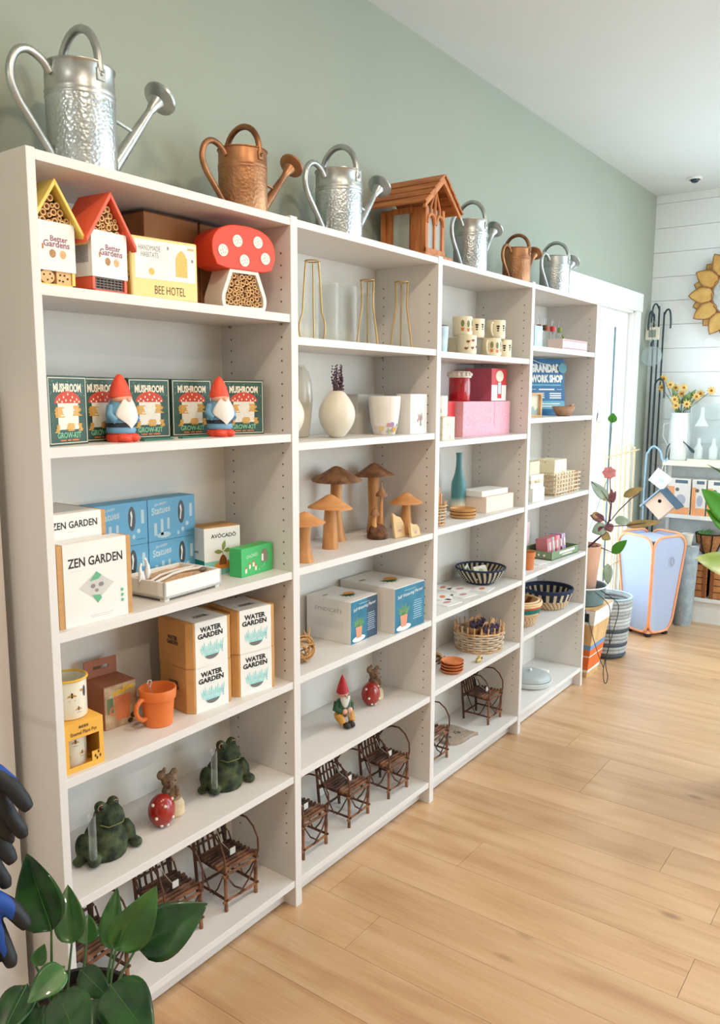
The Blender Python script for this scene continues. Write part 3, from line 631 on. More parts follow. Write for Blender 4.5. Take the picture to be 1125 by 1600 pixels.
def gnome(label, x, y, deg):
    t = thing('garden_gnome', label, 'gnome', (x, y, z2), math.radians(deg), 'red-hatted gnomes')
    b = MB(); b.lathe([(0.0, 0.0), (0.031, 0.0), (0.0345, 0.008), (0.033, 0.016), (0.026, 0.021)], 24, sy=1.0); b.ball((-0.014, -0.022, 0.010), (0.016, 0.020, 0.0105), 14, 8); b.ball((0.014, -0.022, 0.010), (0.016, 0.020, 0.0105), 14, 8); b.build('shoes', m_gr, t)
    b = MB(); b.lathe([(0.031, 0.020), (0.034, 0.026), (0.0325, 0.033), (0.033, 0.046), (0.031, 0.066), (0.027, 0.084), (0.021, 0.096)], 28, close_top=True); b.build('coat', m_gb, t)
    b = MB(); b.lathe([(0.0325, 0.034), (0.0345, 0.035), (0.0345, 0.043), (0.033, 0.044)], 28, close_bottom=False); b.build('belt', m_gk, t)
    for sx in (-1, 1):
        b = MB(); b.tube([(sx*0.026, 0.002, 0.082), (sx*0.035, -0.004, 0.062), (sx*0.030, -0.020, 0.048)], [0.009, 0.010, 0.008], 10); b.build('sleeve', m_gb, t)
    def beard(u, v):
        z = 0.030+(0.100-0.030)*v; wdt = 0.5+1.25*math.sin(PI*min(1, 0.15+0.8*v)); a = -PI/2+(u-0.5)*min(2.0, wdt*1.15)*max(0.06, min(1, v*2.4))
        r = 0.0345-0.010*max(0, v-0.35)+0.005*math.sin(PI*v)
        return (r*math.cos(a), r*math.sin(a), z)
    b = MB(); b.surf(beard, 14, 14); bo = b.build('beard', m_gw, t); md = bo.modifiers.new('solid', 'SOLIDIFY'); md.thickness = 0.004
    b = MB(); b.ball((0, -0.006, 0.098), (0.0245, 0.0235, 0.014), 20, 10); b.ball((0, -0.028, 0.096), (0.0065, 0.006, 0.006), 10, 8); b.build('face', m_gs, t)
    b = MB(); b.lathe([(0.0255, 0.101), (0.0270, 0.103), (0.0255, 0.108), (0.021, 0.124), (0.0145, 0.140), (0.008, 0.150), (0.003, 0.1545), (0.0, 0.155)], 24); b.build('hat', m_gr, t)
    return t
gnome('red-hatted gnome figurine on the left, in front of the second kit', 0.262, -0.207, 4)
gnome('red-hatted gnome figurine on the right, between two kit boxes', 0.572, -0.212, -14)
m_gst = M('green_stake', (30, 110, 90), 0.5)
for i, (x, y, a, L) in enumerate(((0.352, -0.226, 5, 0.10), (0.372, -0.205, -4, 0.09), (0.492, -0.205, 6, 0.11))):
    b = MB(); b.prism([(-L/2, 0), (L/2-0.012, 0), (L/2, 0.0015), (L/2-0.012, 0.004), (-L/2, 0.004)], -0.008, 0.008)
    o = b.build('plant_marker', m_gst, None, (x, y, z2), (0, 0, math.radians(a)), smooth=False, bevel=0.0005)
    tag(o, ['flat green plant marker lying nearest the left gnome', 'flat green plant marker lying behind the frontmost one', 'flat green plant marker lying beside the right gnome'][i], 'plant marker', 'green plant markers on the kit shelf')
# ---------------------------------------------------------------- bay 1, third shelf: zen gardens and boxes
z3 = top(0, 3)
m_mgr = M('leaf_green_ink', (104, 178, 136), 0.6); m_lg = M('light_grey_ink', (206, 202, 196), 0.6)
def sleeve_box(label, loc, rz, w, d, h, strip, group, words=True, name='zen_garden_box', tall=True):
    t = thing(name, label, 'box', loc, rz, group)
    b = MB(); b.box(-w/2, w/2, -d/2, d/2, 0, h); b.build('kraft_tray', m_kraft, t, smooth=False, bevel=0.001)
    b = MB(); e = 0.0012; b.box(-w/2+strip, w/2-strip, -d/2-e, d/2+e, 0.0, h+e); s = b.build('white_sleeve', m_card, t, smooth=False)
    return t, s, -d/2-e-0.0004
ZG = 'zen garden boxes'
t, s, yf = sleeve_box('zen garden box standing at the front of the shelf', (0.140, -0.238, z3), math.radians(-1), 0.190, 0.042, 0.182, 0.014, ZG)
text('ZEN GARDEN', m_ink, s, 'lettering', 0.140, 0.021, (0, yf, 0.140), bold=0.02)
patch([rect(0.03, 0.0012, -0.05, 0.122)], (0, yf, 0), '-y', m_lg, s, 'small_print')
patch([[(-0.045, 0.082), (0, 0.048), (0.045, 0.082), (0, 0.112)]], (0, yf, 0), '-y', m_lg, s, 'tray_print')
patch([[(-0.018, 0.094), (0.0, 0.114), (0.013, 0.104), (0.004, 0.096)], [(-0.013, 0.062), (0.008, 0.060), (0.012, 0.052), (0.001, 0.042)], ell(.004, .004, .066, .060), ell(.004, .004, .066, .048), ell(.004, .004, .066, .036)], (0, yf-0.0003, 0), '-y', m_mgr, s, 'green_print')
patch([ell(.006, .005, -.010, .082), ell(.007, .005, .011, .083), ell(.005, .004, -.001, .071)], (0, yf-0.0003, 0), '-y', m_inkg, s, 'stone_print')
patch([rect(0.062, 0.0014, 0.01, 0.016), rect(0.05, 0.0014, 0.01, 0.012)], (0, yf, 0), '-y', m_lg, s, 'small_print')
for k, (zz, lb) in enumerate(((z3, 'zen garden box lying at the back, underneath another'), (z3+0.1785, 'zen garden box lying on top at the back left'))):
    t, s, yf = sleeve_box(lb, (0.118, -0.115, zz), 0, 0.176, 0.192, 0.178 if k == 0 else 0.062, 0.013, ZG)
    text('ZEN GARDEN', m_ink, s, 'lettering', 0.116, 0.016, (0.006, yf, 0.038 if k else 0.145), bold=0.02)
    patch([rect(0.03, 0.001, 0, 0.022 if k else 0.12)], (0, yf, 0), '-y', m_lg, s, 'small_print')
m_sky = M('sky_blue_print', (104, 170, 206), 0.5, var=0.03); m_skyd = M('sky_blue_edge', (72, 138, 180), 0.5); m_pale = M('pale_blue_ink', (190, 214, 222), 0.6); m_win = M('dark_window', (70, 76, 82), 0.3)
lbs = ['blue statue set box, lower left of the four', 'blue statue set box, lower right of the four', 'blue statue set box, upper left of the four', 'blue statue set box, upper right of the four']
for k in range(4):
    cx = 0.352 if k % 2 == 0 else 0.518; zz = z3+(0.1135 if k > 1 else 0); w, h = 0.164, 0.113
    t = thing('statue_set_box', lbs[k], 'box', (cx, -0.048, zz), math.radians(0), 'four blue statue boxes')
    b = MB(); b.box(-w/2, w/2, -0.03, 0.03, 0, h); b.build('carton', m_sky, t, smooth=False, bevel=0.001); yf = -0.0304
    text('ZEN GARDEN', m_mark, t, 'lettering', 0.040, 0.006, (-0.040, yf, 0.099), rise=0.12)
    text('Statues', m_pale, t, 'lettering', 0.064, 0.020, (-0.038, yf, 0.083), bold=0.03, rise=0.10)
    patch([ell(0.0115, 0.032, 0.032, 0.070, 18)], (0, yf, 0), '-y', m_win, t, 'window')
    patch([[(0.026, 0.052), (0.030, 0.050), (0.034, 0.078), (0.031, 0.092), (0.027, 0.086), (0.029, 0.072)]], (0, yf-0.0003, 0), '-y', m_mark, t, 'statue_print')
    patch([rect(.010, .034, -.058, .032), rect(.009, .044, -.036, .036), rect(.008, .030, -.014, .044), ell(.024, .008, -.030, .014), rect(.010, .036, .066, .072), ell(.006, .006, .052, .036), ell(.005, .006, .036, .022), ell(.004, .006, .020, .014)], (0, yf-0.0001, 0), '-y', m_pale, t, 'statue_print')
    patch([rect(0.03, 0.003, 0.060, 0.014)], (0, yf, 0), '-y', m_skyd, t, 'small_print')
# avocado kit
t = thing('avocado_kit_box', 'white avocado growing kit box with kraft top', 'box', (0.652, -0.098, z3), math.radians(-12))
w, d, h = 0.118, 0.086, 0.134
b = MB(); b.box(-w/2, w/2, -d/2, d/2, 0, h); b.build('carton', m_card, t, smooth=False, bevel=0.001)
b = MB(); b.box(-w/2+.001, w/2-.001, -d/2+.001, d/2-.001, h-0.001, h+0.0015); b.build('kraft_top', m_kraft, t, smooth=False)
yf = -d/2-0.0004; m_teal = M('teal_print', (128, 190, 180), 0.6); m_teald = M('deep_teal_print', (30, 130, 120), 0.6); m_lgr = M('olive_leaf_print', (134, 152, 74), 0.6); m_brn = M('pit_brown', (132, 72, 34), 0.5); m_dor = M('dish_orange', (216, 134, 52), 0.6)
patch([rect(w, 0.040, 0, 0.020)], (0, yf, 0), '-y', m_teal, t, 'band_print'); patch([rect(d, 0.044, 0, 0.022)], (-w/2-0.0004, 0, 0), '-x', m_teald, t, 'band_print')
text('AVÒCADÒ', m_ink, t, 'lettering', 0.082, 0.014, (0.004, yf, 0.112), bold=0.02)
text('AVÒCADÒ', m_ink, t, 'lettering', 0.05, 0.007, (-w/2-0.0004, 0.012, 0.066), face='-x', bold=0.02)
def leafp(cx, cz, a, l, w_): 
    a = math.radians(a); return [(cx+l*u*math.cos(a)-w_*s_*math.sin(a)*math.sin(PI*u), cz+l*u*math.sin(a)+w_*s_*math.cos(a)*math.sin(PI*u)) for (u, s_) in [(i/6, 1) for i in range(7)]+[(i/6, -1) for i in range(5, 0, -1)]]
patch([leafp(0.0, 0.068, 75, 0.030, 0.006), leafp(0.0, 0.064, 172, 0.028, 0.006), leafp(0.003, 0.066, 8, 0.026, 0.006), rect(0.0015, 0.018, 0.0, 0.058)], (0, yf-0.0003, 0), '-y', m_lgr, t, 'leaf_print')
patch([ell(0.031, 0.011, 0.004, 0.027, 20)], (0, yf-0.0003, 0), '-y', m_dor, t, 'dish_print'); patch([[(-.012, .028), (.012, .028), (.012, .044), (.006, .054), (.0, .057), (-.006, .052), (-.011, .042)]], (0, yf-0.0005, 0), '-y', m_brn, t, 'seed_print')
# green gnome box
t = thing('gnome_set_box', 'bright green gnome set box with cut-out window', 'box', (0.704, -0.192, z3), math.radians(4))
m_grn = M('bright_green_print', (70, 182, 104), 0.5, var=0.04); w, d, h = 0.138, 0.044, 0.080
b = MB(); b.box(-w/2, w/2, -d/2, d/2, 0, h); b.build('carton', m_grn, t, smooth=False, bevel=0.001); yf = -d/2-0.0004
text('GNOMES', M('pale_green_ink', (176, 222, 180), 0.6), t, 'lettering', 0.050, 0.010, (-0.024, yf, 0.056), bold=0.02, rise=0.06)
patch([[(0.016, 0.030)]+[(0.031+0.015*math.cos(math.radians(a)), 0.052+0.016*math.sin(math.radians(a))) for a in range(180, -1, -20)]+[(0.046, 0.030)]], (0, yf, 0), '-y', M('grey_window', (134, 124, 112), 0.4), t, 'window')
patch([rect(.008, .020, .022, .044), ], (0, yf-.0003, 0), '-y', m_mark, t, 'figure_print')
for (x, zz) in ((-.050, .010), (-.034, .020), (-.018, .024), (-.008, .012)):
    patch([rect(.008, .012, x, zz+.006)], (0, yf-.0003, 0), '-y', m_cream, t, 'figure_print'); patch([[(x-.004, zz+.012), (x+.004, zz+.012), (x, zz+.020)]], (0, yf-.0003, 0), '-y', m_gr, t, 'hat_print')
patch([ell(.003, .004, .008, .012), ell(.003, .004, .020, .018), ell(.003, .004, .030, .022)], (0, yf-.0003, 0), '-y', m_mint, t, 'dots_print')
patch([ell(.014, .007, -.03, 0), ell(.012, .007, .02, .002), ell(.008, .006, .045, 0)], (0, 0, h+.0004), '+z', m_lgr, t, 'print')
# zen tray with raked sand and white figurines
t = thing('zen_garden_tray', 'white wooden zen garden tray with raked sand', 'tray', (0.432, -0.172, z3), math.radians(4))
w, d, h = 0.205, 0.150, 0.048; m_tray = M('white_painted_wood', (236, 232, 224), 0.45, var=0.01)
b = MB(); tw = 0.007; b.box(-w/2, w/2, -d/2, -d/2+tw, 0.006, h); b.box(-w/2, w/2, d/2-tw, d/2, 0.006, h); b.box(-w/2, -w/2+tw, -d/2, d/2, 0.006, h); b.box(w/2-tw, w/2, -d/2, d/2, 0.006, h); b.box(-w/2, w/2, -d/2, d/2, 0.006, 0.014)
b.build('tray_body', m_tray, t, smooth=False, bevel=0.0012)
for sx in (-1, 1):
    for sy in (-1, 1): b = MB(); b.cbox((sx*(w/2-.012), sy*(d/2-.012), .003), (.016, .016, .006)); b.build('foot', m_tray, t, smooth=False)
b = MB(); b.tube([(-w/2+tw, -0.038, h-.004), (-.05, -.022, h-.004), (0.0, -.002, h-.004), (.05, .002, h-.004), (w/2-tw, -.012, h-.004)], 0.0035, 6); b.tube([(-w/2+tw, -0.020, h-.004), (-.03, .012, h-.004), (.03, .022, h-.004), (w/2-tw, .016, h-.004)], 0.003, 6); b.build('divider', m_tray, t)
def sand(u, v):
    x = (u-.5)*(w-2*tw); y = (v-.5)*(d-2*tw); return (x, y, h-.010+.0012*math.sin(260*(y+.12*x*x*10+.25*x)))
b = MB(); b.surf(sand, 26, 60); b.build('sand', M('pink_sand', (214, 176, 138), 0.9, rgb2=(196, 152, 112), scale=160), t)
b = MB(); b.ball((.080, -.030, h-.004), (.014, .007, .006), 10, 6); b.build('stone', M('dark_pebble', (110, 92, 84), 0.5), t)
b = MB(); b.ball((.040, -.046, h-.006), (.016, .006, .005), 10, 6); b.build('stone', M('tan_pebble', (180, 150, 124), 0.6), t)
m_fig = M('white_resin', (240, 240, 238), 0.4, var=0.01)
def heron(label, loc, deg, s=1.0, lean=0.0):
    t2 = thing('bird_figurine', label, 'figurine', loc, math.radians(deg), 'white figurines in the zen tray')
    b = MB(); b.tube([(0, 0, 0), (0.001, 0, .010*s), (0.002+lean*.3, 0, .020*s), (0.004+lean*.6, 0, .034*s), (-0.002+lean*.9, 0, .046*s), (-.006+lean, 0, .052*s), (-.012+lean, 0, .053*s)], [.005*s, .0065*s, .0080*s, .0055*s, .0034*s, .0042*s, .001], 10); b.tube([(0.004+lean*.5, 0, .026*s), (.014, 0, .014*s), (.020, 0, .008*s)], [.006*s, .004*s, .001], 8); b.build('body', m_fig, t2)
    b = MB(); b.lathe([(0, 0), (.012*s, 0), (.011*s, .003), (.0, .004)], 12); b.build('base', m_brn if lean == 0 else m_fig, t2)
heron('upright white bird figurine on a brown base in the tray', (0.408-.040, -0.150, z3+h-.012), 20, 1.05)
heron('leaning white bird figurine at the left end of the tray', (0.408-.068, -0.170, z3+h-.012), 200, 0.95, 0.016)

# ---------------------------------------------------------------- bay 1, fourth shelf: mugs and water gardens
z4 = top(0, 4)
m_wk = M('water_kraft', (200, 148, 88), 0.75, var=0.04, scale=30); m_aq = M('aqua_ink', (140, 206, 206), 0.6, rgb2=(176, 222, 220), scale=160); m_bowl = M('bowl_grey_ink', (110, 108, 104), 0.6)
def water(label, x, y, zz, deg):
    w, d, h = 0.142, 0.130, 0.122
    t = thing('water_garden_box', label, 'box', (x, y, zz), math.radians(deg), 'water garden boxes')
    c = 0.016
    b = MB(); b._add([(-w/2, -d/2+c, 0), (-w/2+c*0.9, -d/2, 0), (w/2-c*.35, -d/2, 0), (w/2, -d/2+c*.3, 0), (w/2, d/2, 0), (-w/2, d/2, 0)] + [(-w/2, -d/2+c, h), (-w/2+c*.9, -d/2, h), (w/2-c*.35, -d/2, h), (w/2, -d/2+c*.3, h), (w/2, d/2, h), (-w/2, d/2, h)], [[5, 4, 3, 2, 1, 0], [6, 7, 8, 9, 10, 11]]+[[i, (i+1) % 6, 6+(i+1) % 6, 6+i] for i in range(6)])
    b.build('kraft_box', m_wk, t, smooth=False, bevel=0.002)
    e = 0.0012; x0, x1 = -w/2+0.019, w/2-0.015
    b = MB(); b.box(x0, x1, -d/2-e, d/2-0.002, -0.0, h+e*.5); s = b.build('white_sleeve', m_card, t, smooth=False); yf = -d/2-e-.0004; cx = (x0+x1)/2
    text('WATER', m_ink, s, 'lettering', 0.072, 0.0145, (cx-0.002, yf, 0.100), bold=0.05); text('GARDEN', m_ink, s, 'lettering', 0.084, 0.0145, (cx-0.004, yf, 0.083), bold=0.05)
    patch([rect(0.026, 0.001, cx, .072)], (0, yf, 0), '-y', m_aq, s, 'small_print')
    patch([leafp(cx-.030+.0055*k_, .030, 90-3*(k_-5.5), .026+.006*(k_ % 3), .0028) for k_ in range(12)], (0, yf, 0), '-y', m_aq, s, 'plant_print')
    patch([[(cx+.026*math.cos(math.radians(a)), .034+.018*math.sin(math.radians(a))) for a in range(180, 361, 15)]], (0, yf-.0003, 0), '-y', m_aq, s, 'bowl_print')
    patch([[(cx+.023*math.cos(math.radians(a)), .030+.014*math.sin(math.radians(a))) for a in range(190, 351, 16)]], (0, yf-.0005, 0), '-y', m_bowl, s, 'pebble_print')
    patch([ell(.002, .003, cx+.036, .030+.007*k, 6) for k in range(3)], (0, yf, 0), '-y', m_bluin, s, 'small_print')
    text('WATER\nGARDEN', m_ink, t, 'lettering', 0.046, 0.024, (-w/2-.0005, .004, .070), face='-x', bold=0.04)
    text('WATER\nGARDEN', m_ink, s, 'lettering', 0.052, 0.018, (cx, -.02, h+.0012), face='+z', bold=0.03)
water('water garden box, lower left of the four', 0.508, -0.168, z4, -5); water('water garden box, upper left of the four', 0.506, -0.169, z4+0.1225, -4)
water('water garden box, lower right of the four', 0.669, -0.182, z4, -10); water('water garden box, upper right of the four', 0.666, -0.184, z4+0.1225, -10)
m_yel = M('honey_yellow_card', (236, 176, 70), 0.55, var=0.03); m_en = M('cream_enamel', (236, 230, 210), 0.3, var=0.01, coat=0.3); m_enr = M('yellow_enamel', (234, 184, 60), 0.3); m_bee = M('bee_print', (60, 44, 28), 0.6); m_wing = M('bee_amber', (200, 144, 60), 0.6); m_moth = M('beetle_blue_ink', (66, 76, 92), 0.6)
def on_cyl(polys, r, ac, zc, mat, parent, name, r1=None):
    """flat print wrapped on a cylinder; ac = angle (deg) of the print centre"""
    vs = []; fs = []
    for pl in polys:
        o = len(vs)
        for (p, q) in pl:
            rr = r if r1 is None else r+(r1-r)*(zc+q); a = math.radians(ac)+p/r; vs.append(((rr+.0004)*math.cos(a), (rr+.0004)*math.sin(a), zc+q))
        fs.append(list(range(o, len(vs))))
    me = bpy.data.meshes.new(name); me.from_pydata(vs, [], fs); me.materials.append(mat); return link(name, me, parent)
def bee_prints(parent, r, angs):
    for (a, z, s) in angs:
        on_cyl([ell(.0026*s, .006*s, 0, 0, 10)], r, a, z, m_bee, parent, 'bee_print'); on_cyl([leafp(0, .001*s, 205, .011*s, .002*s), leafp(0, .001*s, -25, .011*s, .002*s)], r+.0002, a, z, m_wing, parent, 'wing_print')
        on_cyl([rect(.014*s, .0011, 0, -.011*s)], r, a, z, m_inkg, parent, 'small_print')
# boxed bee pot (yellow box with window) and loose bee pot on top
def bee_box(label, loc, deg, front=True):
    w, d, h = 0.097, 0.096, 0.112
    t = thing('bee_pot_box', label, 'box', loc, math.radians(deg), 'yellow bee pot boxes'); yf = -d/2
    b = MB(); b.box(-w/2, w/2, yf+.002, d/2, h-.0015, h); b.box(-w/2, w/2, yf+.002, d/2, 0, .0015); b.box(-w/2, -w/2+.0015, yf+.002, d/2, 0, h); b.box(w/2-.0015, w/2, yf+.002, d/2, 0, h); b.box(-w/2, w/2, d/2-.0015, d/2, 0, h)
    b.box(-w/2, w/2, yf, yf+.002, 0.076, h); b.box(-w/2, w/2, yf, yf+.002, 0, .012); b.box(-w/2, -w/2+.011, yf, yf+.002, .012, .076); b.box(w/2-.011, w/2, yf, yf+.002, .012, .076); b.box(.018, w/2-.011, yf, yf+.002, .012, .034)
    b.build('carton', m_yel, t, smooth=False, bevel=.0006)
    if front:
        text('BEES', m_bee, t, 'lettering', .024, .006, (0, yf-.0004, .101), bold=.03); text('Enamel Plant Pot', m_bee, t, 'lettering', .064, .0085, (0, yf-.0004, .088), bold=.01)
        for k, (x, z) in enumerate(((.026, .022), (.034, .030), (.030, .016), (.038, .020))): patch([ell(.0022, .0040, x, z, 8)], (0, yf-.0004, 0), '-y', m_bee, t, 'bee_print')
        b = MB(); b.lathe([(.034, .003), (.036, .006), (.036, .084), (.0375, .086), (.034, .086)], 28, (-.008, 0, 0)); p = b.build('enamel_pot', m_en, t)
        q = MB(); root = bpy.data.objects.new('printed_bees', None)
        o = p; bee_prints(o, .0362, [(-100, .064, .9), (-75, .036, .8), (-130, .034, .8)])
        for c in list(o.children): c.location = (-.008, 0, 0)
    return t
bee_box('yellow boxed enamel pot with window, under the bee mug', (0.0905, -0.215, z4), -4)
bee_box('yellow box tucked behind the bee mug at the back', (0.086, -0.068, z4), 0, False)
bk = thing('small_box', 'small yellow box on the back yellow box', 'box', (0.072, -0.07, z4+.113)); b = MB(); b.box(-.030, .030, -.03, .03, 0, .070); b.build('carton', m_yel, bk, smooth=False, bevel=.0006)
b = MB(); b.box(-.0302, .0302, -.0302, .0302, .066, .0704); b.build('lid', M('ochre_lid', (198, 140, 44), .6), bk, smooth=False)
t = thing('bee_mug', 'cream enamel pot printed with bees, yellow rim', 'mug', (0.090, -0.206, z4+.1135))
b = MB(); r = .0405; b.lathe([(r*.96, 0), (r, .003), (r, .088), (r*.97, .088), (r*.95, .010)], 36); bd = b.build('body', m_en, t)
b = MB(); b.tube([((r+.0012)*math.cos(2*PI*i/32), (r+.0012)*math.sin(2*PI*i/32), .0885) for i in range(32)], .0030, 8, closed=True); b.build('rim', m_enr, t)
bee_prints(bd, r, [(-112, .056, 1.1), (-92, .024, .8), (-150, .050, .9)])
on_cyl([ell(.0045, .013, 0, 0, 12)], r, -68, .060, m_moth, bd, 'beetle_print'); on_cyl([ell(.005, .003, -.008, .004, 8)], r, -68, .060, m_wing, bd, 'wing_print')
# printed mug box
t = thing('mug_gift_box', 'brown hanging gift box printed with a terracotta mug', 'box', (0.288, -0.090, z4), math.radians(-4))
w, d, h = .094, .088, .112; m_bx = M('red_brown_card', (164, 104, 76), .65, var=.05)
b = MB(); b.box(-w/2, w/2, -d/2, d/2, 0, h); b.build('carton', m_bx, t, smooth=False, bevel=.001)
b = MB(); yb = d/2
for (x0, x1, zz0, zz1) in ((-w/2, w/2, h, h+.020), (-w/2, w/2, h+.028, h+.045), (-w/2, -.022, h+.020, h+.028), (.022, w/2, h+.020, h+.028)): b.box(x0, x1, yb-.003, yb, zz0, zz1)
b.build('hang_tab', m_bx, t, smooth=False); yf = -d/2-.0004; m_tc = M('terracotta_ink', (214, 128, 84), .6)
patch([rect(w*.96, h*.97, 0, h/2)], (0, yf, 0), '-y', M('photo_print', (166, 128, 96), .55, rgb2=(206, 188, 152), scale=26), t, 'photo_print')
patch([rect(.018, .040, -.030, .060)], (0, yf-.0002, 0), '-y', M('sage_ink', (110, 128, 92), .6), t, 'print')
patch([[(-.014, .018), (.024, .018), (.028, .066), (.030, .082), (-.020, .082), (-.018, .066)], *[[(-.016+.0*0, .058), (-.030, .056), (-.034, .044), (-.028, .034), (-.014, .032), (-.014, .037), (-.025, .039), (-.028, .046), (-.025, .052), (-.016, .053)]]], (0, yf-.0004, 0), '-y', m_tc, t, 'mug_print')
patch([ell(.007, .006, x, z, 8) for x, z in ((-.016, .088), (-.004, .092), (.008, .090), (.020, .096), (.032, .098), (.014, .100))], (0, yf-.0005, 0), '-y', M('sunflower_ink', (226, 176, 50), .6), t, 'flower_print')
patch([ell(.010, .008, .036, .020)], (0, yf-.0004, 0), '-y', M('umber_ink', (78, 58, 42), .6), t, 'pebble_print'); patch([ell(.008, .006, .026, .008)], (0, yf-.0004, 0), '-y', M('umber_ink', (78, 58, 42), .6), t, 'pebble_print')
# terracotta pot mug with spade spoon
t = thing('terracotta_mug', 'orange terracotta flowerpot mug with handle', 'mug', (0.352, -0.195, z4)); m_ter = M('terracotta_glaze', (222, 118, 56), .4, var=.03)
b = MB(); b.lathe([(.034, 0), (.036, .002), (.0415, .068), (.0455, .070), (.0475, .094), (.0465, .096), (.0435, .096), (.041, .072), (.0385, .060), (.034, .012)], 40); b.build('body', m_ter, t, angle=.6)
b = MB(); b.tube([(-.040, 0, .074), (-.054, 0, .076), (-.066, 0, .066), (-.069, 0, .050), (-.063, 0, .034), (-.050, 0, .024), (-.036, 0, .024)], .0062, 10); b.build('handle', m_ter, t)
o = thing('spade_spoon', 'small silver spade-handled spoon resting in the terracotta mug', 'spoon', (0.336, -0.200, z4+.020)); b = MB(); b.tube([(0.012, 0, -.004), (-.008, .004, .082)], .0014, 6); b.tube([(-.008, .004, .082), (-.016, .004, .094), (-.013, .004, .102), (-.004, .004, .100), (-.003, .004, .092), (-.008, .004, .082)], .0013, 6); b.build('shaft', M('bright_steel', (220, 220, 222), .2, .7), o)
b = MB(); b.ball((.012, 0, -.004), (.007, .0018, .010), 10, 6); b.build('blade', M('bright_steel'  , (220, 220, 222), .2, .7), o)

# ---------------------------------------------------------------- figurines: frogs, mice on toadstools, gnomes holding tubes
def blob(name, parts, mat, parent, voxel=0.0032, sm=6):
    b = MB()
    for p in parts:
        if p[0] == 'b': b.ball(p[1], p[2], 16, 10)
        elif p[0] == 't': b.tube(p[1], p[2], 12)
        elif p[0] == 'l': b.lathe(p[1], 20, p[2] if len(p) > 2 else (0, 0, 0), close_top=True)
    o = b.build(name, mat, parent, angle=3.1)
    md = o.modifiers.new('merge', 'REMESH'); md.mode = 'VOXEL'; md.voxel_size = voxel; md.use_smooth_shade = True
    if sm: s_ = o.modifiers.new('smooth', 'SMOOTH'); s_.iterations = sm; s_.factor = .5
    return o
m_frog = M('mossy_frog_stone', (32, 44, 30), .85, rgb2=(86, 94, 60), scale=34, bump=.6, bscale=160, lo=.4, hi=.72); m_eye = M('frog_eye', (20, 16, 12), .15); m_eyer = M('eye_ring', (176, 140, 96), .5); m_tube = glass('tube_glass', (250, 252, 250), .05)
def tube_part(parent, x, y, z0, z1, r):
    b = MB(); b.lathe([(r*.5, z0), (r*.9, z0+.003), (r, z0+.01), (r, z1-.002), (r*1.12, z1)], 18, (x, y, 0)); return lab(b.build('glass_tube', m_tube, parent), 'clear glass tube')
def frog(label, x, y, zz, deg, s=1.0):
    t = thing('frog_figurine', label, 'figurine', (x, y, zz), math.radians(deg), 'frog figurines')
    k = s
    B = [('b', (0, .004*k, .040*k), (.047*k, .044*k, .042*k)), ('b', (0, 0, .066*k), (.037*k, .036*k, .030*k)), ('b', (.002*k, -.014*k, .098*k), (.035*k, .031*k, .024*k)), ('b', (.004*k, -.028*k, .091*k), (.031*k, .021*k, .015*k)), ('l', [(.044*k, 0), (.048*k, .006*k), (.048*k, .034*k), (.044*k, .044*k)]),
         ('b', (-.015*k, -.010*k, .121*k), .0135*k), ('b', (.017*k, -.010*k, .122*k), .0135*k),
         ('b', (-.050*k, .006*k, .032*k), (.018*k, .024*k, .032*k)), ('b', (.050*k, .006*k, .032*k), (.018*k, .024*k, .032*k)), ('t', [(.044*k, -.008*k, .060*k), (.055*k, -.014*k, .042*k), (.054*k, -.020*k, .022*k)], [.014*k, .013*k, .012*k]), ('t', [(-.044*k, -.008*k, .060*k), (-.054*k, -.016*k, .042*k), (-.052*k, -.030*k, .026*k)], [.014*k, .013*k, .012*k]),
         ('b', (.062*k, -.026*k, .012*k), (.015*k, .017*k, .012*k)), ('b', (-.050*k, -.038*k, .016*k), (.016*k, .012*k, .013*k)), ('b', (-.070*k, -.004*k, .010*k), (.013*k, .014*k, .010*k))]
    blob('body', B, m_frog, t, .003)
    for sx in (-1, 1):
        b = MB(); b.ball((sx*.018*k, -.0195*k, .123*k), (.0058*k, .0042*k, .0058*k), 12, 8); e = b.build('eye', m_eye, t)
        b = MB(); b.tube([(sx*.018*k+.0068*k*math.cos(a), -.0205*k+.002*k*abs(math.cos(a)), .123*k+.0068*k*math.sin(a)) for a in [2*PI*i/14 for i in range(14)]], .0013*k, 6, closed=True); b.build('eye_ring', m_eyer, e)
    b = MB(); b.tube([(-.030*k, -.034*k, .092*k), (-.018*k, -.049*k, .088*k), (0, -.0535*k, .090*k), (.018*k, -.049*k, .088*k), (.030*k, -.034*k, .092*k)], .0016*k, 6); b.build('mouth_line', M('mouth_olive', (104, 112, 62), .7), t)
    tube_part(t, -.053*k, -.040*k, .022*k, .128*k, .0085*k)
    return t
z5 = top(0, 5)
frog('green frog figurine with a glass tube, at far left of its shelf', 0.200, -0.165, z5, -6, 1.08)
frog('green frog figurine with a glass tube, at right end of its shelf', 0.622, -0.150, z5, -14, 1.08)
m_fur = M('mouse_fur', (74, 54, 42), .85, rgb2=(150, 118, 90), scale=50, bump=.5, bscale=200); m_red2 = M('glossy_red', (158, 34, 24), .22, coat=.4, var=.05); m_wh = M('spot_cream', (232, 222, 202), .5); m_belly = M('stone_cream', (206, 184, 148), .8, var=.1, scale=40)
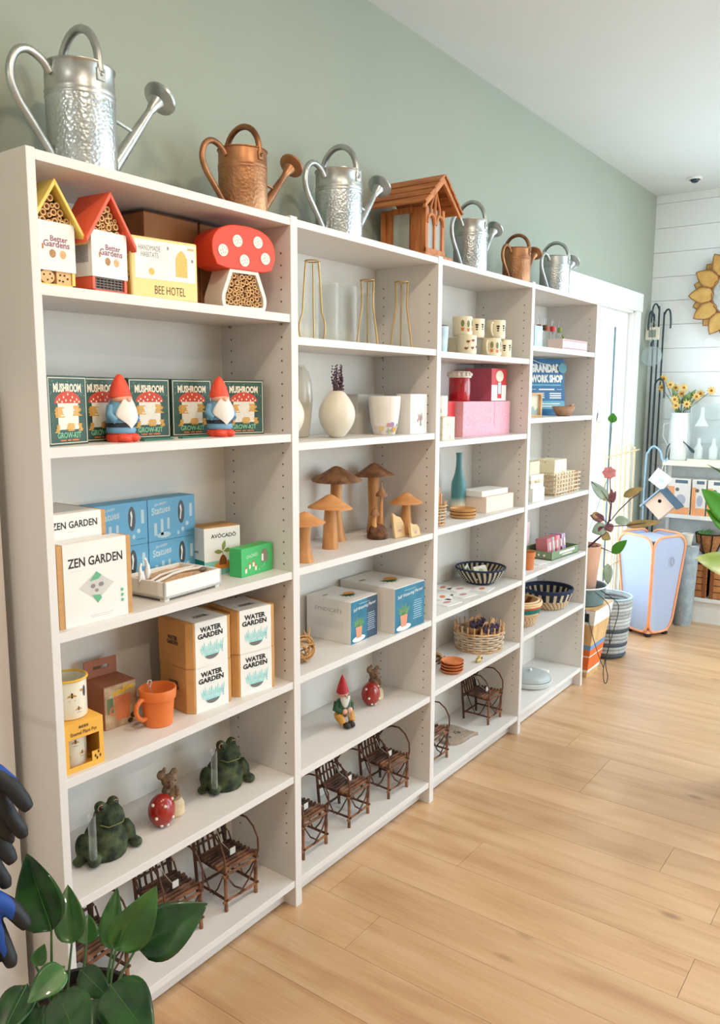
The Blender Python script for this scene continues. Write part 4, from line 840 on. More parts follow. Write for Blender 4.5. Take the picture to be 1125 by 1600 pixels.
def mouse(label, x, y, zz, deg, s=1.0):
    t = thing('mouse_figurine', label, 'figurine', (x, y, zz), math.radians(deg), 'mouse and toadstool figurines'); k = s
    c = (-.030*k, -.022*k, .0415*k); rad = (.034*k, .032*k, .042*k)
    b = MB(); b.ball(c, rad, 22, 14); cp = b.build('toadstool_cap', m_red2, t); 
    for (a, el) in ((-100, 30), (-60, -20), (-140, -8), (-75, -52), (-30, 38), (-165, 35), (-120, -45)):
        a, el = math.radians(a), math.radians(el); n = Vector((math.cos(el)*math.cos(a), math.cos(el)*math.sin(a), math.sin(el))); p = Vector((c[0]+rad[0]*n.x, c[1]+rad[1]*n.y, c[2]+rad[2]*n.z)); b = MB(); b.ball(p, .0042*k, 8, 6); b.build('white_spot', m_wh, cp)
    b = MB(); b.lathe([(.022*k, 0), (.027*k, .006*k), (.026*k, .030*k), (.018*k, .044*k)], 18, (.022*k, .006*k, 0), close_top=True); b.build('stone_base', m_belly, t)
    blob('body', [('b', (.010*k, .004*k, .064*k), (.022*k, .020*k, .026*k)), ('b', (.004*k, -.004*k, .100*k), (.020*k, .019*k, .018*k)), ('b', (-.003*k, -.021*k, .096*k), (.010*k, .012*k, .009*k)), ('b', (-.014*k, .004*k, .118*k), (.012*k, .006*k, .013*k)), ('b', (.022*k, .002*k, .114*k), (.012*k, .006*k, .013*k)), ('t', [(-.006*k, -.006*k, .080*k), (-.020*k, -.024*k, .078*k)], [.008*k, .006*k]), ('t', [(.020*k, -.006*k, .076*k), (.020*k, -.022*k, .062*k)], [.008*k, .007*k]), ('t', [(-.004*k, .004*k, .124*k), (-.004*k, .003*k, .136*k)], [.006*k, .003*k])], m_fur, t, .0026, 3)
    for sx in (-1, 1):
        b = MB(); b.ball((.003*k+sx*.009*k, -.020*k, .104*k), .0024*k, 8, 6); b.build('eye', m_eye, t)
    return t
mouse('brown mouse figurine on a spotted red toadstool, between the frogs', 0.402, -0.160, z5, -10, 1.06)

# ---------------------------------------------------------------- miniature twig chairs
m_twig = M('willow_twig', (52, 32, 24), .75, rgb2=(102, 66, 46), scale=30, stretch=(1, 1, .3), bump=.3, bscale=120); m_twl = M('bark_twig', (84, 52, 36), .75, rgb2=(150, 100, 66), scale=22, bump=.3, bscale=120); m_cut = M('cut_end', (196, 150, 96), .8)
def twig(b, p, q, r, rr, n=6, wob=.0012):
    p, q = Vector(p), Vector(q); pts = [p.lerp(q, i/4)+(Vector((rr.uniform(-wob, wob), rr.uniform(-wob, wob), rr.uniform(-wob, wob))) if 0 < i < 4 else Vector()) for i in range(5)]
    b.tube(pts, [r*rr.uniform(.92, 1.1) for _ in pts], n); return b
def make_chair(label):
    rr = random.Random(11); t = thing('twig_chair', label, 'chair', (0, 0, 0), 0, 'miniature twig chairs')
    W, YF, YB, ZS = .058, -.058, .066, .118
    for sx in (-1, 1):
        o = twig(MB(), (sx*W, YF, 0), (sx*W, YF, .136), .0052, rr, 8).build('leg', m_twl, t); twig(MB(), (sx*W, YB, 0), (sx*(W+.002), YB+.016, .200), .0052, rr, 8).build('leg', m_twig, t)
    for (z, r_) in ((.030, .0042), (ZS-.008, .0046)):
        twig(MB(), (-W-.010, YF, z), (W+.010, YF, z), r_, rr).build('stretcher', m_twl, t); twig(MB(), (-W-.004, YB, z), (W+.004, YB, z), r_, rr).build('stretcher', m_twig, t)
        for sx in (-1, 1): twig(MB(), (sx*W, YF-.008, z+.006), (sx*W, YB+.006, z+.006), r_, rr).build('side_rail', m_twig, t)
    for i in range(8):
        y = YF+.004+i*.0155; twig(MB(), (-W-.008+rr.uniform(-.004, .004), y, ZS+.006), (W+.008+rr.uniform(-.004, .004), y, ZS+.006), .0050, rr).build('seat_twig', m_twig if i > 2 else m_twl, t)
    for i in range(6):
        x = -W+.010+i*(2*W-.02)/5; twig(MB(), (x, YB-.002, ZS), (x, YB+.016, .204-.006*abs(i-2.5)), .0040, rr).build('back_twig', m_twig, t)
    for z in (.150, .190): twig(MB(), (-W-.006, YB+.006+(z-.15)*.25, z), (W+.006, YB+.006+(z-.15)*.25, z), .0040, rr).build('back_rail', m_twig, t)
    for sx in (-1, 1):
        pts = [(sx*(W+.003), YF+.002, .10), (sx*(W+.006), YF-.006, .14), (sx*(W+.007), YF-.004, .172), (sx*(W+.006), YF+.014, .203), (sx*(W+.005), YF+.042, .222), (sx*(W+.004), YF+.074, .220), (sx*(W+.003), YB-.012, .202), (sx*(W+.004), YB+.008, .170)]
        MB().tube(pts, .0030, 6).build('arm_loop', m_twig, t)
        MB().tube([(sx*(W+.006), YF+.004, .110), (sx*(W+.004), YF+.030, .060), (sx*(W+.004), YF+.050, .034)], .0024, 6).build('side_brace', m_twig, t)
        MB().tube([(sx*(W+.004), YB-.002, .150), (sx*(W+.004), YB-.036, .080), (sx*(W+.004), YF+.060, .034)], .0024, 6).build('side_brace', m_twig, t)
        MB().tube([(sx*(W-.002), YF-.006, .106), (sx*.030, YF-.006, .066), (-sx*.012, YF-.006, .034)], .0026, 6).build('front_brace', m_twig, t)
    MB().tube([(.002, YB-.016, .190), (.006, YB-.034, .150), (.010, YF+.050, ZS+.012)], .0008, 5).build('string', m_tag, t)
    b = MB(); b.box(.000, .020, YF+.044, YF+.046, ZS+.010, ZS+.030); lab(b.build('price_tag', m_tag, t, smooth=False), 'white paper price tag')
    return t
z6 = top(0, 6)
ch0 = make_chair('twig chair at right end of the nearest bookcase'); ch0.location = (0.616, -0.160, z6); ch0.rotation_euler = (0, 0, math.radians(-3))
CG = 'miniature twig chairs'
def chair(label, x, y, bay, deg=0): return dup(ch0, label, (x, y, top(bay, 6)), math.radians(deg), CG)
chair('twig chair in the middle of the nearest bookcase, behind leaves', 0.408, -0.150, 0, -4)
chair('twig chair at left end of the nearest bookcase, behind the leafy plant', 0.158, -0.150, 0, 2)
# ================================================================ BAY 2
zb = [top(1, k) for k in range(7)]
m_brass = M('brass_wire', (186, 150, 88), .35, .75); m_clear = glass('clear_glass', (252, 253, 252), .03)
def wire_vase(label, x, y, zz, h=.236, belly=.040, bulge=False):
    t = thing('brass_frame_vase', label, 'vase', (x, y, zz), 0, 'glass vases with brass frames')
    def R(u):   # radius along height
        if bulge: return .020+(.036-.020)*(1-u)**0.8 + .010*math.sin(PI*min(1, max(0, (0.35-u)/0.35)))*(u < .35)
        return (.0185+(belly-.0185)*max(0, (.66-u)/.66)**1.0) + .0035*max(0, (u-.66)/.34)
    prof = [(R(i/14), .004+(h-.008)*i/14) for i in range(15)]
    b = MB(); b.lathe(prof, 28); b.build('glass', m_clear, t)
    for a in (0, 120, 240):
        a = math.radians(a+35); b = MB(); b.tube([((r+.0022)*math.cos(a), (r+.0022)*math.sin(a), z) for r, z in prof], .0026, 6); b.build('brass_leg', m_brass, t)
    for (u, z) in ((1, h), (0, .002)):
        r = R(u)+.0025; b = MB(); b.tube([(r*math.cos(2*PI*i/24), r*math.sin(2*PI*i/24), z) for i in range(24)], .0021, 6, closed=True); b.build('brass_ring', m_brass, t)
wire_vase('brass-framed glass vase at the front left, bellied', 1.022, -0.160, zb[1], .240, .040, True)
wire_vase('brass-framed glass vase at far left, behind another', 0.948, -0.080, zb[1], .235)
wire_vase('brass-framed glass vase in the middle, inside the row', 1.352, -0.130, zb[1], .222)
wire_vase('brass-framed glass vase nearest the right panel', 1.478, -0.185, zb[1], .226)
for i, (x, y, r, h) in enumerate(((1.195, -.085, .034, .200), (1.275, -.105, .030, .196), (1.428, -.075, .028, .190))):
    t = thing('glass_cylinder_vase', ['clear glass cylinder vase left of the other two cylinders', 'clear glass cylinder vase between the brass-framed vases', 'clear glass cylinder vase at the back right'][i], 'vase', (x, y, zb[1]), 0, 'plain glass cylinders')
    b = MB(); b.lathe([(r*.95, 0), (r, .004), (r, h), (r*.93, h), (r*.92, .012)], 24); b.build('glass', m_clear, t)
    b = MB(); b.lathe([(r*.9, .0005), (r*.9, .010)], 24, close_top=True); b.build('thick_base', m_clear, t)
# egg vases
m_egg = M('ivory_glaze', (224, 216, 198), .35, var=.02, scale=8); 
def egg(label, x, y, r=.058, h=.147):
    t = thing('egg_vase', label, 'vase', (x, y, zb[2]), 0, 'ivory egg vases'); prof = []
    for i in range(19):
        u = i/18; a = -PI/2+PI*(.10+.80*u); prof.append((r*math.cos(a)**.92, h*(u)))
    prof = [(prof[0][0]*.98, 0)]+prof[1:]+[(prof[-1][0]*.9, h), (prof[-1][0]*.8, h*.93)]
    b = MB(); b.lathe(prof, 36); b.build('body', m_egg, t, angle=1.0); return t
egg('ivory egg-shaped vase holding dried lavender', 1.098, -0.195); egg('ivory egg-shaped vase half hidden by the bookcase upright', 0.884, -0.165)
t = thing('lavender_bunch', 'bunch of dried lavender standing in the egg vase', 'dried flowers', (1.098, -0.195, zb[2]+.02)); rr = random.Random(4)
m_lav = M('dried_lavender', (82, 66, 84), .9, rgb2=(120, 98, 104), scale=120); m_stk = M('dry_stalk', (128, 100, 78), .9)
for k in range(22):
    a = rr.uniform(0, 2*PI); q = .016*math.sqrt(rr.random()); x0, y0 = .6*q*math.cos(a), .6*q*math.sin(a); x1, y1 = 1.2*q*math.cos(a), 1.2*q*math.sin(a); hh = rr.uniform(.168, .205)+(.018 if k == 0 else 0)
    b = MB(); b.tube([(x0*.3, y0*.3, 0), (x0, y0, .110), (x1, y1, hh-.04)], .0012, 4); s_ = b.build('stalk', m_stk, t)
    b = MB()
    for j in range(7):
        u = j/6; c = Vector((x1, y1, hh-.05+.052*u)); b.ball(c+Vector((rr.uniform(-.003, .003), rr.uniform(-.003, .003), 0)), .0042*(1-.45*u), 6, 4)
    b.build('flower_spike', m_lav, s_)
t = thing('tall_grey_vase', 'tall smoky grey glass vase behind the egg vases', 'vase', (1.052, -0.068, zb[2])); 
b = MB(); b.lathe([(.034, 0), (.040, .004), (.047, .06), (.052, .12), (.050, .165), (.040, .205), (.026, .222), (.030, .226), (.024, .226)], 30); b.build('body', M('smoke_glass', (226, 219, 202), .18, trans=.08, var=.01), t, angle=1.0)
# floral pot
m_pot = M('white_porcelain', (232, 226, 216), .3, var=.01); m_pur = M('lilac_ink', (160, 128, 168), .6); m_orf = M('marigold_ink', (222, 146, 62), .6); m_yf = M('buttercup_ink', (226, 196, 120), .6); m_vine = M('vine_ink', (150, 156, 126), .6); m_pkf = M('rose_ink', (196, 140, 148), .6)
t = thing('floral_planter', 'white planter painted with small flowers around its foot', 'planter', (1.372, -0.190, zb[2]))
b = MB(); b.lathe([(.036, 0), (.038, .003), (.047, .040), (.053, .085), (.0555, .128), (.0545, .131), (.051, .130), (.046, .03)], 36); bd = b.build('body', m_pot, t, angle=1.0)
def pr(z): return .0385+.0125*(z/.05) if z < .045 else .0495
for (a, z, s, m) in ((-128, .034, .0075, m_pkf), (-112, .035, .0085, m_pur), (-97, .018, .0085, m_orf), (-158, .022, .008, m_yf), (-80, .032, .006, m_vine)):
    on_cyl([ell(s, s, 0, 0, 12)], pr(z)+.0012, a, z, m, bd, 'flower_print')
on_cyl([leafp(0, 0, 40+70*k, .012, .0022) for k in range(4)], pr(.014)+.0014, -124, .012, m_vine, bd, 'leaf_print'); on_cyl([leafp(0, 0, 20+80*k, .010, .002) for k in range(4)], pr(.012)+.0014, -108, .012, m_vine, bd, 'leaf_print'); on_cyl([leafp(0, 0, 10+70*k, .010, .002) for k in range(4)], pr(.016)+.0014, -84, .016, m_vine, bd, 'leaf_print')
m_grey = M('grey_card', (206, 202, 194), .65, var=.02)
t = thing('grey_box', 'plain pale grey box behind the floral planter', 'box', (1.412, -0.066, zb[2]), math.radians(-3)); b = MB(); b.box(-.074, .074, -.04, .04, 0, .136); b.build('carton', m_grey, t, smooth=False, bevel=.001); b = MB(); b.box(-.0745, .0745, -.0405, .0405, .128, .1365); b.build('lid', M('grey_card_lid', (196, 192, 184), .65), t, smooth=False)
t = thing('floral_box', 'white box with a framed wildflower picture on the front', 'box', (1.496, -0.222, zb[2]), math.radians(-2)); b = MB(); b.box(-.052, .052, -.03, .03, 0, .138); b.build('carton', m_card, t, smooth=False, bevel=.001)
patch(frame(.072, .108, .002, .004, .070), (0, -.0304, 0), '-y', m_lg, t, 'border_print'); patch([leafp(.004+.003*k, .025, 60+12*k, .045+.006*(k % 3), .0022) for k in range(6)], (0, -.0306, 0), '-y', m_vine, t, 'stem_print'); patch([ell(.004, .006, -.006+.006*k, .046+.007*(k % 3), 8) for k in range(5)], (0, -.0308, 0), '-y', m_pkf, t, 'flower_print')

# carved wooden mushrooms
m_teak = M('pale_teak', (206, 150, 92), .6, rgb2=(176, 116, 64), scale=10, stretch=(4, 4, .8)); m_teakd = M('dark_teak', (118, 78, 52), .65, rgb2=(164, 116, 78), scale=12, stretch=(3, 3, 1)); m_teakc = M('cap_teak', (214, 154, 96), .6, rgb2=(188, 126, 72), scale=9, stretch=(1, 1, 5)); m_bark = M('bark', (74, 48, 32), .9, rgb2=(126, 84, 54), scale=40, bump=.8, bscale=90)
def wmush(label, x, y, rc, h, rs, rb, mcap, mst, lean=(0, 0), hc=.30, bend=0):
    t = thing('wooden_mushroom', label, 'wooden mushroom', (x, y, zb[3]), 0, 'carved wooden mushrooms'); ch = rc*hc*2.0; rr = random.Random(int(x*997)); n = 26
    ph = [rr.uniform(0, 6.28) for _ in range(4)]
    vs = []; fs = []; prof = [(1.0, 0), (.99, .06), (.72, .32), (.45, .62), (.18, .92), (.04, 1.0)]
    def wob(a): return 1+.045*math.sin(2*a+ph[0])+.03*math.sin(3*a+ph[1])+.015*math.sin(7*a+ph[2])
    und = [(.16, .10), (.6, .06)]
    for (r_, z_) in und+prof:
        for j in range(n):
            a = 2*PI*j/n; rad = rc*r_*wob(a); dz = .10*rc*math.sin(a+ph[3])*r_; vs.append((lean[0]+rad*math.cos(a), lean[1]+rad*math.sin(a), h-ch+ch*z_+dz*.5))
    L = len(und)+len(prof)
    for i in range(L-1):
        for j in range(n): fs.append([i*n+j, i*n+(j+1) % n, (i+1)*n+(j+1) % n, (i+1)*n+j])
    fs += [list(range(n))[::-1], [(L-1)*n+j for j in range(n)]]
    b = MB(); b._add(vs, fs); b.build('cap', mcap, t, angle=.9)
    k = 9; pts = []; rad = []
    for i in range(k):
        u = i/(k-1); pts.append((lean[0]*u+bend*math.sin(PI*u), lean[1]*u, (h-ch*.80)*u)); rad.append(rs*(1+.12*math.sin(5*u+ph[1]))+(rb-rs)*max(0, (1-u*2.2))**1.5)
    b = MB(); b.tube(pts, rad, 18); b.build('stem', mst, t, angle=1.0)
    return t
wmush('short wooden mushroom at far left front, cut by the upright', 0.896, -0.228, .062, .152, .020, .027, m_teakc, m_teak)
wmush('wooden mushroom with a pale broad cap, second from left', 1.108, -0.160, .074, .178, .021, .028, m_teakc, m_teak)
wmush('tall wooden mushroom with dark cap, left of the two tallest', 1.236, -0.090, .083, .257, .018, .034, m_teakd, m_teak, (-.004, 0), bend=-.004)
wmush('tall wooden mushroom with dark cap and curved stem', 1.452, -0.100, .078, .254, .019, .033, m_teakd, m_teak, (-.012, 0), bend=-.010)
wmush('small wooden mushroom at right with pale cap', 1.494, -0.205, .058, .151, .017, .030, m_teakc, m_teak, (0, 0), .32)
wmush('tiny wooden mushroom glimpsed behind the left upright', 0.880, -0.060, .030, .172, .010, .016, m_teakc, m_teak)
t = thing('driftwood_mushrooms', 'two thin pointed mushrooms carved on a dark bark root', 'wooden mushroom', (1.352, -0.178, zb[3]), 0, 'carved wooden mushrooms')
blob('root', [('l', [(.036, 0), (.038, .012), (.030, .035), (.016, .05)]), ('b', (-.018, .004, .026), (.020, .018, .026)), ('b', (.020, -.002, .024), (.018, .016, .024)), ('b', (0, -.014, .02), (.016, .014, .018))], m_bark, t, .003, 2)
for (x, hh, rc) in ((-.020, .118, .017), (.020, .200, .021)):
    b = MB(); b.tube([(x*.9, 0, .030), (x, 0, hh*.5), (x+.004, 0, hh*.76)], [.012, .0075, .0045], 12); b.build('stem', m_teak, t)
    b = MB(); b.lathe([(rc*.3, -.002), (rc, -.006), (rc*.9, .004), (rc*.4, .016), (rc*.16, hh*.12), (.001, hh*.24)], 18, (x+.004, 0, hh*.76)); b.build('cap', m_teakd, t)
m_slab = M('pale_split_wood', (226, 196, 146), .7, rgb2=(204, 164, 110), scale=14)
for i, (x, y, w, h, a) in enumerate(((1.412, -.232, .056, .090, -6), (1.466, -.262, .064, .052, 4))):
    b = MB(); b.prism([(-w/2, 0), (w/2, 0), (w*.52, h*.5), (w*.30, h*.78), (-w*.1, h*.86), (-w*.42, h), (-w*.50, h*.5)], -.005, .005); o = b.build('wood_slice', m_slab, None, (x, y, zb[3]), (math.radians(-12), 0, math.radians(a)), smooth=False, bevel=.0015)
    tag(o, ['pale split wood tag leaning on the driftwood mushrooms', 'pale split wood tag in front of the small mushroom'][i], 'wood tag', 'split wood tags')
    patch([ell(.011, .005, 0, h*.28)], (0, -.0056, 0), '-y', m_pkf, o, 'logo_print'); patch([rect(w*.5, .0012, 0, h*(.4+.09*k)) for k in range(3)], (0, -.0056, 0), '-y', m_vine, o, 'small_print')

# self-watering planter boxes
m_dteal = M('peacock_print', (30, 104, 134), .5, rgb2=(44, 124, 150), scale=12); m_navy = M('slate_print', (58, 78, 100), .5); m_wb = M('box_white', (226, 221, 214), .6, var=.01)
def planter_box(label, x, y, deg, w, d, h, side):
    t = thing('planter_box', label, 'box', (x, y, zb[4]), math.radians(deg), 'self-watering planter boxes'); hw, hd = w/2, d/2
    b = MB(); b.box(-hw, hw, -hd, hd, 0, h); b.build('carton', m_wb, t, smooth=False, bevel=.0012); yf = -hd-.0004
    patch([rect(w*.99, h*.985, 0, h*.495)], (0, yf, 0), '-y', m_dteal, t, 'front_print')
    if side: patch([rect(w*.40, h*.985, w*.295, h*.495)], (0, yf-.0002, 0), '-y', m_navy, t, 'slate_panel_print')  # darker slate panel on the right of the front print
    text('Self Watering Planter', m_mark, t, 'lettering', w*.84, h*.095, (w*.02, yf-.0004, h*.80), bold=.0, rise=.06)
    patch([rect(w*.38, .0012, 0, 0)], (0, yf-.0004, h*.90), '-y', m_pale, t, 'small_print')
    patch([rect(w*.30*(1-.1*(k % 3)), .0018, w*.26, h*(.20+.05*k)) for k in range(9)], (0, yf-.0004, 0), '-y', m_pale, t, 'small_print')
    px = -w*.20
    patch([leafp(px, h*.34, 25+16*k, h*(.26+.06*(k % 2)), h*.022) for k in range(9)], (0, yf-.0004, 0), '-y', M('fern_ink', (84, 132, 84), .6, rgb2=(120, 160, 100), scale=200), t, 'plant_print')
    patch([[(px-w*.12, h*.36), (px+w*.12, h*.36), (px+w*.09, h*.10), (px-w*.09, h*.10)]], (0, yf-.0006, 0), '-y', M('clay_ink', (222, 150, 116), .6), t, 'pot_print')
    patch([ell(w*.24, h*.07, px, h*.08)], (0, yf-.0005, 0), '-y', m_mark, t, 'saucer_print')
    patch([ell(w*.16, d*.10, w*.14, -d*.06, 18)], (0, 0, h+.0004), '+z', m_orf, t, 'lid_print'); patch([leafp(w*.02, -d*.10, 150+30*k, w*.2, .006) for k in range(7)], (0, 0, h+.0006), '+z', M('fern_ink2', (70, 110, 62), .6), t, 'lid_leaf_print')
    patch([ell(w*.10, d*.03, -w*.30, d*.20)], (0, 0, h+.0004), '+z', m_vine, t, 'lid_print')
    if side:
        xs = -hw-.0004
        text('SYNDICATE', M('warm_grey_ink', (150, 146, 140), .6), t, 'lettering', d*.62, h*.09, (xs, 0, h*.74), face='-x', bold=-.008)
        patch([rect(d*.22, .0012, 0, h*.64)]+[rect(d*.7, .001, 0, h*(.50-.028*k)) for k in range(7)], (xs, 0, 0), '-x', m_lg, t, 'small_print')
    return t
planter_box('self-watering planter box with grey lettered side, on the left', 1.222, -0.122, 1, .158, .186, .145, True)
planter_box('larger self-watering planter box on the right', 1.432, -0.146, -2, .186, .244, .160, False)
t = thing('grapevine_ball', 'loosely woven grapevine ball at the left upright', 'decoration', (0.916, -0.196, zb[4]+.0005)); rr = random.Random(9); m_vn = M('grapevine', (172, 120, 66), .8, rgb2=(206, 158, 98), scale=30)
for k in range(9):
    ax = Vector((rr.uniform(-1, 1), rr.uniform(-1, 1), rr.uniform(-.6, .6))).normalized(); u = ax.orthogonal().normalized(); v = ax.cross(u); R_ = rr.uniform(.034, .041)
    b = MB(); b.tube([Vector((0, 0, .0435))+(u*math.cos(2*PI*i/22)+v*math.sin(2*PI*i/22))*R_*(1+.08*math.sin(3*2*PI*i/22+k)) for i in range(22)], .0028, 6, closed=True); b.build('vine', m_vn, t)
for k in range(2): b = MB(); b.tube([(.020, -.010, .07), (.012+.02*k, -.006, .090), (.004+.034*k, -.004, .104)], [.003, .0026, .001], 6); b.build('vine_end', m_vn, t)

# gnome with tube, mouse
def tube_gnome(label, x, y, zz, deg):
    t = thing('gnome_figurine', label, 'gnome', (x, y, zz), math.radians(deg)); m_gj = M('moss_green_paint', (52, 92, 62), .6, var=.1); m_tr = M('ochre_paint', (196, 138, 52), .6, var=.08); m_bt = M('boot_brown', (58, 46, 40), .6); m_ht = M('hat_red_paint', (186, 36, 42), .55)
    b = MB(); b.ball((0, 0, .062), (.027, .022, .036), 16, 10); b.build('coat', m_gj, t)
    for sx in (-1, 1):
        b = MB(); b.tube([(sx*.014, 0, .038), (sx*.026, -.016, .040), (sx*.020, -.030, .018)], [.016, .015, .011], 12); b.build('trouser_leg', m_tr, t)
        b = MB(); b.ball((sx*.010, -.038, .011), (.012, .017, .011), 12, 8); b.build('boot', m_bt, t)
        b = MB(); b.tube([(sx*.022, 0, .086), (sx*.036, -.008, .068), (sx*.020, -.026, .058)], [.010, .0105, .009], 10); b.build('sleeve', m_gj, t)
        b = MB(); b.ball((sx*.012, -.030, .058), (.010, .008, .010), 10, 8); b.build('hand', m_gs, t)
    b = MB(); b.ball((0, -.010, .108), (.018, .017, .016), 16, 10); b.ball((0, -.028, .106), .0052, 8, 6); b.build('face', m_gs, t)
    for sx in (-1, 1): b = MB(); b.ball((sx*.007, -.0255, .112), .0022, 6, 5); b.build('eye', m_eye, t)
    b = MB(); b.lathe([(.002, -.040), (.012, -.028), (.020, -.006), (.018, .006)], 16, (0, -.018, .102), sy=.55); b.build('beard', m_gw, t)
    b = MB(); b.lathe([(.020, .116), (.0215, .119), (.016, .140), (.009, .162), (.0, .182)], 18, (0, -.004, 0)); b.build('hat', m_ht, t)
    tube_part(t, -.004, -.040, .040, .128, .0062); return t
tube_gnome('seated gnome figurine with red pointed hat holding a glass tube', 1.160, -0.168, zb[5], -12)
mouse('brown mouse on a red toadstool, right of the seated gnome', 1.398, -0.130, zb[5], -12, 1.04)
mouse('toadstool mouse mostly hidden behind the bookcase upright', 0.868, -0.135, zb[5], -10, 1.0)
chair('twig chair at right end of the second bookcase', 1.430, -0.168, 1, -2); chair('twig chair in the middle of the second bookcase', 1.182, -0.166, 1, 2); chair('twig chair at left end of the second bookcase', 0.944, -0.166, 1, 0)

# ================================================================ BAY 3
zc = [top(2, k) for k in range(7)]
m_mug = M('cream_mug', (232, 218, 184), .35, var=.02); m_brown = M('bird_brown_ink', (140, 84, 52), .6); m_olv = M('olive_ink', (130, 130, 76), .6)
def mug(label, x, y, zz, ang, art, r=.040, h=.076, mat=None, group='printed mugs piled on the shelf'):
    t = thing('mug', label, 'mug', (x, y, zz), 0, group); mat = mat or m_mug
    b = MB(); b.lathe([(r*.93, 0), (r*.98, .003), (r, .010), (r, h-.001), (r*.97, h), (r*.92, h-.002), (r*.91, .008)], 30); bd = b.build('body', mat, t)
    a = math.radians(ang); c, s_ = math.cos(a), math.sin(a)
    pts = [((r+dx)*c, (r+dx)*s_, zz_) for dx, zz_ in ((-.002, h*.80), (.012, h*.86), (.023, h*.72), (.026, h*.50), (.021, h*.30), (.010, h*.18), (-.002, h*.20))]
    b = MB(); b.tube(pts, .0046, 8); b.build('handle', mat, t)
    if art == 'birds':
        for (an, z) in ((-140, .050), (-108, .054), (-150, .024), (-112, .026), (-78, .030)):
            on_cyl([[(-.010, .002), (-.003, .006), (.004, .004), (.009, .007), (.007, .001), (.0, -.005), (-.006, -.003)]], r, an, z, m_brown, bd, 'bird_print'); on_cyl([rect(.0008, .006, 0, -.009)], r, an, z, m_bee, bd, 'bird_leg_print')
    elif art == 'cactus':
        for (an, z, m) in ((-150, .048, m_olv), (-115, .046, m_olv), (-80, .050, m_olv)): on_cyl([ell(.007, .014, 0, 0, 10)], r, an, z, m, bd, 'cactus_print'); on_cyl([[(-.007, -.006), (.007, -.006), (.005, -.019), (-.005, -.019)]], r, an, z-.010, m_orin, bd, 'pot_print')
    elif art == 'moth':
        for (an, z) in ((-140, .044), (-100, .046), (-70, .040)): on_cyl([ell(.008, .004, 0, .006, 8), ell(.006, .004, 0, -.003, 8), ell(.005, .003, 0, -.012, 8)], r, an, z, m_bee, bd, 'moth_print')
    return t
dz = .0765
mug('bird-printed cream mug at front left of the mug pile', 1.915, -.205, zc[1], 60, 'birds'); mug('cactus-printed mug in front, beside the bird mug', 2.128, -.205, zc[1], 190, 'cactus'); mug('cream mug at the front right of the pile', 2.238, -.200, zc[1], 200, 'moth')
mug('cream mug at the back, second layer below', 2.02, -.110, zc[1], 90, 'moth')
mug('cactus-printed mug stacked on the left of the pile', 1.962, -.160, zc[1]+dz, 20, 'cactus'); mug('cream mug stacked in the middle of the pile', 2.075, -.155, zc[1]+dz, 40, 'moth'); mug('moth-printed mug stacked at the right of the pile', 2.185, -.195, zc[1]+dz, 190, 'moth')
m_dkm = M('navy_mug', (60, 74, 84), .4); mug('dark navy mug behind the bird mug', 1.838, -.125, zc[1], 170, '', .036, .112, m_dkm)
t = thing('blue_tumbler', 'pale blue printed tumbler at far left of the mug shelf', 'tumbler', (1.672, -.225, zc[1])); b = MB(); b.lathe([(.030, 0), (.034, .090), (.032, .090), (.029, .006)], 24); b.build('body', M('ice_blue_glaze', (196, 214, 220), .25, rgb2=(160, 186, 196), scale=30), t)
b = MB(); b.lathe([(.034, .089), (.0352, .0905), (.034, .092)], 24, close_bottom=False); b.build('rim', m_mark, t)
# pink shelf
m_pinkb = M('pink_speckle_card', (232, 172, 184), .6, rgb2=(222, 140, 158), scale=180, lo=.5, hi=.7); m_plum = M('plum_pink_card', (196, 96, 116), .55, var=.04); m_redc = M('poppy_red_card', (210, 50, 50), .5); m_redg = M('ruby_jar', (176, 18, 30), .2, coat=.4)
def cartn(name, label, x, y, zz, deg, w, d, h, mat, cat='box', group=None, lid=None):
    t = thing(name, label, cat, (x, y, zz), math.radians(deg), group); b = MB(); b.box(-w/2, w/2, -d/2, d/2, 0, h); b.build('carton', mat, t, smooth=False, bevel=.0012)
    if lid: b = MB(); b.box(-w/2-.0006, w/2+.0006, -d/2-.0006, d/2+.0006, h*.93, h+.0006); b.build('lid', lid, t, smooth=False)
    return t
t = cartn('gift_box', 'wide pink speckled gift box under the plum box and red jar', 2.112, -.135, zc[2], 0, .420, .140, .140, m_pinkb); patch([rect(.003, .10, .062, .09)], (0, -.0705, 0), '-y', m_plum, t, 'tab_line')
t = cartn('mushroom_gift_box', 'plum and red gift box with a toadstool printed on it', 2.236, -.128, zc[2]+.1412, 0, .142, .128, .136, m_plum)
patch([rect(.137, .068, 0, .101)], (0, -.0645, 0), '-y', m_redc, t, 'front_print'); patch([rect(.137, .066, 0, .034)], (0, -.0645, 0), '-y', m_card, t, 'front_print'); patch([ell(.036, .024, .004, .104, 16)], (0, -.0648, 0), '-y', m_cream, t, 'cap_print'); patch([rect(.040, .070, .004, .046)], (0, -.0647, 0), '-y', m_redc, t, 'stem_print'); patch([rect(.028, .048, .004, .054)], (0, -.0649, 0), '-y', m_pale, t, 'label_print')
cartn('pale_box', 'pale card box under the red box', 1.842, -.118, zc[2], 0, .100, .110, .066, m_mug); cartn('red_box', 'small red box left of the wide pink box', 1.842, -.118, zc[2]+.0665, 0, .100, .110, .074, m_redc)
t = thing('red_jar', 'ruby red lidded jar with white scalloped lid', 'jar', (1.962, -.152, zc[2]+.141)); b = MB(); b.lathe([(.040, 0), (.043, .004), (.043, .088), (.041, .093)], 30, close_top=True); bd = b.build('body', m_redg, t)
b = MB(); b.lathe([(.047, .093), (.0475, .098), (.046, .112), (.042, .118), (.0, .121)], 30); ld = b.build('lid', M('lid_cream', (230, 220, 206), .4), t)
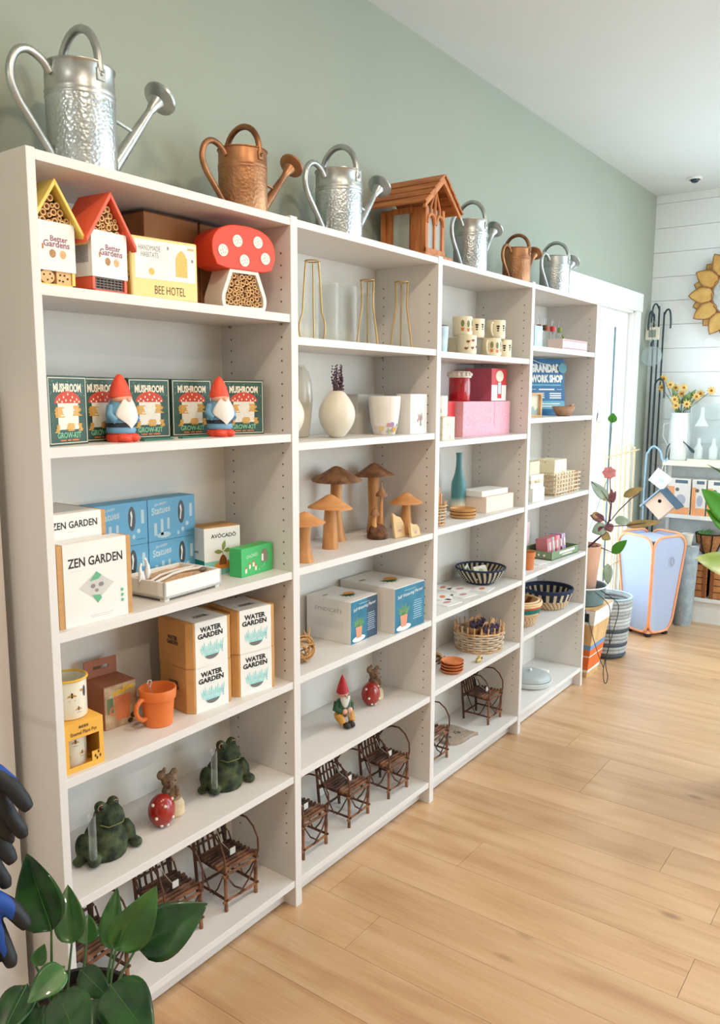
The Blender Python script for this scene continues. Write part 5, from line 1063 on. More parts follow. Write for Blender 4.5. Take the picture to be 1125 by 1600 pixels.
for k in range(16):
    a = 2*PI*k/16; b = MB(); b.ball((.045*math.cos(a), .045*math.sin(a), .106), (.0078, .0078, .009), 8, 6); b.build('scallop', M('lid_cream', (230, 220, 206), .4), ld)
on_cyl([rect(.026, .056, 0, 0)], .043, -92, .052, m_pale, bd, 'paper_label')
t = cartn('floral_mug_box', 'floral box under the red-handled mug at the left upright', 1.690, -.222, zc[2], 0, .090, .080, .086, M('floral_card', (232, 222, 200), .6, rgb2=(190, 176, 140), scale=70, lo=.55, hi=.7))
mug('floral mug with red-lined handle at the left upright', 1.680, -.215, zc[2]+.087, 5, '', .040, .076, M('floral_mug', (236, 230, 218), .35, rgb2=(190, 196, 180), scale=50, lo=.6, hi=.7), None)
# bottle shelf
def grad(name, c0, c1, z0, z1):
    m = M(name, c0, .45, var=.02); nt = m.node_tree; n = nt.nodes; b_ = n['Principled BSDF']; tc = n.new('ShaderNodeTexCoord'); sp = n.new('ShaderNodeSeparateXYZ'); mr = n.new('ShaderNodeMapRange'); mr.inputs['From Min'].default_value = z0; mr.inputs['From Max'].default_value = z1; mx = n.new('ShaderNodeMixRGB')
    mx.inputs[1].default_value = lin(c0); mx.inputs[2].default_value = lin(c1); nt.links.new(tc.outputs['Object'], sp.inputs[0]); nt.links.new(sp.outputs['Z'], mr.inputs['Value']); nt.links.new(mr.outputs[0], mx.inputs[0]); nt.links.new(mx.outputs[0], b_.inputs['Base Color']); return m
t = thing('bottle_vase', 'teal glazed bottle vase with a cream foot', 'vase', (2.058, -.105, zc[3])); b = MB(); b.lathe([(.026, 0), (.029, .004), (.031, .05), (.031, .10), (.029, .125), (.018, .158), (.0125, .19), (.0115, .235), (.0135, .248), (.0105, .248), (.009, .2)], 30); b.build('body', grad('teal_dip_glaze', (226, 214, 190), (78, 132, 134), .030, .062), t, angle=1.0)
m_plw = M('plate_wood', (190, 136, 78), .5, rgb2=(214, 164, 104), scale=12)
for k in range(3):
    t = thing('wooden_plate', ['wooden plate at the bottom of the stack of three', 'wooden plate in the middle of the stack of three', 'wooden plate on top of the stack of three'][k], 'plate', (1.918, -.205, zc[3]+.0125*k), 0, 'stacked wooden plates'); b = MB(); b.lathe([(.040, 0), (.050, .003), (.054, .012), (.053, .0135), (.050, .012), (.046, .0055), (0, .005)], 30); b.build('body', m_plw, t, angle=.5); b = MB(); b.tube([(.0535*math.cos(2*PI*i/30), .0535*math.sin(2*PI*i/30), .0125) for i in range(30)], .0009, 5, closed=True); b.build('rim', m_teak, t)
m_blush = M('blush_card', (236, 214, 196), .6, var=.02)
cartn('blush_box', 'wide pale blush gift box at the right', 2.196, -.180, zc[3], -3, .235, .110, .066, m_blush); cartn('cream_box', 'flat cream box on the blush gift box', 2.176, -.168, zc[3]+.0668, -4, .215, .104, .024, m_card)
def wicker(parent, r0, r1, h, rows, stakes, m1, m2, wob=.002, sr=.0022, rr_=.003, up=.012):
    for k in range(stakes):
        a = 2*PI*k/stakes; b = MB(); b.tube([(r0*math.cos(a), r0*math.sin(a), .001), (r1*math.cos(a), r1*math.sin(a), h+up)], sr, 5); b.build('stake', m1, parent)
    for j in range(rows):
        u = (j+.5)/rows; r_ = r0+(r1-r0)*u; b = MB(); N = stakes*2
        b.tube([((r_+wob*(1 if (i+j*2) % 4 < 2 else -1))*math.cos(2*PI*i/N), (r_+wob*(1 if (i+j*2) % 4 < 2 else -1))*math.sin(2*PI*i/N), h*u) for i in range(N)], rr_, 6, closed=True); b.build('weaver', m1 if j in (rows-1, 0) else m2, parent)
    b = MB(); b.lathe([(r0*.98, 0.0), (r0*.98, .003)], 20, close_top=True); b.build('base', m1, parent)
m_wk1 = M('pale_willow', (224, 186, 140), .7, rgb2=(198, 152, 104), scale=30); m_wk2 = M('whitewash_willow', (214, 200, 180), .75, rgb2=(188, 166, 138), scale=30)
t = thing('small_wicker_basket', 'small wicker basket of wooden stakes at the left upright', 'basket', (1.682, -.215, zc[3])); wicker(t, .034, .042, .082, 7, 12, m_wk1, m_wk2)
for k in range(4):
    b = MB(); x, y = [(-.010, .01), (.012, .004), (0, -.014), (.020, -.012)][k]; b.box(x-.005, x+.005, y-.002, y+.002, .004, .120+.012*(k % 3)); o = tag(b.build('wooden_stake', m_teakc, None, (1.682, -.215, zc[3]), smooth=False), ['wooden plant stake in the small basket, rearmost', 'wooden plant stake in the small basket, right of centre', 'wooden plant stake in the small basket, frontmost', 'wooden plant stake in the small basket, at the right rim'][k], 'stake', 'wooden stakes in the small basket')
# woven bowl shelf: coil rings with alternating stitch pattern
def stitch(name, a, b_, n, tw, thr=.5):
    m = bpy.data.materials.new(name); m.use_nodes = True; nt = m.node_tree; N = nt.nodes; p = N['Principled BSDF']; p.inputs['Roughness'].default_value = .8
    tc = N.new('ShaderNodeTexCoord'); s_ = N.new('ShaderNodeSeparateXYZ'); at = N.new('ShaderNodeMath'); at.operation = 'ARCTAN2'; ml = N.new('ShaderNodeMath'); ml.operation = 'MULTIPLY'; ml.inputs[1].default_value = n; zt = N.new('ShaderNodeMath'); zt.operation = 'MULTIPLY'; zt.inputs[1].default_value = tw; ad = N.new('ShaderNodeMath'); ad.operation = 'ADD'; sn = N.new('ShaderNodeMath'); sn.operation = 'SINE'; gt = N.new('ShaderNodeMath'); gt.operation = 'GREATER_THAN'; gt.inputs[1].default_value = thr; mx = N.new('ShaderNodeMixRGB'); mx.inputs[1].default_value = lin(a); mx.inputs[2].default_value = lin(b_)
    L = nt.links.new; L(tc.outputs['Object'], s_.inputs[0]); L(s_.outputs['Y'], at.inputs[0]); L(s_.outputs['X'], at.inputs[1]); L(at.outputs[0], ml.inputs[0]); L(s_.outputs['Z'], zt.inputs[0]); L(ml.outputs[0], ad.inputs[0]); L(zt.outputs[0], ad.inputs[1]); L(ad.outputs[0], sn.inputs[0]); L(sn.outputs[0], gt.inputs[0]); L(gt.outputs[0], mx.inputs[0]); L(mx.outputs[0], p.inputs['Base Color']); return m
def coil_bowl(name, label, x, y, zz, rb, rt, h, mats, rows=10, cat='basket', group='woven coil baskets', deg=0, power=.6):
    t = thing(name, label, cat, (x, y, zz), math.radians(deg), group)
    for j in range(rows):
        u = j/(rows-1); r_ = rb+(rt-rb)*u**power; z_ = .004+(h-.006)*u; th = h/rows*.62; b = MB(); b.tube([(r_*math.cos(2*PI*i/36), r_*math.sin(2*PI*i/36), z_) for i in range(36)], th, 8, closed=True); b.build('coil', mats[min(len(mats)-1, int(u*len(mats)))] if not callable(mats) else mats(j), t)
    b = MB(); b.lathe([(rb, .0005), (rb, .005)], 28, close_top=True); b.build('base', mats[0] if not callable(mats) else mats(0), t); return t
NAT, NVY = (206, 176, 138), (26, 32, 46)
m_st1 = stitch('navy_cream_stitch', NVY, (196, 180, 150), 26, 60, .1); m_st2 = stitch('navy_stripe_stitch', NVY, (200, 184, 156), 20, 0, .25); m_nvr = M('navy_coil', (34, 46, 76), .75, var=.1)
coil_bowl('woven_bowl', 'navy and cream woven bowl holding folded cards', 2.188, -.152, zc[4], .045, .108, .074, lambda j: m_nvr if j >= 9 else (m_st1 if j > 1 else m_nvr), 10, deg=0)
m_paper = M('cream_paper', (228, 226, 208), .7, rgb2=(208, 208, 184), scale=40)
for i, (x, y, a, tx) in enumerate(((2.160, -.115, 20, 24), (2.185, -.165, -14, 30), (2.135, -.155, 40, 36))):
    b = MB(); b.cbox((0, 0, .022), (.080, .004, .050)); o = b.build('folded_card', m_paper, None, (x, y, zc[4]+.034), (math.radians(-tx), 0, math.radians(a)), smooth=False, bevel=.0005); tag(o, ['folded cream card at the back of the woven bowl', 'folded cream card at the front of the woven bowl', 'folded cream card at the left of the woven bowl'][i], 'card', 'cards in the woven bowl')
    patch([leafp(-.02+.012*k, .014, 60+20*k, .024, .003) for k in range(4)], (0, -.0024, 0), '-y', m_vine, o, 'leaf_print')
for i, (x, y, a) in enumerate(((2.010, -.070, 14), (2.030, -.140, -20), (2.090, -.215, 8), (1.950, -.200, -10), (1.870, -.150, 24), (1.800, -.210, -6))):
    b = MB(); b.box(-.050, .050, -.036, .036, 0, .0025); o = b.build('greeting_card', m_card, None, (x, y, zc[4]+.0002), (0, 0, math.radians(a)), smooth=False)
    tag(o, ['flat greeting card lying rearmost beside the woven bowl', 'flat greeting card lying just left of the woven bowl', 'flat greeting card lying in front of the woven bowl', 'flat greeting card in the middle front of its shelf', 'flat greeting card in the middle of its shelf', 'flat greeting card nearest the left upright'][i], 'card', 'greeting cards lying flat'); patch([ell(.022, .012, 0, .004)], (0, 0, .0028), '+z', m_tc if i % 2 == 0 else m_pkf, o, 'print')
# wicker basket with lavender bundles
t = thing('wicker_basket', 'whitewashed wicker basket filled with lavender bundles', 'basket', (2.178, -.158, zc[5])); wicker(t, .098, .108, .088, 8, 22, m_wk1, m_wk2, .003, .0036, .0044, .026)
m_krp = M('kraft_wrap', (176, 128, 82), .75, rgb2=(204, 158, 108), scale=20); m_lv2 = M('deep_lavender', (72, 62, 82), .95, rgb2=(112, 98, 116), scale=90)
for i, (x, y, a, tl) in enumerate(((-.050, -.035, 200, 62), (.005, -.050, 180, 60), (.052, -.030, 170, 58), (-.048, .040, 215, 56), (.010, .030, 185, 54), (.056, .040, 160, 56))):
    t = thing('lavender_bundle', ['lavender bundle in kraft paper, front left in the basket', 'lavender bundle in kraft paper, front centre in the basket', 'lavender bundle in kraft paper, front right in the basket', 'lavender bundle in kraft paper, back left in the basket', 'lavender bundle in kraft paper, back centre in the basket', 'lavender bundle in kraft paper, back right in the basket'][i], 'dried flowers', (2.178+x*.6, -.158+y*.6+.012, zc[5]+.020), 0, 'lavender bundles in the basket', rot=(math.radians(32 if y < 0 else 18), 0, math.radians(8*(i % 3-1))))
    b = MB(); n = 14; vs = [(.008*math.cos(2*PI*j/n), .008*math.sin(2*PI*j/n), 0) for j in range(n)]+[(.032*math.cos(2*PI*j/n), .026*math.sin(2*PI*j/n), .088+.030*max(0, math.sin(2*PI*j/n))) for j in range(n)]; b._add(vs, [[j, (j+1) % n, n+(j+1) % n, n+j] for j in range(n)]); o = b.build('paper_wrap', m_krp, t); md = o.modifiers.new('s', 'SOLIDIFY'); md.thickness = .001
    rr = random.Random(i); b = MB()
    for k in range(46):
        a_ = rr.uniform(0, 6.28); q = .026*math.sqrt(rr.random()); b.ball((q*math.cos(a_), q*math.sin(a_)*.85, .086+rr.uniform(0, .020)-q*.25), (.0048, .0048, .008), 6, 4)
    o = b.build('flower_heads', m_lv2, t); o['kind'] = 'stuff'
m_sau = M('terracotta_clay', (206, 122, 70), .8, var=.06, scale=30)
for k in range(4):
    t = thing('clay_saucer', ['clay saucer at the bottom of the pile', 'clay saucer second from the bottom of the pile', 'clay saucer second from the top of the pile', 'clay saucer on top of the pile'][k], 'saucer', (1.822+.002*k, -.222, zc[5]+.0115*k), 0, 'piled clay saucers'); b = MB(); b.lathe([(.032, 0), (.036, .003), (.046, .012), (.0455, .0145), (.042, .013), (.034, .006), (0, .005)], 30); b.build('body', m_sau, t, angle=.5); b = MB(); b.tube([(.0455*math.cos(2*PI*i/30), .0455*math.sin(2*PI*i/30), .0135) for i in range(30)], .0013, 6, closed=True); b.build('lip', m_sau, t)
t = thing('shell_wreath', 'small pale twig and shell wreath behind the saucers', 'wreath', (1.862, -.118, zc[5]+.001)); rr = random.Random(6)
for k in range(26):
    a = rr.uniform(0, 6.28); q = .038+rr.uniform(-.012, .012); z_ = .010+rr.uniform(0, .026); b = MB(); p = Vector((q*math.cos(a), q*math.sin(a), z_)); d_ = Vector((-math.sin(a), math.cos(a), rr.uniform(-.5, .5))).normalized()*.016; b.tube([p-d_, p, p+d_], [.003, .007, .002], 6); b.build('wood_chip', [m_wk2, m_wk1, m_bark][k % 3 if k % 5 else 2], t)
t = thing('gold_trinket', 'small pale gold trinket in front of the wicker basket', 'trinket', (2.000, -.252, zc[5])); m_gold = M('pale_gold', (196, 170, 104), .4, .4); blob('body', [('b', (0, 0, .010), (.020, .012, .010)), ('b', (.006, 0, .016), (.012, .010, .011)), ('b', (-.018, -.002, .009), (.008, .007, .009))], m_gold, t, .0022, 3)
b = MB(); b.tube([(.006+.006*math.cos(a)*(1-a/14), -.0105, .016+.006*math.sin(a)*(1-a/14)) for a in [i*.6 for i in range(20)]], .001, 5); b.build('spiral_line', m_bark, t)
# stepping stone and chairs
t = thing('stepping_stone', 'heart-shaped grey stone with paw prints lying on the bottom shelf', 'stone', (1.985, -.150, zc[6]), math.radians(40)); pts = []
for i in range(30):
    a = 2*PI*i/30; x = .0062*16*math.sin(a)**3; y = .0062*(13*math.cos(a)-5*math.cos(2*a)-2*math.cos(3*a)-math.cos(4*a)); pts.append((x, y))
b = MB(); n = 30; b._add([(x, y, 0) for x, y in pts]+[(x, y, .012) for x, y in pts]+[(x*.95, y*.95, .0155) for x, y in pts], [list(range(n))[::-1], [2*n+i for i in range(n)]]+[[i, (i+1) % n, n+(i+1) % n, n+i] for i in range(n)]+[[n+i, n+(i+1) % n, 2*n+(i+1) % n, 2*n+i] for i in range(n)]); b.build('slab', M('cast_stone', (172, 154, 138), .9, rgb2=(152, 134, 118), scale=60, bump=.3, bscale=300), t, angle=.5)
m_paw = M('paw_dark', (92, 82, 76), .9)
for (x, y) in ((-.045, .030), (.040, .035), (.0, -.020)): patch([ell(.012, .010, x, y), *[ell(.004, .005, x-.012+.008*k, y+.015+(.003 if k in (1, 2) else 0), 8) for k in range(4)]], (0, 0, .0158), '+z', m_paw, t, 'paw_print')
chair('twig chair at right end of the third bookcase', 2.236, -.158, 2, -1); chair('twig chair at left end of the third bookcase, by the stone', 1.728, -.170, 2, 0)
# ================================================================ BAY 4
zd = [top(3, k) for k in range(7)]
m_ltb = M('powder_blue_card', (186, 202, 212), .6, var=.04)
t = cartn('powder_blue_box', 'powder blue gift box at left of the top shelf by the door', 2.520, -.195, zd[1], -2, .080, .090, .094, m_ltb); patch([ell(.020, .028, .008, .046)], (0, -.0455, 0), '-y', m_card, t, 'oval_print'); patch([rect(.05, .07, 0, .046)], (-.0405, 0, 0), '-x', M('denim_print', (110, 134, 160), .6, rgb2=(200, 210, 214), scale=30), t, 'side_print')
for i in range(6):
    x = 2.800+.046*i; y = -.115-.012*(i % 2)
    t = thing('tube_ornament', ['glass tube ornament leftmost in the row, brown top', 'glass tube ornament second from left, brown top', 'glass tube ornament third from left, red bands', 'glass tube ornament with red top, fourth from left', 'glass tube ornament with pink top, fifth from left', 'glass tube ornament rightmost with a green leaf'][i], 'ornament', (x, y, zd[1]), 0, 'hanging glass tube ornaments')
    b = MB(); b.lathe([(.009, 0), (.011, .006), (.011, .120), (.010, .122)], 14); b.build('glass_tube', m_tube, t)
    b = MB(); b.lathe([(.0118, .100), (.013, .112), (.0118, .124)], 14, close_top=True); b.build('band', [m_bark, m_bark, m_capr, m_redc, m_pkf, m_lgr][i], t)
    b = MB(); b.tube(arc((0, 0, .124), .010, 180, 0, 10, 'xz', .036), .0010, 5); b.build('wire_loop', m_galv, t)
    if i == 5: b = MB(); b.tube([(.008, -.010, .090), (.020, -.014, .076), (.022, -.014, .060)], [.003, .006, .001], 6); b.build('leaf', m_lgr, t)
t = cartn('pink_tray_box', 'long pale pink box in front of the glass tubes', 2.905, -.224, zd[1], -1, .300, .076, .050, M('petal_pink_card', (238, 212, 204), .6, var=.02)); patch([rect(.29, .006, 0, .044), rect(.29, .006, 0, .008)], (0, -.0385, 0), '-y', m_pkf, t, 'edge_print')
# grandad sign
t = thing('tin_sign', 'blue tin sign reading grandad work shop', 'sign', (2.935, -.118, zd[2]), 0, None, rot=(math.radians(-7), 0, math.radians(-34))); m_sgb = M('cobalt_enamel', (18, 92, 140), .4, rgb2=(30, 108, 154), scale=14)
b = MB(); b.box(-.105, .105, -.002, .002, 0, .285); b.build('plate', m_sgb, t, smooth=False, bevel=.0015); yf = -.0026
text('GRANDAD', m_mark, t, 'lettering', .176, .044, (-.004, yf, .236), bold=.06); text('WORK SHOP', m_mark, t, 'lettering', .184, .040, (.004, yf, .184), bold=.06)
patch([rect(.170, .007, 0, .152)], (0, yf, 0), '-y', m_bluin, t, 'small_print'); patch([rect(.09, .007, 0, .130)], (0, yf, 0), '-y', m_mark, t, 'small_print'); patch([rect(.028, .002, -.075, .130), rect(.028, .002, .075, .130)], (0, yf, 0), '-y', m_mark, t, 'rule_print')
patch([rect(.060, .005, -.045, .110-.010*k) for k in range(3)]+[rect(.068, .006, .050, .110-.011*k) for k in range(3)], (0, yf, 0), '-y', m_mark, t, 'small_print'); patch([rect(.205, .040, 0, .052)], (0, yf, 0), '-y', m_bluin, t, 'band_print'); patch([rect(.15, .005, 0, .058), rect(.12, .005, 0, .046)], (0, yf-.0003, 0), '-y', m_mark, t, 'small_print')
b = MB(); b.tube([(-.09, -.003, .282), (-.04, -.006, .262), (.02, -.007, .250), (.06, -.007, .240)], .0016, 6); b.build('cord', m_tag, t)
b = MB(); b.disc_y((.094, .236), .025, -.008, -.004, 22); lab(b.build('hanging_disc', M('teal_disc', (96, 152, 170), .5, var=.06), t), 'round teal swing tag')
t = thing('picture_block', 'small framed mountain picture at the left upright', 'picture', (2.560, -.205, zd[2]), math.radians(-18)); b = MB(); w, h = .100, .112; b.box(-w/2, w/2, -.012, .012, 0, .010); b.box(-w/2, w/2, -.012, .012, h-.008, h); b.box(-w/2, -w/2+.008, -.012, .012, .010, h-.008); b.box(w/2-.008, w/2, -.012, .012, .010, h-.008); b.build('frame', m_wk1, t, smooth=False)
b = MB(); b.box(-w/2+.008, w/2-.008, .002, .004, .010, h-.008); b.build('print', M('cream_print', (226, 216, 190), .6), t, smooth=False); patch([[(-.04, .012), (.04, .012), (.036, .044), (.020, .030), (.004, .052), (-.016, .032), (-.034, .046)]], (0, .0015, 0), '-y', M('sage_hill_ink', (160, 178, 168), .6), t, 'hill_print')
t = thing('wooden_bowl', 'boat-shaped carved wooden bowl in front of the blue sign', 'bowl', (2.880, -.226, zd[2]), math.radians(-8)); b = MB(); b.lathe([(.034, 0), (.044, .006), (.060, .030), (.068, .048), (.064, .048), (.052, .026), (.0, .012)], 30, sx=1.15, sy=.72); b.build('body', M('walnut_bowl', (150, 112, 84), .55, rgb2=(176, 136, 102), scale=10, stretch=(1, 5, 5)), t, angle=.8)
b = MB(); b.tube([(.066, 0, .044), (.086, 0, .056), (.096, 0, .058)], [.010, .008, .003], 8); b.build('lip', M('walnut_bowl', (150, 112, 84), .55), t)
# o3
m_wbx = M('plain_white_box', (236, 233, 224), .6, var=.01); m_flor = M('wildflower_card', (238, 228, 196), .6, rgb2=(206, 150, 78), scale=46, lo=.60, hi=.70)
cartn('white_box', 'white gift box at the bottom of the left pile', 2.560, -.190, zd[3], 0, .130, .120, .060, m_wbx, group=None); t = cartn('white_box', 'white bow-tied gift box in the middle of the left pile', 2.556, -.186, zd[3]+.0605, -3, .126, .116, .060, m_wbx); b = MB(); b.box(-.0636, .0636, -.0586, .0586, .022, .036); b.build('ribbon', M('linen_ribbon', (214, 198, 168), .8), t, smooth=False); b = MB(); b.ball((-.012, -.060, .032), (.014, .006, .008), 10, 6); b.ball((.012, -.060, .032), (.014, .006, .008), 10, 6); b.build('bow', M('linen_ribbon', (214, 198, 168), .8), t)
cartn('floral_box', 'floral card box on top of the left pile', 2.560, -.170, zd[3]+.121, 2, .120, .110, .060, M('olive_floral_card', (206, 200, 172), .6, rgb2=(90, 86, 90), scale=40, lo=.62, hi=.7))
t = thing('wire_basket', 'pale woven tray basket holding floral boxes', 'basket', (2.905, -.175, zd[3]))
b = MB(); b.box(-.155, .155, -.075, .075, 0, .006); b.build('base', m_wk2, t, smooth=False)
for k in range(5): b = MB(); z_ = .016+.020*k; b.tube([(-.158, -.078, z_), (.158, -.078, z_), (.158, .078, z_), (-.158, .078, z_)], .0045, 6, closed=True); b.build('weaver', m_wk2, t)
for k in range(26):
    u = k/26*2*(.31+.15); 
    if u < .31: p = (-.155+u, -.077)
    elif u < .46: p = (.155, -.077+(u-.31))
    elif u < .77: p = (.155-(u-.46), .077)
    else: p = (-.155, .077-(u-.77))
    b = MB(); b.tube([(p[0]*.99, p[1]*.99, .002), (p[0], p[1], .108)], .0034, 5); b.build('stake', m_wk1, t)
for i, (x, y, z_, w) in enumerate(((2.820, -.185, .007, .12), (2.960, -.185, .007, .14), (2.850, -.180, .1085, .15))):
    cartn('wildflower_box', ['wildflower card box at left inside the basket', 'wildflower card box at right inside the basket', 'wildflower card box stacked highest over the basket'][i], x, y, zd[3]+z_, 0, w, .11, .1005 if i < 2 else .064, m_flor, group='wildflower boxes')
# o4
t = cartn('pamphlet', 'pink printed pamphlet standing at the back', 2.745, -.060, zd[4], -25, .165, .006, .180, M('blush_pamphlet', (226, 190, 196), .6, rgb2=(238, 216, 214), scale=14)); patch([rect(.06, .010, -.034, .152), rect(.044, .010, .028, .152)], (0, -.0036, 0), '-y', m_inkg, t, 'heading_print'); patch([rect(.13, .003, 0, .128-.010*k_) for k_ in range(4)], (0, -.0036, 0), '-y', m_pkf, t, 'small_print')
t = thing('seed_tray', 'green-fronted display tray under the seed packets', 'tray', (2.935, -.175, zd[4]+.002), math.radians(-4)); m_tgr = M('moss_card', (120, 140, 104), .6); b = MB(); b.box(-.150, .150, -.070, .070, 0, .004); b.box(-.150, .150, -.070, -.067, 0, .040); b.box(-.150, .150, .067, .070, 0, .055); b.box(-.150, -.147, -.070, .070, 0, .040); b.box(.147, .150, -.070, .070, 0, .040); b.build('tray', m_tgr, t, smooth=False)
patch([rect(.17, .012, .02, .026)], (0, -.0706, 0), '-y', m_cream, t, 'heading_print'); patch([rect(.11, .005, .02, .012)], (0, -.0706, 0), '-y', m_cream, t, 'small_print'); patch([ell(.006, .006, -.03+.03*k, .02) for k in range(3)], (-.1506, 0, 0), '-x', m_mark, t, 'print')
cols = [(198, 120, 124), (206, 134, 136), (196, 110, 118), (176, 206, 190), (204, 40, 60), (232, 142, 160), (236, 158, 172), (120, 40, 66), (206, 178, 210), (200, 170, 206)]
for k in range(10):
    x = 2.823+.0235*k; b = MB(); b.box(-.009, .009, -.032, .032, 0, .092); o = b.build('soap_packet', M('packet_%d' % k, cols[k], .5, var=.08), None, (x, -.172, zd[4]+.0062), (math.radians(-6), 0, math.radians(-4)), smooth=False, bevel=.001)
    tag(o, ['dusty rose packet leftmost in the display tray', 'dusty rose packet second from left in the tray', 'dusty rose packet third from left in the tray', 'mint green packet in the display tray', 'crimson packet in the display tray', 'pink packet right of the crimson one', 'pink packet left of the plum one', 'dark plum packet in the display tray', 'lilac packet right of the plum one', 'lilac packet rightmost in the display tray'][k], 'packet', 'packets in the display tray'); patch([rect(.012, .04, 0, .05)], (0, -.0324, 0), '-y', m_cream if k % 2 else m_pkf, o, 'label_print')
t = thing('clay_pot', 'small terracotta pot at the left upright of the fourth bookcase', 'pot', (2.535, -.215, zd[4])); b = MB(); b.lathe([(.030, 0), (.034, .06), (.038, .062), (.039, .084), (.036, .084), (.031, .06), (.027, .01)], 26); b.build('body', m_sau, t, angle=.6); b = MB(); b.lathe([(.034, .070), (.0, .072)], 20, close_bottom=False); b.build('soil', m_bark, t)
for i, (x, y, a) in enumerate(((2.640, -.235, 16), (2.700, -.200, -8), (2.600, -.150, 30))):
    b = MB(); b.box(-.055, .055, -.040, .040, 0, .002); o = b.build('leaflet', m_card, None, (x, y, zd[4]+.0002+.0021*i), (0, 0, math.radians(a)), smooth=False); tag(o, ['white leaflet nearest the shelf front in bookcase four', 'white leaflet in the middle in bookcase four', 'white leaflet farthest back in bookcase four'][i], 'leaflet', 'white leaflets'); patch([rect(.08, .0015, 0, -.02+.008*k) for k in range(6)], (0, 0, .0023), '+z', m_lg, o, 'small_print')
# o5 baskets
m_nat = M('natural_grass_coil', (206, 170, 128), .85, rgb2=(184, 142, 100), scale=60); m_st3 = stitch('natural_rust_stitch', (206, 170, 128), (140, 70, 40), 5, 30, .72); m_green = M('emerald_coil', (22, 112, 96), .8); m_rust = M('rust_coil', (176, 84, 52), .8); m_st4 = stitch('natural_dash_stitch', (206, 178, 140), (92, 62, 44), 30, 200, .8); m_buff = M('buff_coil', (226, 190, 144), .85)
coil_bowl('coil_basket', 'navy striped coil basket behind the natural one', 2.955, -.150, zd[5], .070, .126, .105, lambda j: m_nvr if j >= 9 else (m_st2 if j >= 5 else m_st4), 11, power=.55)
coil_bowl('coil_basket', 'natural coil basket with green and rust bands', 2.572, -.162, zd[5], .066, .108, .118, lambda j: m_buff if j >= 10 else m_rust if j == 9 else m_green if j in (7, 8) else m_st3 if j == 6 else m_nat if j % 2 else m_st4, 12, power=.6)
coil_bowl('coil_basket', 'rust-patterned coil basket nested in the natural one', 2.572, -.162, zd[5]+.020, .052, .094, .104, lambda j: m_buff if j >= 10 else m_st3, 11, power=.6)
# o6 white cloche
t = thing('cake_dome', 'frosted white serving dish on the empty bottom shelf', 'dish', (2.742, -.160, zd[6])); b = MB(); b.lathe([(.075, 0), (.100, .006), (.112, .030), (.108, .032), (.06, .012), (0, .010)], 32); b.build('dish', M('milk_glass', (214, 216, 212), .3, var=.01), t, angle=.6)
b = MB(); b.lathe([(.104, .034), (.101, .050), (.075, .062), (.03, .068), (.0, .069)], 32, close_bottom=False); b.build('dome', M('frosted_dome', (206, 212, 212), .35, trans=.4), t, angle=1.0); b = MB(); b.ball((0, 0, .074), .010, 12, 8); b.build('knob', M('milk_glass', (214, 216, 212), .3), t)
t = cartn('white_booklet', 'white booklet lying beside the frosted dish', 2.885, -.150, zd[6], 12, .10, .08, .022, m_wbx)
# ================================================================ by the door and the far wall
def leaf(parent, base, tip, width, mat, nrm=(-.7, -.6, .35), fold=.18, arch=.06, nu=12, nv=6, name='leaf', p=.75, vein=None):
    b0, t0 = Vector(base), Vector(tip); d = t0-b0; L = d.length; d.normalize(); n = Vector(nrm).normalized(); s_ = n.cross(d).normalized(); n = d.cross(s_).normalized()
    def fn(u, v):
        w = width/2*math.sin(PI*min(1, u)**p)**.85 if 0 < u < 1 else 0.0
        q = (v-.5)*2
        return b0+d*(L*u)+s_*(q*w)+n*(fold*abs(q)*w-fold*.5*w+arch*L*math.sin(PI*u)+.012*L*math.sin(9*q)*w/width)
    b = MB(); b.surf(fn, nu, nv); o = b.build(name, mat, parent, angle=3.1); md = o.modifiers.new('s', 'SOLIDIFY'); md.thickness = .0006
    if vein: c = MB(); c.tube([fn(i/10, .5)-n*.0004 for i in range(10)], [.0016*(1-i/12) for i in range(10)], 5); c.build('midrib', vein, o)
    return o
m_gl = M('deep_leaf', (24, 56, 28), .30, rgb2=(42, 84, 38), scale=22, stretch=(1, 1, 1), coat=.25); m_gl2 = M('mid_leaf', (38, 80, 34), .32, rgb2=(62, 108, 46), scale=18, coat=.2); m_vn2 = M('leaf_vein', (64, 104, 52), .5); m_gst2 = M('leaf_stalk', (58, 88, 42), .5); m_pgl = M('pale_leaf', (150, 178, 150), .5, rgb2=(190, 206, 190), scale=14); m_purl = M('wine_leaf', (116, 60, 76), .5, rgb2=(160, 110, 110), scale=20); m_olvl = M('olive_leaf', (158, 146, 92), .5, rgb2=(196, 160, 104), scale=20); m_stem2 = M('plum_stem', (92, 62, 76), .6); m_brg = M('bright_leaf', (74, 150, 40), .45, var=.05)
# tapered pine display box, painted bands
t = thing('pine_display_box', 'tapered pine box with blue and orange painted bands', 'planter', (3.362, -.172, 0))
def frus(z0, z1, e=0, hb=.088, ht=.142, H_=.40):
    a = hb+(ht-hb)*z0/H_+e; c = hb+(ht-hb)*z1/H_+e; b = MB(); b._add([(-a, -a, z0), (a, -a, z0), (a, a, z0), (-a, a, z0), (-c, -c, z1), (c, -c, z1), (c, c, z1), (-c, c, z1)], [[3, 2, 1, 0], [4, 5, 6, 7], [0, 1, 5, 4], [1, 2, 6, 5], [2, 3, 7, 6], [3, 0, 4, 7]]); return b
m_pine = M('pine_board', (222, 184, 132), .6, rgb2=(206, 158, 104), scale=6, stretch=(6, 6, 1)); m_orp = M('orange_paint', (226, 108, 44), .5); m_blp = M('blue_paint', (112, 150, 192), .5)
frus(0, .40).build('body', m_pine, t, smooth=False)
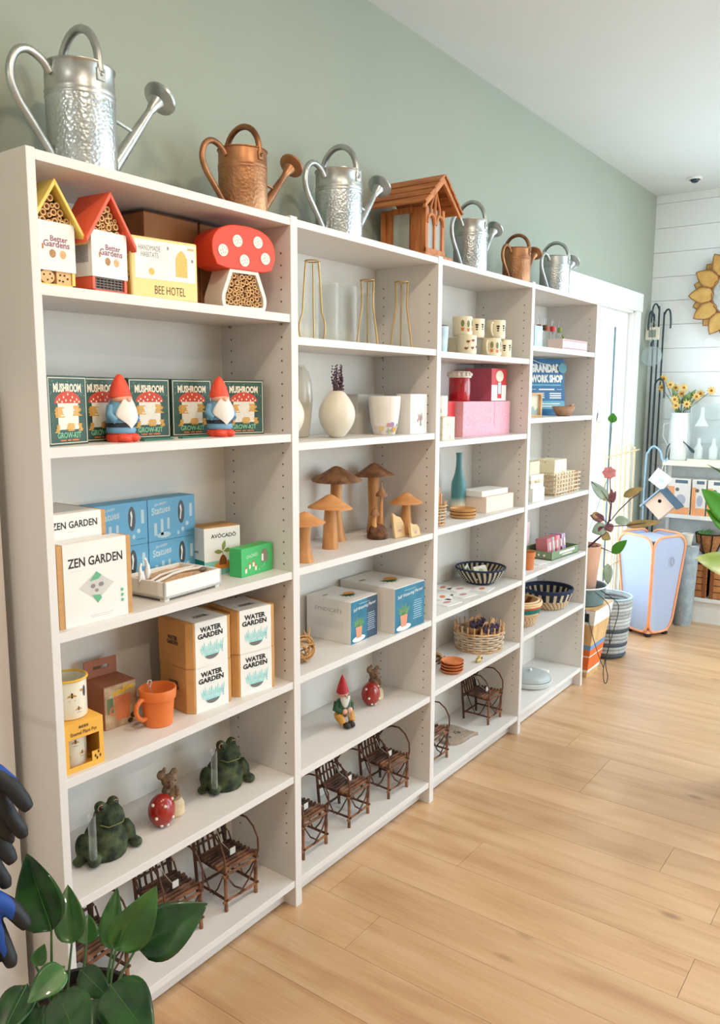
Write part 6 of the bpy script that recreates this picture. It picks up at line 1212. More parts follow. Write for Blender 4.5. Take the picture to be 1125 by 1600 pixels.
frus(.045, .118, .0015).build('orange_band', m_orp, t, smooth=False); frus(.122, .128, .002).build('white_line', m_card, t, smooth=False); frus(.03, .045, .002).build('white_line', m_card, t, smooth=False); frus(.128, .165, .0015).build('orange_band', m_orp, t, smooth=False); frus(.165, .192, .0015).build('blue_band', m_blp, t, smooth=False)
frus(.312, .395, .0015).build('white_frame', m_card, t, smooth=False)
b = MB(); b.box(-.1405, -.1385, -.108, .10, .330, .385); b.build('window', M('dark_window_panel', (26, 36, 36), .3), t, smooth=False)
t = thing('metal_bucket', 'grey-green metal bucket with white rim on the pine box', 'bucket', (3.362, -.172, .401)); b = MB(); b.lathe([(.120, 0), (.128, .005), (.140, .098), (.146, .102), (.138, .100), (.126, .02)], 32); b.build('body', M('slate_enamel', (98, 122, 124), .45, var=.08), t, angle=.6); b = MB(); b.tube([(.145*math.cos(2*PI*i/36), .145*math.sin(2*PI*i/36), .103) for i in range(36)], .004, 8, closed=True); b.build('rim', m_trim, t)
b = MB(); b.prism([(-.014, .045), (.014, .045), (.016, .08), (-.016, .08)], -.003, 0); o = b.build('white_label', m_card, t, (-.128, -.062, 0), (0, 0, math.radians(-66)), smooth=False)
t = thing('flower_pot', 'tall pinkish clay pot standing in the bucket', 'pot', (3.362, -.172, .4235)); b = MB(); b.lathe([(.072, 0), (.076, .004), (.106, .300), (.108, .305), (.100, .304), (.090, .25)], 32); b.build('body', M('pink_clay', (216, 168, 140), .8, var=.03, scale=10), t, angle=.8); b = MB(); b.lathe([(.096, .285), (.0, .288)], 24, close_bottom=False); b.build('soil', m_bark, t)
t = thing('pink_flowering_plant', 'wine-stemmed plant with a pink flower in the clay pot', 'plant', (3.362, -.172, .712)); O = Vector((3.362, -.172, .712))
def Q(x, y, z): return Vector((x, y, z))-O
for pts, r_ in (([(3.362, -.200, .71), (3.36, -.290, .80), (3.36, -.318, .88), (3.36, -.323, .97)], .006), ([(3.36, -.323, .97), (3.36, -.315, 1.05), (3.36, -.307, 1.12)], .003), ([(3.36, -.321, .87), (3.37, -.36, .93), (3.38, -.42, 1.00), (3.38, -.46, 1.03)], .003), ([(3.36, -.323, .96), (3.36, -.27, 1.03), (3.36, -.21, 1.08)], .003), ([(3.36, -.31, .86), (3.36, -.26, .89)], .003), ([(3.36, -.30, .84), (3.37, -.40, .855), (3.38, -.56, .89)], .003), ([(3.365, -.175, .71), (3.38, -.29, 1.1), (3.38, -.300, 1.43)], .0019), ([(3.36, -.25, .73), (3.37, -.34, .70), (3.37, -.36, .71)], .003)):
    b = MB(); b.tube([Q(*p_) for p_ in pts], r_, 6); b.build('stem', m_stem2 if r_ != .0019 else m_gst2, t)
X = 3.36; m_pkp = M('rose_petal', (230, 130, 136), .55, rgb2=(238, 160, 160), scale=20)
for (b0, t0, w, m) in (((X, -.312, .981), (X, -.200, 1.085), .06, m_pgl), ((X, -.304, .998), (X, -.250, 1.022), .04, m_olvl), ((3.38, -.379, 1.010), (3.38, -.485, 1.066), .045, m_olvl), ((X, -.292, .878), (X, -.206, .895), .05, m_purl), ((X, -.304, .844), (X, -.222, .800), .075, m_pgl), ((X, -.344, .883), (X, -.435, .880), .05, m_pgl), ((3.38, -.398, .853), (3.38, -.590, .892), .045, m_olvl), ((3.32, -.353, .705), (3.32, -.432, .787), .055, m_brg), ((3.33, -.332, .645), (3.33, -.336, .525), .055, m_pgl), ((X, -.323, .97), (X, -.345, 1.04), .03, m_purl), ((X, -.323, .97), (X, -.322, 1.05), .03, m_purl), ((X, -.29, .84), (X, -.27, .79), .05, m_purl), ((X, -.31, .86), (X, -.33, .81), .05, m_purl), ((X, -.28, .80), (X, -.33, .77), .05, m_olvl), ((3.38, -.300, 1.40), (3.38, -.303, 1.455), .05, m_brg), ((X, -.26, .89), (X, -.22, .91), .04, m_olvl)):
    leaf(t, Q(*b0), Q(*t0), w, m, (-1, -.2, .25), .2, .04, 8, 4)
for k in range(7):
    a = 2*PI*k/7; c = Q(X, -.307, 1.135); leaf(t, c, c+Vector((-.012, .042*math.cos(a), .036*math.sin(a))), .042, m_pkp, (-1, 0, .2), -.2, .05, 6, 4, 'petal')
# black cord
b = MB(); P_ = lambda l: smooth_path([Vector(p) for p in l], 4)
b.tube(P_([(3.235, -.30, .500), (3.225, -.383, .442), (3.225, -.390, .34), (3.225, -.395, .22), (3.225, -.376, .139), (3.225, -.370, .066), (3.225, -.378, .014), (3.225, -.390, .014), (3.225, -.395, .053), (3.225, -.380, .139), (3.225, -.412, .30), (3.225, -.432, .40), (3.225, -.425, .465), (3.24, -.33, .512)]), .0022, 6)
b.tube(P_([(3.216, -.20, .47), (3.21, -.255, .41), (3.21, -.33, .20), (3.215, -.372, .10)]), .0022, 6); tag(b.build('black_cord', M('black_cord', (44, 44, 46), .6)), 'thin black cord hanging in a loop beside the bucket', 'cord')
# grey banded basket
t = thing('rope_planter', 'grey ribbed planter basket with darker bands near its foot', 'planter', (3.745, -.205, 0)); m_rp = [M('rope_grey', (148, 150, 150), .8, rgb2=(178, 178, 174), scale=60, stretch=(3, 3, .5)), M('rope_dark', (70, 76, 84), .8, var=.1), M('rope_light', (186, 188, 186), .8, var=.06)]
for j in range(16):
    u = (j+.5)/16; r_ = .102+.030*u; b = MB(); b.tube([(r_*math.cos(2*PI*i/36), r_*math.sin(2*PI*i/36), .012+.345*u) for i in range(36)], .0125, 8, closed=True); b.build('rib', m_rp[1] if j in (0, 3, 7) else m_rp[2] if j in (13, 9, 10) else m_rp[0], t)
b = MB(); b.lathe([(.10, .002), (.10, .012)], 28, close_top=True); b.build('base', m_rp[1], t); b = MB(); b.lathe([(.124, .31), (0, .312)], 28, close_bottom=False); b.build('lining', M('navy_lining', (30, 50, 70), .8), t); b = MB(); b.tube([(.134*math.cos(2*PI*i/36), .134*math.sin(2*PI*i/36), .366) for i in range(36)], .006, 8, closed=True); b.build('rim', M('pale_blue_rim', (176, 200, 208), .6), t)
# pop-up mesh hamper with orange trim
t = thing('mesh_hamper', 'translucent pop-up mesh hamper with orange piping', 'hamper', (4.352, -.268, .0), math.radians(-26)); m_mesh = glass('pale_mesh', (196, 208, 232), .62, .5); m_opip = M('orange_piping', (240, 160, 112), .5); hs, hh = .152, .655
def rrect(w, h, r, n=5):
    o = []
    for (cx, cz, a0) in ((w-r, r, -90), (w-r, h-r, 0), (-w+r, h-r, 90), (-w+r, r, 180)):
        for i in range(n+1): a = math.radians(a0+90*i/n); o.append((cx+r*math.cos(a), cz+r*math.sin(a)))
    return o
def tap(z_): return .62+.38*min(1, max(0, z_/hh))**.7
for k in range(4):
    R4 = Matrix.Rotation(k*PI/2, 4, 'Z'); pl = rrect(hs-.004, hh-.02, .085); K = len(pl)
    b = MB(); v3 = [(x*tap(z_), -hs*tap(z_), z_+.03) for x, z_ in pl]; b._add([R4 @ Vector(q) for q in v3]+[R4 @ Vector((q[0], q[1]+.003, q[2])) for q in v3], [list(range(K)), [K+i for i in range(K)][::-1]]+[[i, K+i, K+(i+1) % K, (i+1) % K] for i in range(K)]); o = b.build('mesh_panel', m_mesh, t, smooth=False)
    b = MB(); b.tube([R4 @ Vector(q) for q in v3], .0085, 8, closed=True); b.build('piping', m_opip, o)
    b = MB(); b.ball(R4 @ Vector((-hs*.5, -hs*.5, .012)), (.024, .024, .012), 10, 6); b.build('foot', m_dark, t)
q_ = hs*.62; b = MB(); b.box(-q_, q_, -q_, q_, .020, .050); lab(b.build('base_panel', M('peach_base', (240, 186, 150), .6), t, bevel=.01), 'peach base panel')
b = MB(); b.box(-hs+.02, hs-.02, -hs+.02, hs-.02, hh-.02, hh-.014); b.build('lid', m_mesh, t, smooth=False)
b = MB(); b.tube([R4 @ Vector((.05*math.cos(2*PI*i/20)*.3+.03, -hs*.97, .50+.028*math.sin(2*PI*i/20))) for R4 in [Matrix.Rotation(0, 4, 'Z')] for i in range(20)], .002, 5, closed=True); b.build('logo_ring', m_inkg, t)
# tall planters
t = thing('tall_planter', 'tall pale grey embossed planter at the foot of the far unit', 'planter', (4.690, -.405, 0)); b = MB(); b.lathe([(.052, 0), (.056, .006), (.070, .30), (.080, .555), (.074, .555), (.05, .1)], 28); b.build('body', M('embossed_zinc', (170, 184, 190), .55, rgb2=(146, 160, 168), scale=26, bump=.5, bscale=60), t); b = MB(); b.tube([(.079*math.cos(2*PI*i/28), .079*math.sin(2*PI*i/28), .556) for i in range(28)], .005, 6, closed=True); b.build('rim', m_galv, t)
t = thing('dark_rope_planter', 'dark ribbed basket squeezed between hamper and tall planter', 'planter', (4.640, -.275, 0))
for j in range(18): u = (j+.5)/18; r_ = .05+.018*u; b = MB(); b.tube([(r_*math.cos(2*PI*i/28), r_*math.sin(2*PI*i/28), .016+.50*u) for i in range(28)], .0155, 8, closed=True); b.build('rib', m_rp[1] if j % 3 else m_rp[0], t)
b = MB(); b.lathe([(.046, .001), (.046, .012)], 20, close_top=True); b.build('base', m_rp[1], t)
t = thing('white_cup', 'pale tapered vase standing in the tall planter', 'vase', (4.690, -.405, .42)); b = MB(); b.lathe([(.022, 0), (.026, .12), (.038, .205), (.035, .205), (.02, .1)], 22); b.build('body', m_egg, t); b = MB(); b.tube([(.037*math.cos(2*PI*i/22), .037*math.sin(2*PI*i/22), .206) for i in range(22)], .003, 6, closed=True); b.build('rim', m_trim, t)
# far unit against the shiplap wall
t = thing('display_unit', 'white open display unit against the shiplap wall', 'shelf unit', (4.79, -.20, 0)); m_ut = M('cream_top', (240, 234, 214), .5)
for (z0, z1, m) in ((1.072, 1.108, m_ut), (.712, .738, m_trim), (.452, .472, m_trim), (.150, .175, m_trim)): b = MB(); b.box(.0 if z0 < 1.07 else -.012, .16, -1.5, 0 if z0 < 1.07 else .012, z0, z1); b.build('shelf', m, t, smooth=False, bevel=.002)
b = MB(); b.box(.02, .16, -1.5, 0, 0, .150); b.build('plinth', m_trim, t, smooth=False)
b = MB(); b.box(.135, .16, -1.5, 0, .175, 1.07); b.build('back_panel', M('unit_back', (196, 204, 206), .6), t, smooth=False)
b = MB(); b.box(.0, .16, -1.525, -1.5, 0, 1.072); b.build('side_panel', m_trim, t, smooth=False)
b = MB(); b.box(.11, .135, -.02, 0, .175, 1.072); b.build('post', m_trim, t, smooth=False)
# flower jug
t = thing('enamel_jug', 'white enamel jug of yellow flowers', 'jug', (4.862, -.268, 1.1085)); b = MB(); b.lathe([(.062, 0), (.066, .005), (.070, .15), (.066, .25), (.060, .30), (.066, .322), (.062, .322), (.055, .29), (.06, .05)], 30); b.build('body', M('white_enamel', (232, 236, 232), .3, var=.01), t, angle=.9); b = MB(); b.tube([(.0, .066, .25), (0, .105, .24), (0, .11, .16), (0, .068, .09)], .006, 8); b.build('handle', M('white_enamel', (232, 236, 232), .3), t)
rr = random.Random(12); t = thing('yellow_bouquet', 'bouquet of yellow daisy-like flowers in the enamel jug', 'flowers', (4.862, -.268, 1.16)); m_yp = M('yellow_petal', (240, 196, 96), .6, rgb2=(246, 214, 140), scale=30); m_yc = M('flower_eye', (150, 96, 40), .7)
for (dy, dz_, dx) in ((.125, .50, 0), (.07, .46, -.03), (.045, .44, .02), (-.02, .44, -.03), (.03, .36, -.05), (.02, .32, -.05), (-.05, .33, -.05), (-.10, .38, -.01), (-.115, .40, .03), (.135, .44, 0), (-.19, .42, 0), (.0, .40, .0)):
    c = Vector((dx, dy, dz_)); b = MB(); b.tube([(dx*.1, dy*.1, .02), (dx*.2, dy*.15, .28), c], .0022, 5); s_ = b.build('stalk', m_gst2, t)
    b = MB(); n = 9; vs = [tuple(c)]; fs = []
    for k in range(n*2): a = 2*PI*k/(n*2); q = .034 if k % 2 == 0 else .018; vs.append((c.x-.010*(k % 2 == 0), c.y+q*math.cos(a), c.z+q*math.sin(a)))
    fs = [[0, 1+k, 1+(k+1) % (2*n)] for k in range(2*n)]; b._add(vs, fs); o = b.build('flower', m_yp, t); md = o.modifiers.new('s', 'SOLIDIFY'); md.thickness = .003
    b = MB(); b.ball(c+Vector((-.006, 0, 0)), (.006, .009, .009), 8, 6); b.build('flower_eye', m_yc, o)
for k in range(10): y_, z_ = rr.uniform(-.08, .06), rr.uniform(.30, .42); leaf(t, (0, y_*.6, z_-.05), (rr.uniform(-.04, .01), y_+rr.uniform(-.03, .03), z_+.02), .03, M('sage_leaf', (124, 150, 90), .6), (-1, 0, 0), .1, .05, 6, 2)
t = thing('bottle_light_box', 'pale translucent display case with bottle shapes', 'display case', (4.868, -.338, 1.1085)); b = MB(); b.box(-.05, .06, -.40, 0, 0, .012); b.build('base', m_ut, t, smooth=False); b = MB(); b.box(-.045, .055, -.395, -.003, .012, .385); b.build('case', glass('case_glass', (246, 250, 250), .15, .15), t, smooth=False)
for k in range(4):
    b = MB(); b.lathe([(.026, 0), (.028, .07), (.012, .10), (.011, .135), (.013, .14)], 18, (0, -.06-.095*k, .013 if k % 2 == 0 else .013), close_top=True); lab(b.build('bottle', M('milk_bottle', (240, 240, 234), .3, var=.01), t), 'milky white bottle')
b = MB(); b.lathe([(.02, .22), (.045, .235), (.03, .26), (.012, .30), (.012, .36)], 18, (0, -.07, 0), close_top=True); b.build('lamp_shade', M('milk_bottle', (240, 240, 234), .3), t)
t = thing('wire_hook_bundle', 'dark bent wire plant hooks lying on the display unit', 'hooks', (4.83, -.26, 1.1085)); m_irn = M('dark_iron', (62, 78, 84), .5, .3)
for k in range(3): b = MB(); b.tube(P_([(-.02, .06-.02*k, .0025), (-.02, .05-.02*k, .09), (-.02, .0-.01*k, .135+.01*k), (-.02, -.06, .12), (-.02, -.10-.01*k, .07), (-.02, -.12, .055)]), .0035, 6); b.build('wire', m_irn, t)
# boxes on the middle shelf
m_orb = M('coral_card', (240, 168, 116), .6, var=.04)
for i, (y0, y1) in enumerate(((-.225, -.375), (-.385, -.475), (-.485, -.60))):
    w = y0-y1; t = thing('toy_carton', ['orange and white carton with grey lid, left of three', 'orange and white window carton, middle of three', 'orange and white window carton, right of three'][i], 'box', (4.862, (y0+y1)/2, .7385), 0, 'orange and white cartons'); b = MB(); b.box(-.05, .05, -w/2, w/2, 0, .245); b.build('carton', m_card, t, smooth=False, bevel=.002)
    patch([rect(w*.98, .05, 0, .025)], (-.0506, 0, 0), '-x', m_orb, t, 'orange_band'); patch([rect(w*.3, .14, -w*.34, .12)], (-.0506, 0, 0), '-x', m_orb, t, 'orange_stripe'); patch([ell(w*.22, .038, w*.1, .10, 16)], (-.0508, 0, 0), '-x', M('grey_blue_print', (176, 184, 196), .5), t, 'window'); patch([rect(w*.55, .022, w*.1, .225)], (-.0508, 0, 0), '-x', M('slate_label', (96, 112, 128), .6), t, 'label_print'); patch([ell(.013, .013, -.01, .17)], (-.0510, 0, 0), '-x', m_bowl, t, 'badge_print')
# coco hanging basket
t = thing('coco_basket', 'coco-lined hanging basket with black iron straps', 'basket', (4.868, -.505, .4725)); b = MB(); b.lathe([(.03, .004), (.055, .03), (.075, .08), (.085, .14), (.080, .14), (.06, .06), (0, .05)], 28); b.build('coco_liner', M('coco_fibre', (176, 122, 76), .95, rgb2=(146, 96, 58), scale=60, bump=.5, bscale=150), t); 
for k in range(7): a = 2*PI*k/7; b = MB(); b.tube([((r_+.003)*math.cos(a), (r_+.003)*math.sin(a), z_) for r_, z_ in ((.03, .004), (.055, .03), (.075, .08), (.085, .145))], .0045, 5); b.build('strap', m_dark, t)
for (r_, z_) in ((.088, .143), (.036, .004)): b = MB(); b.tube([(r_*math.cos(2*PI*i/28), r_*math.sin(2*PI*i/28), z_) for i in range(28)], .0045, 6, closed=True); b.build('iron_ring', m_dark, t)
for k in range(5): leaf(t, (-.02, .05, .10), (-.04+.02*k, .06-.02*k, .165+.008*(k % 2)), .035, M('basket_leaf', (96, 150, 84), .6), (-1, 0, .3), .1, .05, 6, 2)
# slatted wooden crates on the bottom shelf
for i in range(2):
    t = thing('slatted_crate', ['brown slatted wooden crate, left of two on the bottom shelf', 'brown slatted wooden crate, right of two on the bottom shelf'][i], 'crate', (4.868, -.415-.23*i, .1755), 0, 'brown slatted crates')
    for k in range(5): b = MB(); b.box(-.058, -.050, -.105, .105, .004+.046*k, .044+.046*k); b.build('slat', M('rust_wood', (178, 112, 62), .7, rgb2=(204, 144, 90), scale=9, stretch=(1, 5, 1)), t, smooth=False)
    for k in range(3): b = MB(); b.box(-.064, -.058, -.100+.09*k, -.080+.09*k, 0, .236); b.build('batten', M('rust_wood_dark', (140, 82, 44), .7, var=.1), t, smooth=False)
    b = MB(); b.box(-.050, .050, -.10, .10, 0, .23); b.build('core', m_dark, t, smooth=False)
# shepherd hooks and hanging bird house
t = thing('shepherd_hook', 'pale blue shepherd hook with a bird house hanging on it', 'plant hook', (4.600, -.130, 0)); m_pbl = M('pale_blue_iron', (150, 184, 202), .45); b = MB(); b.tube(P_([(0, 0, .004), (0, 0, .6), (0, 0, 1.10), (0, -.012, 1.17), (0, -.045, 1.21), (0, -.09, 1.18), (0, -.105, 1.13), (0, -.125, 1.115), (0, -.14, 1.135)]), .007, 8); b.build('rod', m_pbl, t); b = MB(); b.lathe([(.05, 0), (.05, .004)], 20, close_top=True); b.build('foot_plate', m_pbl, t)
t = thing('hanging_bird_house', 'diamond-shaped bird house with blue roof and pink front', 'bird house', (4.560, -.262, .735)); hsz = .068; c0 = Vector((0, 0, .094)); r2 = hsz*math.sqrt(2)
dm = [(0, -r2), (r2, 0), (0, r2), (-r2, 0)]
def diaX(y0_, x0, x1, sc, mat, nm, par): b = MB(); k = len(dm); b._add([(x0, p[0]*sc, c0.z+p[1]*sc) for p in dm]+[(x1, p[0]*sc, c0.z+p[1]*sc) for p in dm], [[0, 1, 2, 3], [7, 6, 5, 4]]+[[i, 4+i, 4+(i+1) % 4, (i+1) % 4] for i in range(4)]); return b.build(nm, mat, par, smooth=False)
diaX(0, -.06, .06, 1.0, M('pinkish_wood', (234, 204, 180), .6, var=.03), 'body', t)
for sgn in (-1, 1):
    b = MB(); u = Vector((0, sgn, -1)).normalized(); n_ = Vector((0, sgn, 1)).normalized(); p0 = Vector((0, 0, c0.z+r2+.004)); L_ = 2*hsz+.03
    vs = []
    for x in (-.085, .075):
        for (a, o_) in ((0, 0), (L_, 0), (L_, .009), (0, .009)): q = p0+u*a+n_*o_; vs.append((x, q.y, q.z))
    b._add(vs, [[0, 1, 2, 3], [7, 6, 5, 4]]+[[i, 4+i, 4+(i+1) % 4, (i+1) % 4] for i in range(4)]); b.build('roof_panel', M('slate_blue_roof', (150, 178, 200), .5) if sgn > 0 else M('navy_roof', (66, 92, 112), .5), t, smooth=False)
b = MB(); b.ball((-.0605, 0, c0.z+.028), (.002, .012, .012), 14, 8); b.build('entrance_hole', m_dark, t); b = MB(); b.tube([(0, 0, c0.z+r2), (0, .02, .30), (.036, .008, .385)], .002, 5); b.build('cord', m_tag, t)
t = thing('paper_bird_house_tag', 'white folded card hanging above the diamond bird house', 'card', (4.545, -.215, .955), 0, None, rot=(math.radians(35), 0, 0)); b = MB(); b.box(-.002, .002, -.058, .058, 0, .105); b.build('card', m_card, t, smooth=False); patch([ell(.02, .014, .01, .05)], (-.0024, 0, 0), '-x', m_pale, t, 'print'); b = MB(); b.tube([(0, 0, .105), (.03, .05, .16)], .0015, 5); b.build('string', m_tag, t)
# tall dark hooks in the corner
for i, (x, y, h_, dx, dy) in enumerate(((4.915, -.040, 2.12, -.9, .1), (4.905, -.075, 2.17, -.5, .35), (4.900, -.110, 2.13, -.3, -.55), (4.86, -.085, 1.66, -.35, -.75))):
    t = thing('garden_hook', ['dark iron garden hook nearest the corner', 'tallest dark iron garden hook in the corner', 'dark iron garden hook with a crook turned right', 'shorter dark iron garden hook with a wide crook'][i], 'plant hook', (x, y, 0), 0, 'dark iron garden hooks'); k_ = .10
    b = MB(); b.tube(P_([(0, 0, .004), (0, 0, h_*.5), (0, 0, h_-.12), (dx*.02*k_*10, dy*.02*k_*10*.5, h_-.03), (dx*.05, dy*.05, h_), (dx*.085, dy*.085, h_-.02), (dx*.10, dy*.10, h_-.08), (dx*.10, dy*.10, h_-.13)]), .0062, 8); b.build('rod', m_irn, t); b = MB(); b.tube([(0, -.02, .006), (0, .02, .006)], .006, 6); b.build('foot_bar', m_irn, t)
t = thing('glass_globe', 'clear glass globe hanging from the dark hooks', 'globe', (4.78, -.075, 1.745)); b = MB(); b.ball((0, 0, .068), .068, 20, 14); b.build('globe', glass('globe_glass', (240, 246, 248), .10), t); b = MB(); b.lathe([(.012, .130), (.012, .15), (.004, .17)], 12, close_top=True); b.build('cap', m_irn, t); b = MB(); b.tube([(0, 0, .17), (.0, .012, .285)], .0015, 5); b.build('wire', m_irn, t)
t = thing('framed_sign', 'small beige sign hanging above the glass globe', 'sign', (4.84, -.055, 1.925)); b = MB(); b.box(-.006, .006, -.045, .045, 0, .085); b.build('board', m_ut, t, smooth=False); patch([rect(.05, .05, 0, .042)], (-.0066, 0, 0), '-x', M('grey_sage_print', (150, 160, 150), .6), t, 'print'); b = MB(); b.tube([(0, -.03, .085), (0, 0, .13), (0, .03, .085)], .0015, 5); b.build('cord', m_tag, t)
# bamboo picket fence by the door
t = thing('bamboo_fence', 'low bamboo picket fence leaning by the glazed door', 'fence', (4.33, -.050, 0)); m_bam = M('bamboo', (226, 204, 164), .6, var=.06)
for k in range(7): x = -.29+.095*k; b = MB(); b.tube([(x, 0, .002), (x, 0, .6), (x+.002, .004, 1.20+.015*(k % 3))], .0075, 8); b.build('picket', m_bam, t)
for z_ in (.45, 1.165): b = MB(); b.tube([(-.33, -.012, z_), (.33, -.012, z_+.015)], .006, 8); b.build('rail', m_bam, t)
# little pot fixed on the door glass
t = thing('window_pot', 'small white pot with a twig fixed beside the glazed door', 'pot', (3.775, -.072, 1.292)); b = MB(); b.lathe([(.026, 0), (.030, .06), (.036, .106), (.033, .106), (.024, .01)], 20); b.build('body', m_pot, t); b = MB(); b.lathe([(.032, .095), (0, .097)], 16, close_bottom=False); b.build('soil', M('pink_gravel', (206, 130, 120), .9), t)
for k in range(3): b = MB(); b.tube([(0, 0, .095), (.01-.012*k, -.006, .15), (.03-.03*k, -.01, .19+.02*(k % 2))], .0018, 5); b.build('twig', m_stem2, t)
b = MB(); b.box(-.012, .012, .030, .072, .06, .075); b.build('bracket', m_trim, t, smooth=False)
# sunflower wall decoration
t = thing('metal_sunflower', 'large yellow metal sunflower mounted on the shiplap wall', 'wall decoration', (4.950, -.560, 2.212)); m_pet = M('sunflower_enamel', (214, 176, 104), .5, rgb2=(200, 152, 78), scale=12); m_pet_e = M('petal_edge', (150, 100, 56), .5)
for ring in range(2):
    for k in range(12):
        a = 2*PI*(k+.5*ring)/12; d_ = Vector((0, math.cos(a), math.sin(a))); r0, r1 = (.14, .300) if ring == 0 else (.14, .280); xo = -.012-.014*(1-ring); ln = Vector((-1, 0, 0))
        o = leaf(t, d_*r0+Vector((xo, 0, 0)), d_*r1+Vector((xo-.018, 0, 0)), .112, m_pet, (-1, 0, 0), .12, .05, 8, 4, 'petal', .72)
        bb = MB(); pts = []
        for sgn in (-1, 1):
            seg = []
            for i in range(9): u = i/8; w = .112/2*math.sin(PI*u**.72)**.85 if 0 < u < 1 else 0; sd = Vector((-1, 0, 0)).cross(d_).normalized(); seg.append(d_*(r0+(r1-r0)*u)+Vector((xo-.018*u-.012*math.sin(PI*u), 0, 0))+sd*(w*sgn))
            bb.tube(seg, .0028, 5)
        bb.build('petal_rim', m_pet_e, o)
b = MB(); b.ball((-.018, 0, 0), (.024, .156, .156), 28, 10); b.build('centre', M('pale_centre', (206, 210, 206), .5, rgb2=(176, 182, 180), scale=40), t); b = MB(); b.tube([(-.024, .157*math.cos(2*PI*i/36), .157*math.sin(2*PI*i/36)) for i in range(36)], .007, 8, closed=True); b.build('centre_ring', m_pet_e, t)
# ceiling sensor
t = thing('ceiling_sensor', 'small dark domed sensor on the ceiling near the far wall', 'sensor', (4.60, -.335, H-.0005)); b = MB(); b.lathe([(.045, 0), (.045, -.006), (.034, -.012)], 24, close_bottom=False); b.build('collar', m_trim, t); b = MB(); b.ball((0, 0, -.012), (.026, .026, .020), 16, 10); b.build('dome', M('smoked_dome', (40, 62, 68), .15), t)

# ================================================================ foreground: leafy plant, gloves, white board
t = thing('display_board', 'white display board standing left of the nearest bookcase', 'board', (-.010, -.150, 0)); b = MB(); b.box(-.70, -.002, 0, .030, 0, 1.55); b.build('panel', m_white, t, smooth=False, bevel=.002); b = MB(); b.box(-.70, -.002, .030, .140, 0, .06); b.build('foot', m_white, t, smooth=False)
hk = thing('peg_hook', 'steel peg hook on the white board holding gloves', 'hook', (-.335, -.150, 1.14)); b = MB(); b.tube([(0, 0, 0), (.002, -.20, .004), (.005, -.46, .010), (.005, -.475, .030)], .004, 8); b.build('rod', m_galv, hk); b = MB(); b.box(-.02, .02, -.003, 0, -.03, .03); b.build('plate', m_galv, hk, smooth=False)
def glove_mat():
    m = bpy.data.materials.new('blue_knit_black_dip'); m.use_nodes = True; nt = m.node_tree; n = nt.nodes; p = n['Principled BSDF']; tc = n.new('ShaderNodeTexCoord'); s_ = n.new('ShaderNodeSeparateXYZ'); nz = n.new('ShaderNodeTexNoise'); nz.inputs['Scale'].default_value = 14
    a = n.new('ShaderNodeMath'); a.operation = 'MULTIPLY_ADD'; a.inputs[1].default_value = 8.0; a.inputs[2].default_value = .36; c = n.new('ShaderNodeMath'); c.operation = 'MULTIPLY_ADD'; c.inputs[1].default_value = 26.0; d = n.new('ShaderNodeMath'); d.operation = 'ADD'; e = n.new('ShaderNodeMath'); e.operation = 'GREATER_THAN'; e.inputs[1].default_value = .32; mx = n.new('ShaderNodeMixRGB'); mx.inputs[1].default_value = lin((14, 18, 24)); mx.inputs[2].default_value = lin((10, 66, 150))
    L = nt.links.new; L(tc.outputs['Object'], s_.inputs[0]); L(tc.outputs['Object'], nz.inputs['Vector']); L(s_.outputs['Z'], a.inputs[0]); L(s_.outputs['Y'], c.inputs[0]); L(a.outputs[0], c.inputs[2]); L(c.outputs[0], d.inputs[0]); L(nz.outputs['Fac'], d.inputs[1]); L(d.outputs[0], e.inputs[0]); L(e.outputs[0], mx.inputs[0]); L(mx.outputs[0], p.inputs['Base Color']); p.inputs['Roughness'].default_value = .55
    w = n.new('ShaderNodeTexNoise'); w.inputs['Scale'].default_value = 380; bp = n.new('ShaderNodeBump'); bp.inputs['Strength'].default_value = .25; bp.inputs['Distance'].default_value = .002; L(tc.outputs['Object'], w.inputs['Vector']); L(w.outputs['Fac'], bp.inputs['Height']); L(bp.outputs['Normal'], p.inputs['Normal']); return m
m_glv = glove_mat()
def glove(label, loc, lean, turn=0, flip=1):
    t = thing('work_glove', label, 'glove', loc, 0, 'blue and black work gloves', rot=(math.radians(0), math.radians(lean), math.radians(-54+turn)))
    f = flip; P = [('t', [(0, 0, .012), (0, 0, -.03), (0, 0, -.07), (0, 0, -.105)], [.030, .031, .037, .036])]
    b = MB()
    def sq(pts, rs):  # flattened hand pieces
        bb = MB(); bb.tube(pts, rs, 14); bb.v = [(x, y*.55, z_) for x, y, z_ in bb.v]; o = len(b.v); b._add(bb.v, bb.f)
    sq([(0, 0, .03), (0, 0, -.03), (0, 0, -.075), (0, 0, -.110)], [.032, .033, .043, .040])
    for (x0, x1, y1, L_, r_) in ((-.031, -.046, .012, .052, .0115), (-.011, -.014, .018, .070, .0125), (.011, .018, .016, .068, .0125), (.030, .046, .006, .056, .012)):
        b.tube([(f*x0, 0, -.098), (f*(x0+x1)/2, y1*.3, -.112-L_*.35), (f*x1, y1, -.112-L_*.8), (f*x1*1.02, y1*1.2, -.112-L_)], [r_*1.05, r_*1.05, r_, r_*.7], 12)
    b.tube([(f*.028, 0, -.045), (f*.052, -.008, -.070), (f*.068, -.012, -.100), (f*.074, -.012, -.114)], [.015, .0145, .013, .009], 12)
    o = b.build('hand', m_glv, t, angle=3.1); md = o.modifiers.new('merge', 'REMESH'); md.mode = 'VOXEL'; md.voxel_size = .0032; md.use_smooth_shade = True; s_ = o.modifiers.new('sm', 'SMOOTH'); s_.iterations = 5
    b = MB(); bb = MB(); bb.lathe([(.033, .025), (.035, .032), (.034, .060), (.030, .060), (.030, .03)], 20, close_bottom=False); b._add([(x, y*.6, z_) for x, y, z_ in bb.v], bb.f); b.build('cuff', M('glove_cuff', (12, 74, 160), .8, bump=.3, bscale=300), t)
    return t
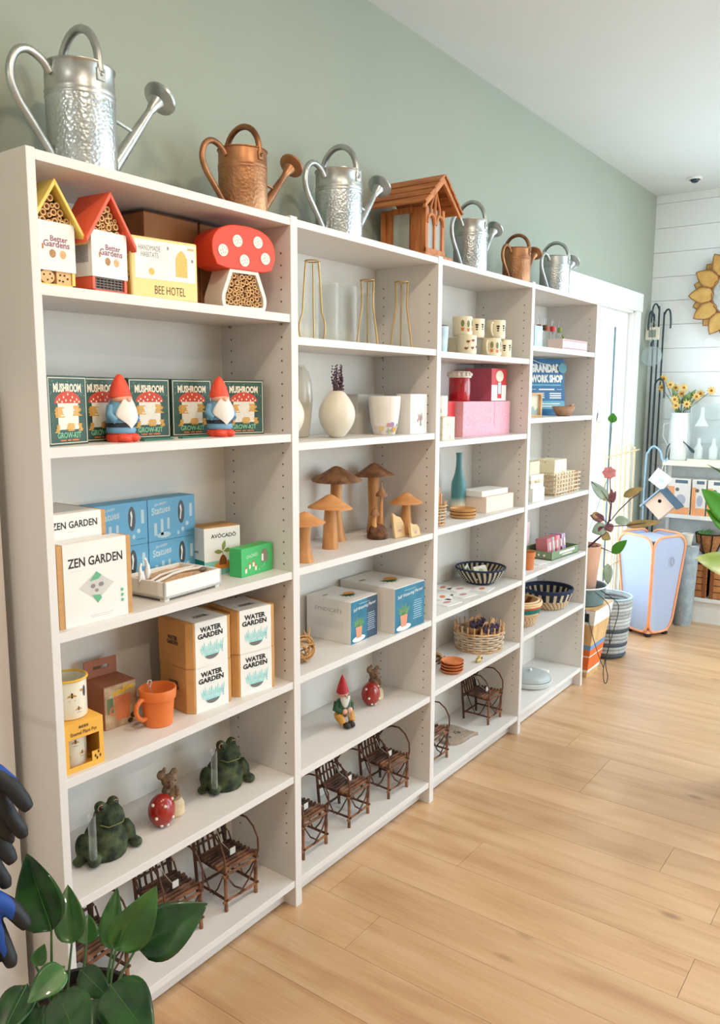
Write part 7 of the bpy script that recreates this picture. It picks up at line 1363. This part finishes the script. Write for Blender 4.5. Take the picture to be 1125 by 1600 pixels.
glove('blue and black work glove hanging topmost, one black finger showing', (-.352, -.520, 1.085), -10, 0, 1)
glove('black-palmed work glove hanging second, thumb spread to the right', (-.318, -.552, .995), -9, 4, 1)
glove('work glove hanging third from the top, two black fingertips showing', (-.318, -.515, .900), -5, 0, 1)
glove('blue-backed work glove hanging lowest at the left edge', (-.325, -.535, .778), 6, 180, -1)
# leafy plant
t = thing('plant_pot', 'dark round pot on the floor at the lower left', 'pot', (-.176, -.572, 0)); b = MB(); b.lathe([(.085, 0), (.09, .006), (.118, .42), (.122, .44), (.114, .44), (.10, .38)], 30); b.build('body', M('charcoal_pot', (38, 34, 32), .5), t); b = MB(); b.lathe([(.113, .418), (.0, .424)], 26, close_bottom=False); b.build('soil', M('potting_soil', (40, 28, 20), .95, rgb2=(74, 52, 36), scale=60, bump=.8, bscale=80), t)
t = thing('leafy_houseplant', 'glossy green broad-leaved houseplant in the foreground', 'plant', (-.176, -.572, .424)); O = Vector((-.176, -.572, .424))
def LQ(p): return Vector(p)-O
leaves = [((-.2, -.56, .612), (-.19, -.479, .726), .088, (-.75, -.62, .1), .30, m_gl), ((-.139, -.525, .536), (-.11, -.477, .622), .056, (-.6, -.7, .2), .3, m_gl2), ((-.097, -.588, .526), (-.050, -.548, .612), .052, (-.9, -.35, .1), .5, m_gl2), ((-.093, -.592, .524), (-.022, -.629, .632), .082, (-.45, -.85, .25), .35, m_gl2), ((-.035, -.579, .490), (.081, -.655, .550), .100, (-.55, -.62, .55), .12, m_gl), ((-.195, -.584, .552), (-.268, -.587, .530), .052, (-.5, -.6, .6), .12, m_gl2), ((-.136, -.544, .490), (-.136, -.643, .470), .046, (-.6, -.4, .7), .15, m_gl), ((-.203, -.575, .500), (-.245, -.720, .470), .088, (-.5, -.45, .75), .15, m_gl), ((-.126, -.618, .488), (-.145, -.760, .455), .092, (-.4, -.4, .8), .12, m_gl), ((-.237, -.534, .520), (-.322, -.585, .490), .060, (-.4, -.5, .75), .15, m_gl), ((-.183, -.475, .495), (-.160, -.470, .525), .03, (-.7, -.6, .2), .2, m_gl2), ((-.225, -.565, .485), (-.315, -.640, .455), .075, (-.4, -.5, .8), .15, m_gl), ((-.102, -.515, .509), (-.075, -.486, .545), .045, (-.6, -.7, .2), .2, m_gl2), ((-.16, -.60, .47), (-.20, -.70, .440), .06, (-.4, -.5, .8), .15, m_gl)]
for (b0, t0, w, n_, fo, m) in leaves: leaf(t, LQ(b0), LQ(t0), w, m, n_, fo, .05, 14, 8, 'leaf', .62, m_vn2)
roots = [(-.205, -.555), (-.178, -.556), (-.130, -.600), (-.125, -.605), (-.120, -.600), (-.20, -.57), (-.16, -.56), (-.19, -.58), (-.14, -.60), (-.215, -.55), (-.185, -.53), (-.21, -.57), (-.14, -.55), (-.17, -.59)]
for (b0, *_), r_ in zip(leaves, roots): b = MB(); p0 = LQ((r_[0], r_[1], .430)); p1 = LQ(b0); b.tube([p0, p0.lerp(p1, .5)+Vector((0, 0, .01)), p1], [.0034, .0028, .0022], 6); b.build('stalk', m_gst2, t)
for i, (x, y, a) in enumerate(((-.148, -.585, 30), (-.125, -.540, 80), (-.165, -.640, -20))):
    b = MB(); b.box(-.022, .022, -.010, .010, 0, .012); o = tag(b.build('wood_chip', m_kraft, None, (x, y, .4235), (math.radians(6), math.radians(-8), math.radians(a)), smooth=False, bevel=.002), ['tan wooden block lying on the soil under the leaves', 'tan wooden block on the soil nearest the bookcase', 'tan wooden block on the soil at the pot front'][i], 'wood block', 'wooden blocks on the soil')
# plant at the right edge of the picture, pot out of frame
t = thing('plant_stand_pot', 'white pot on the floor at the right edge', 'pot', (2.40, -1.30, 0)); b = MB(); b.lathe([(.12, 0), (.13, .006), (.16, .60), (.165, .62), (.155, .62), (.13, .5)], 30); b.build('body', m_pot, t); b = MB(); b.lathe([(.154, .59), (.0, .60)], 24, close_bottom=False); b.build('soil', m_bark, t)
t = thing('arching_houseplant', 'bright green arching leaves reaching in at the right edge', 'plant', (2.40, -1.30, .60)); O2 = Vector((2.40, -1.30, .60))
for (b0, t0, w, m, n_) in (((2.32, -1.20, 1.20), (2.246, -1.045, 1.297), .012, m_gl2, (-1, -.3, .2)), ((2.30, -1.16, 1.07), (2.227, -1.036, 1.206), .090, m_brg, (-.8, -.3, .4)), ((2.29, -1.15, 1.03), (2.227, -1.056, 1.132), .050, m_brg, (-.8, -.3, .4)), ((2.27, -1.19, .90), (2.183, -1.040, .950), .110, M('lime_variegated', (150, 170, 80), .45, rgb2=(206, 206, 150), scale=10), (-.6, -.3, .7))):
    leaf(t, Vector(b0)-O2, Vector(t0)-O2, w, m, n_, .15, .05, 12, 6, 'leaf', .8); b = MB(); b.tube([(-.01, .01, 0), ((Vector(b0)-O2)*.6).to_tuple(), Vector(b0)-O2], .004, 6); b.build('stalk', m_gst2, t)
for k in range(9):     # rest of the crown, leaning away from the aisle
    a = math.radians(-150+38*k+6*(k % 2)); L_ = .16+.03*(k % 3); z_ = .30+.055*(k % 4); c = Vector((.10*math.cos(a), .10*math.sin(a)-.03, z_)); e_ = c+Vector((L_*math.cos(a), L_*math.sin(a), .05-.03*(k % 2)))
    if e_.x+2.40 < 2.33 and e_.y-1.30 > -1.22: continue
    leaf(t, c, e_, .085, m_brg if k % 2 else m_gl2, (0, 0, 1), .15, .06, 10, 4, 'leaf', .8); b = MB(); b.tube([(0, 0, 0), c*.6+Vector((0, 0, .03)), c], .004, 6); b.build('stalk', m_gst2, t)
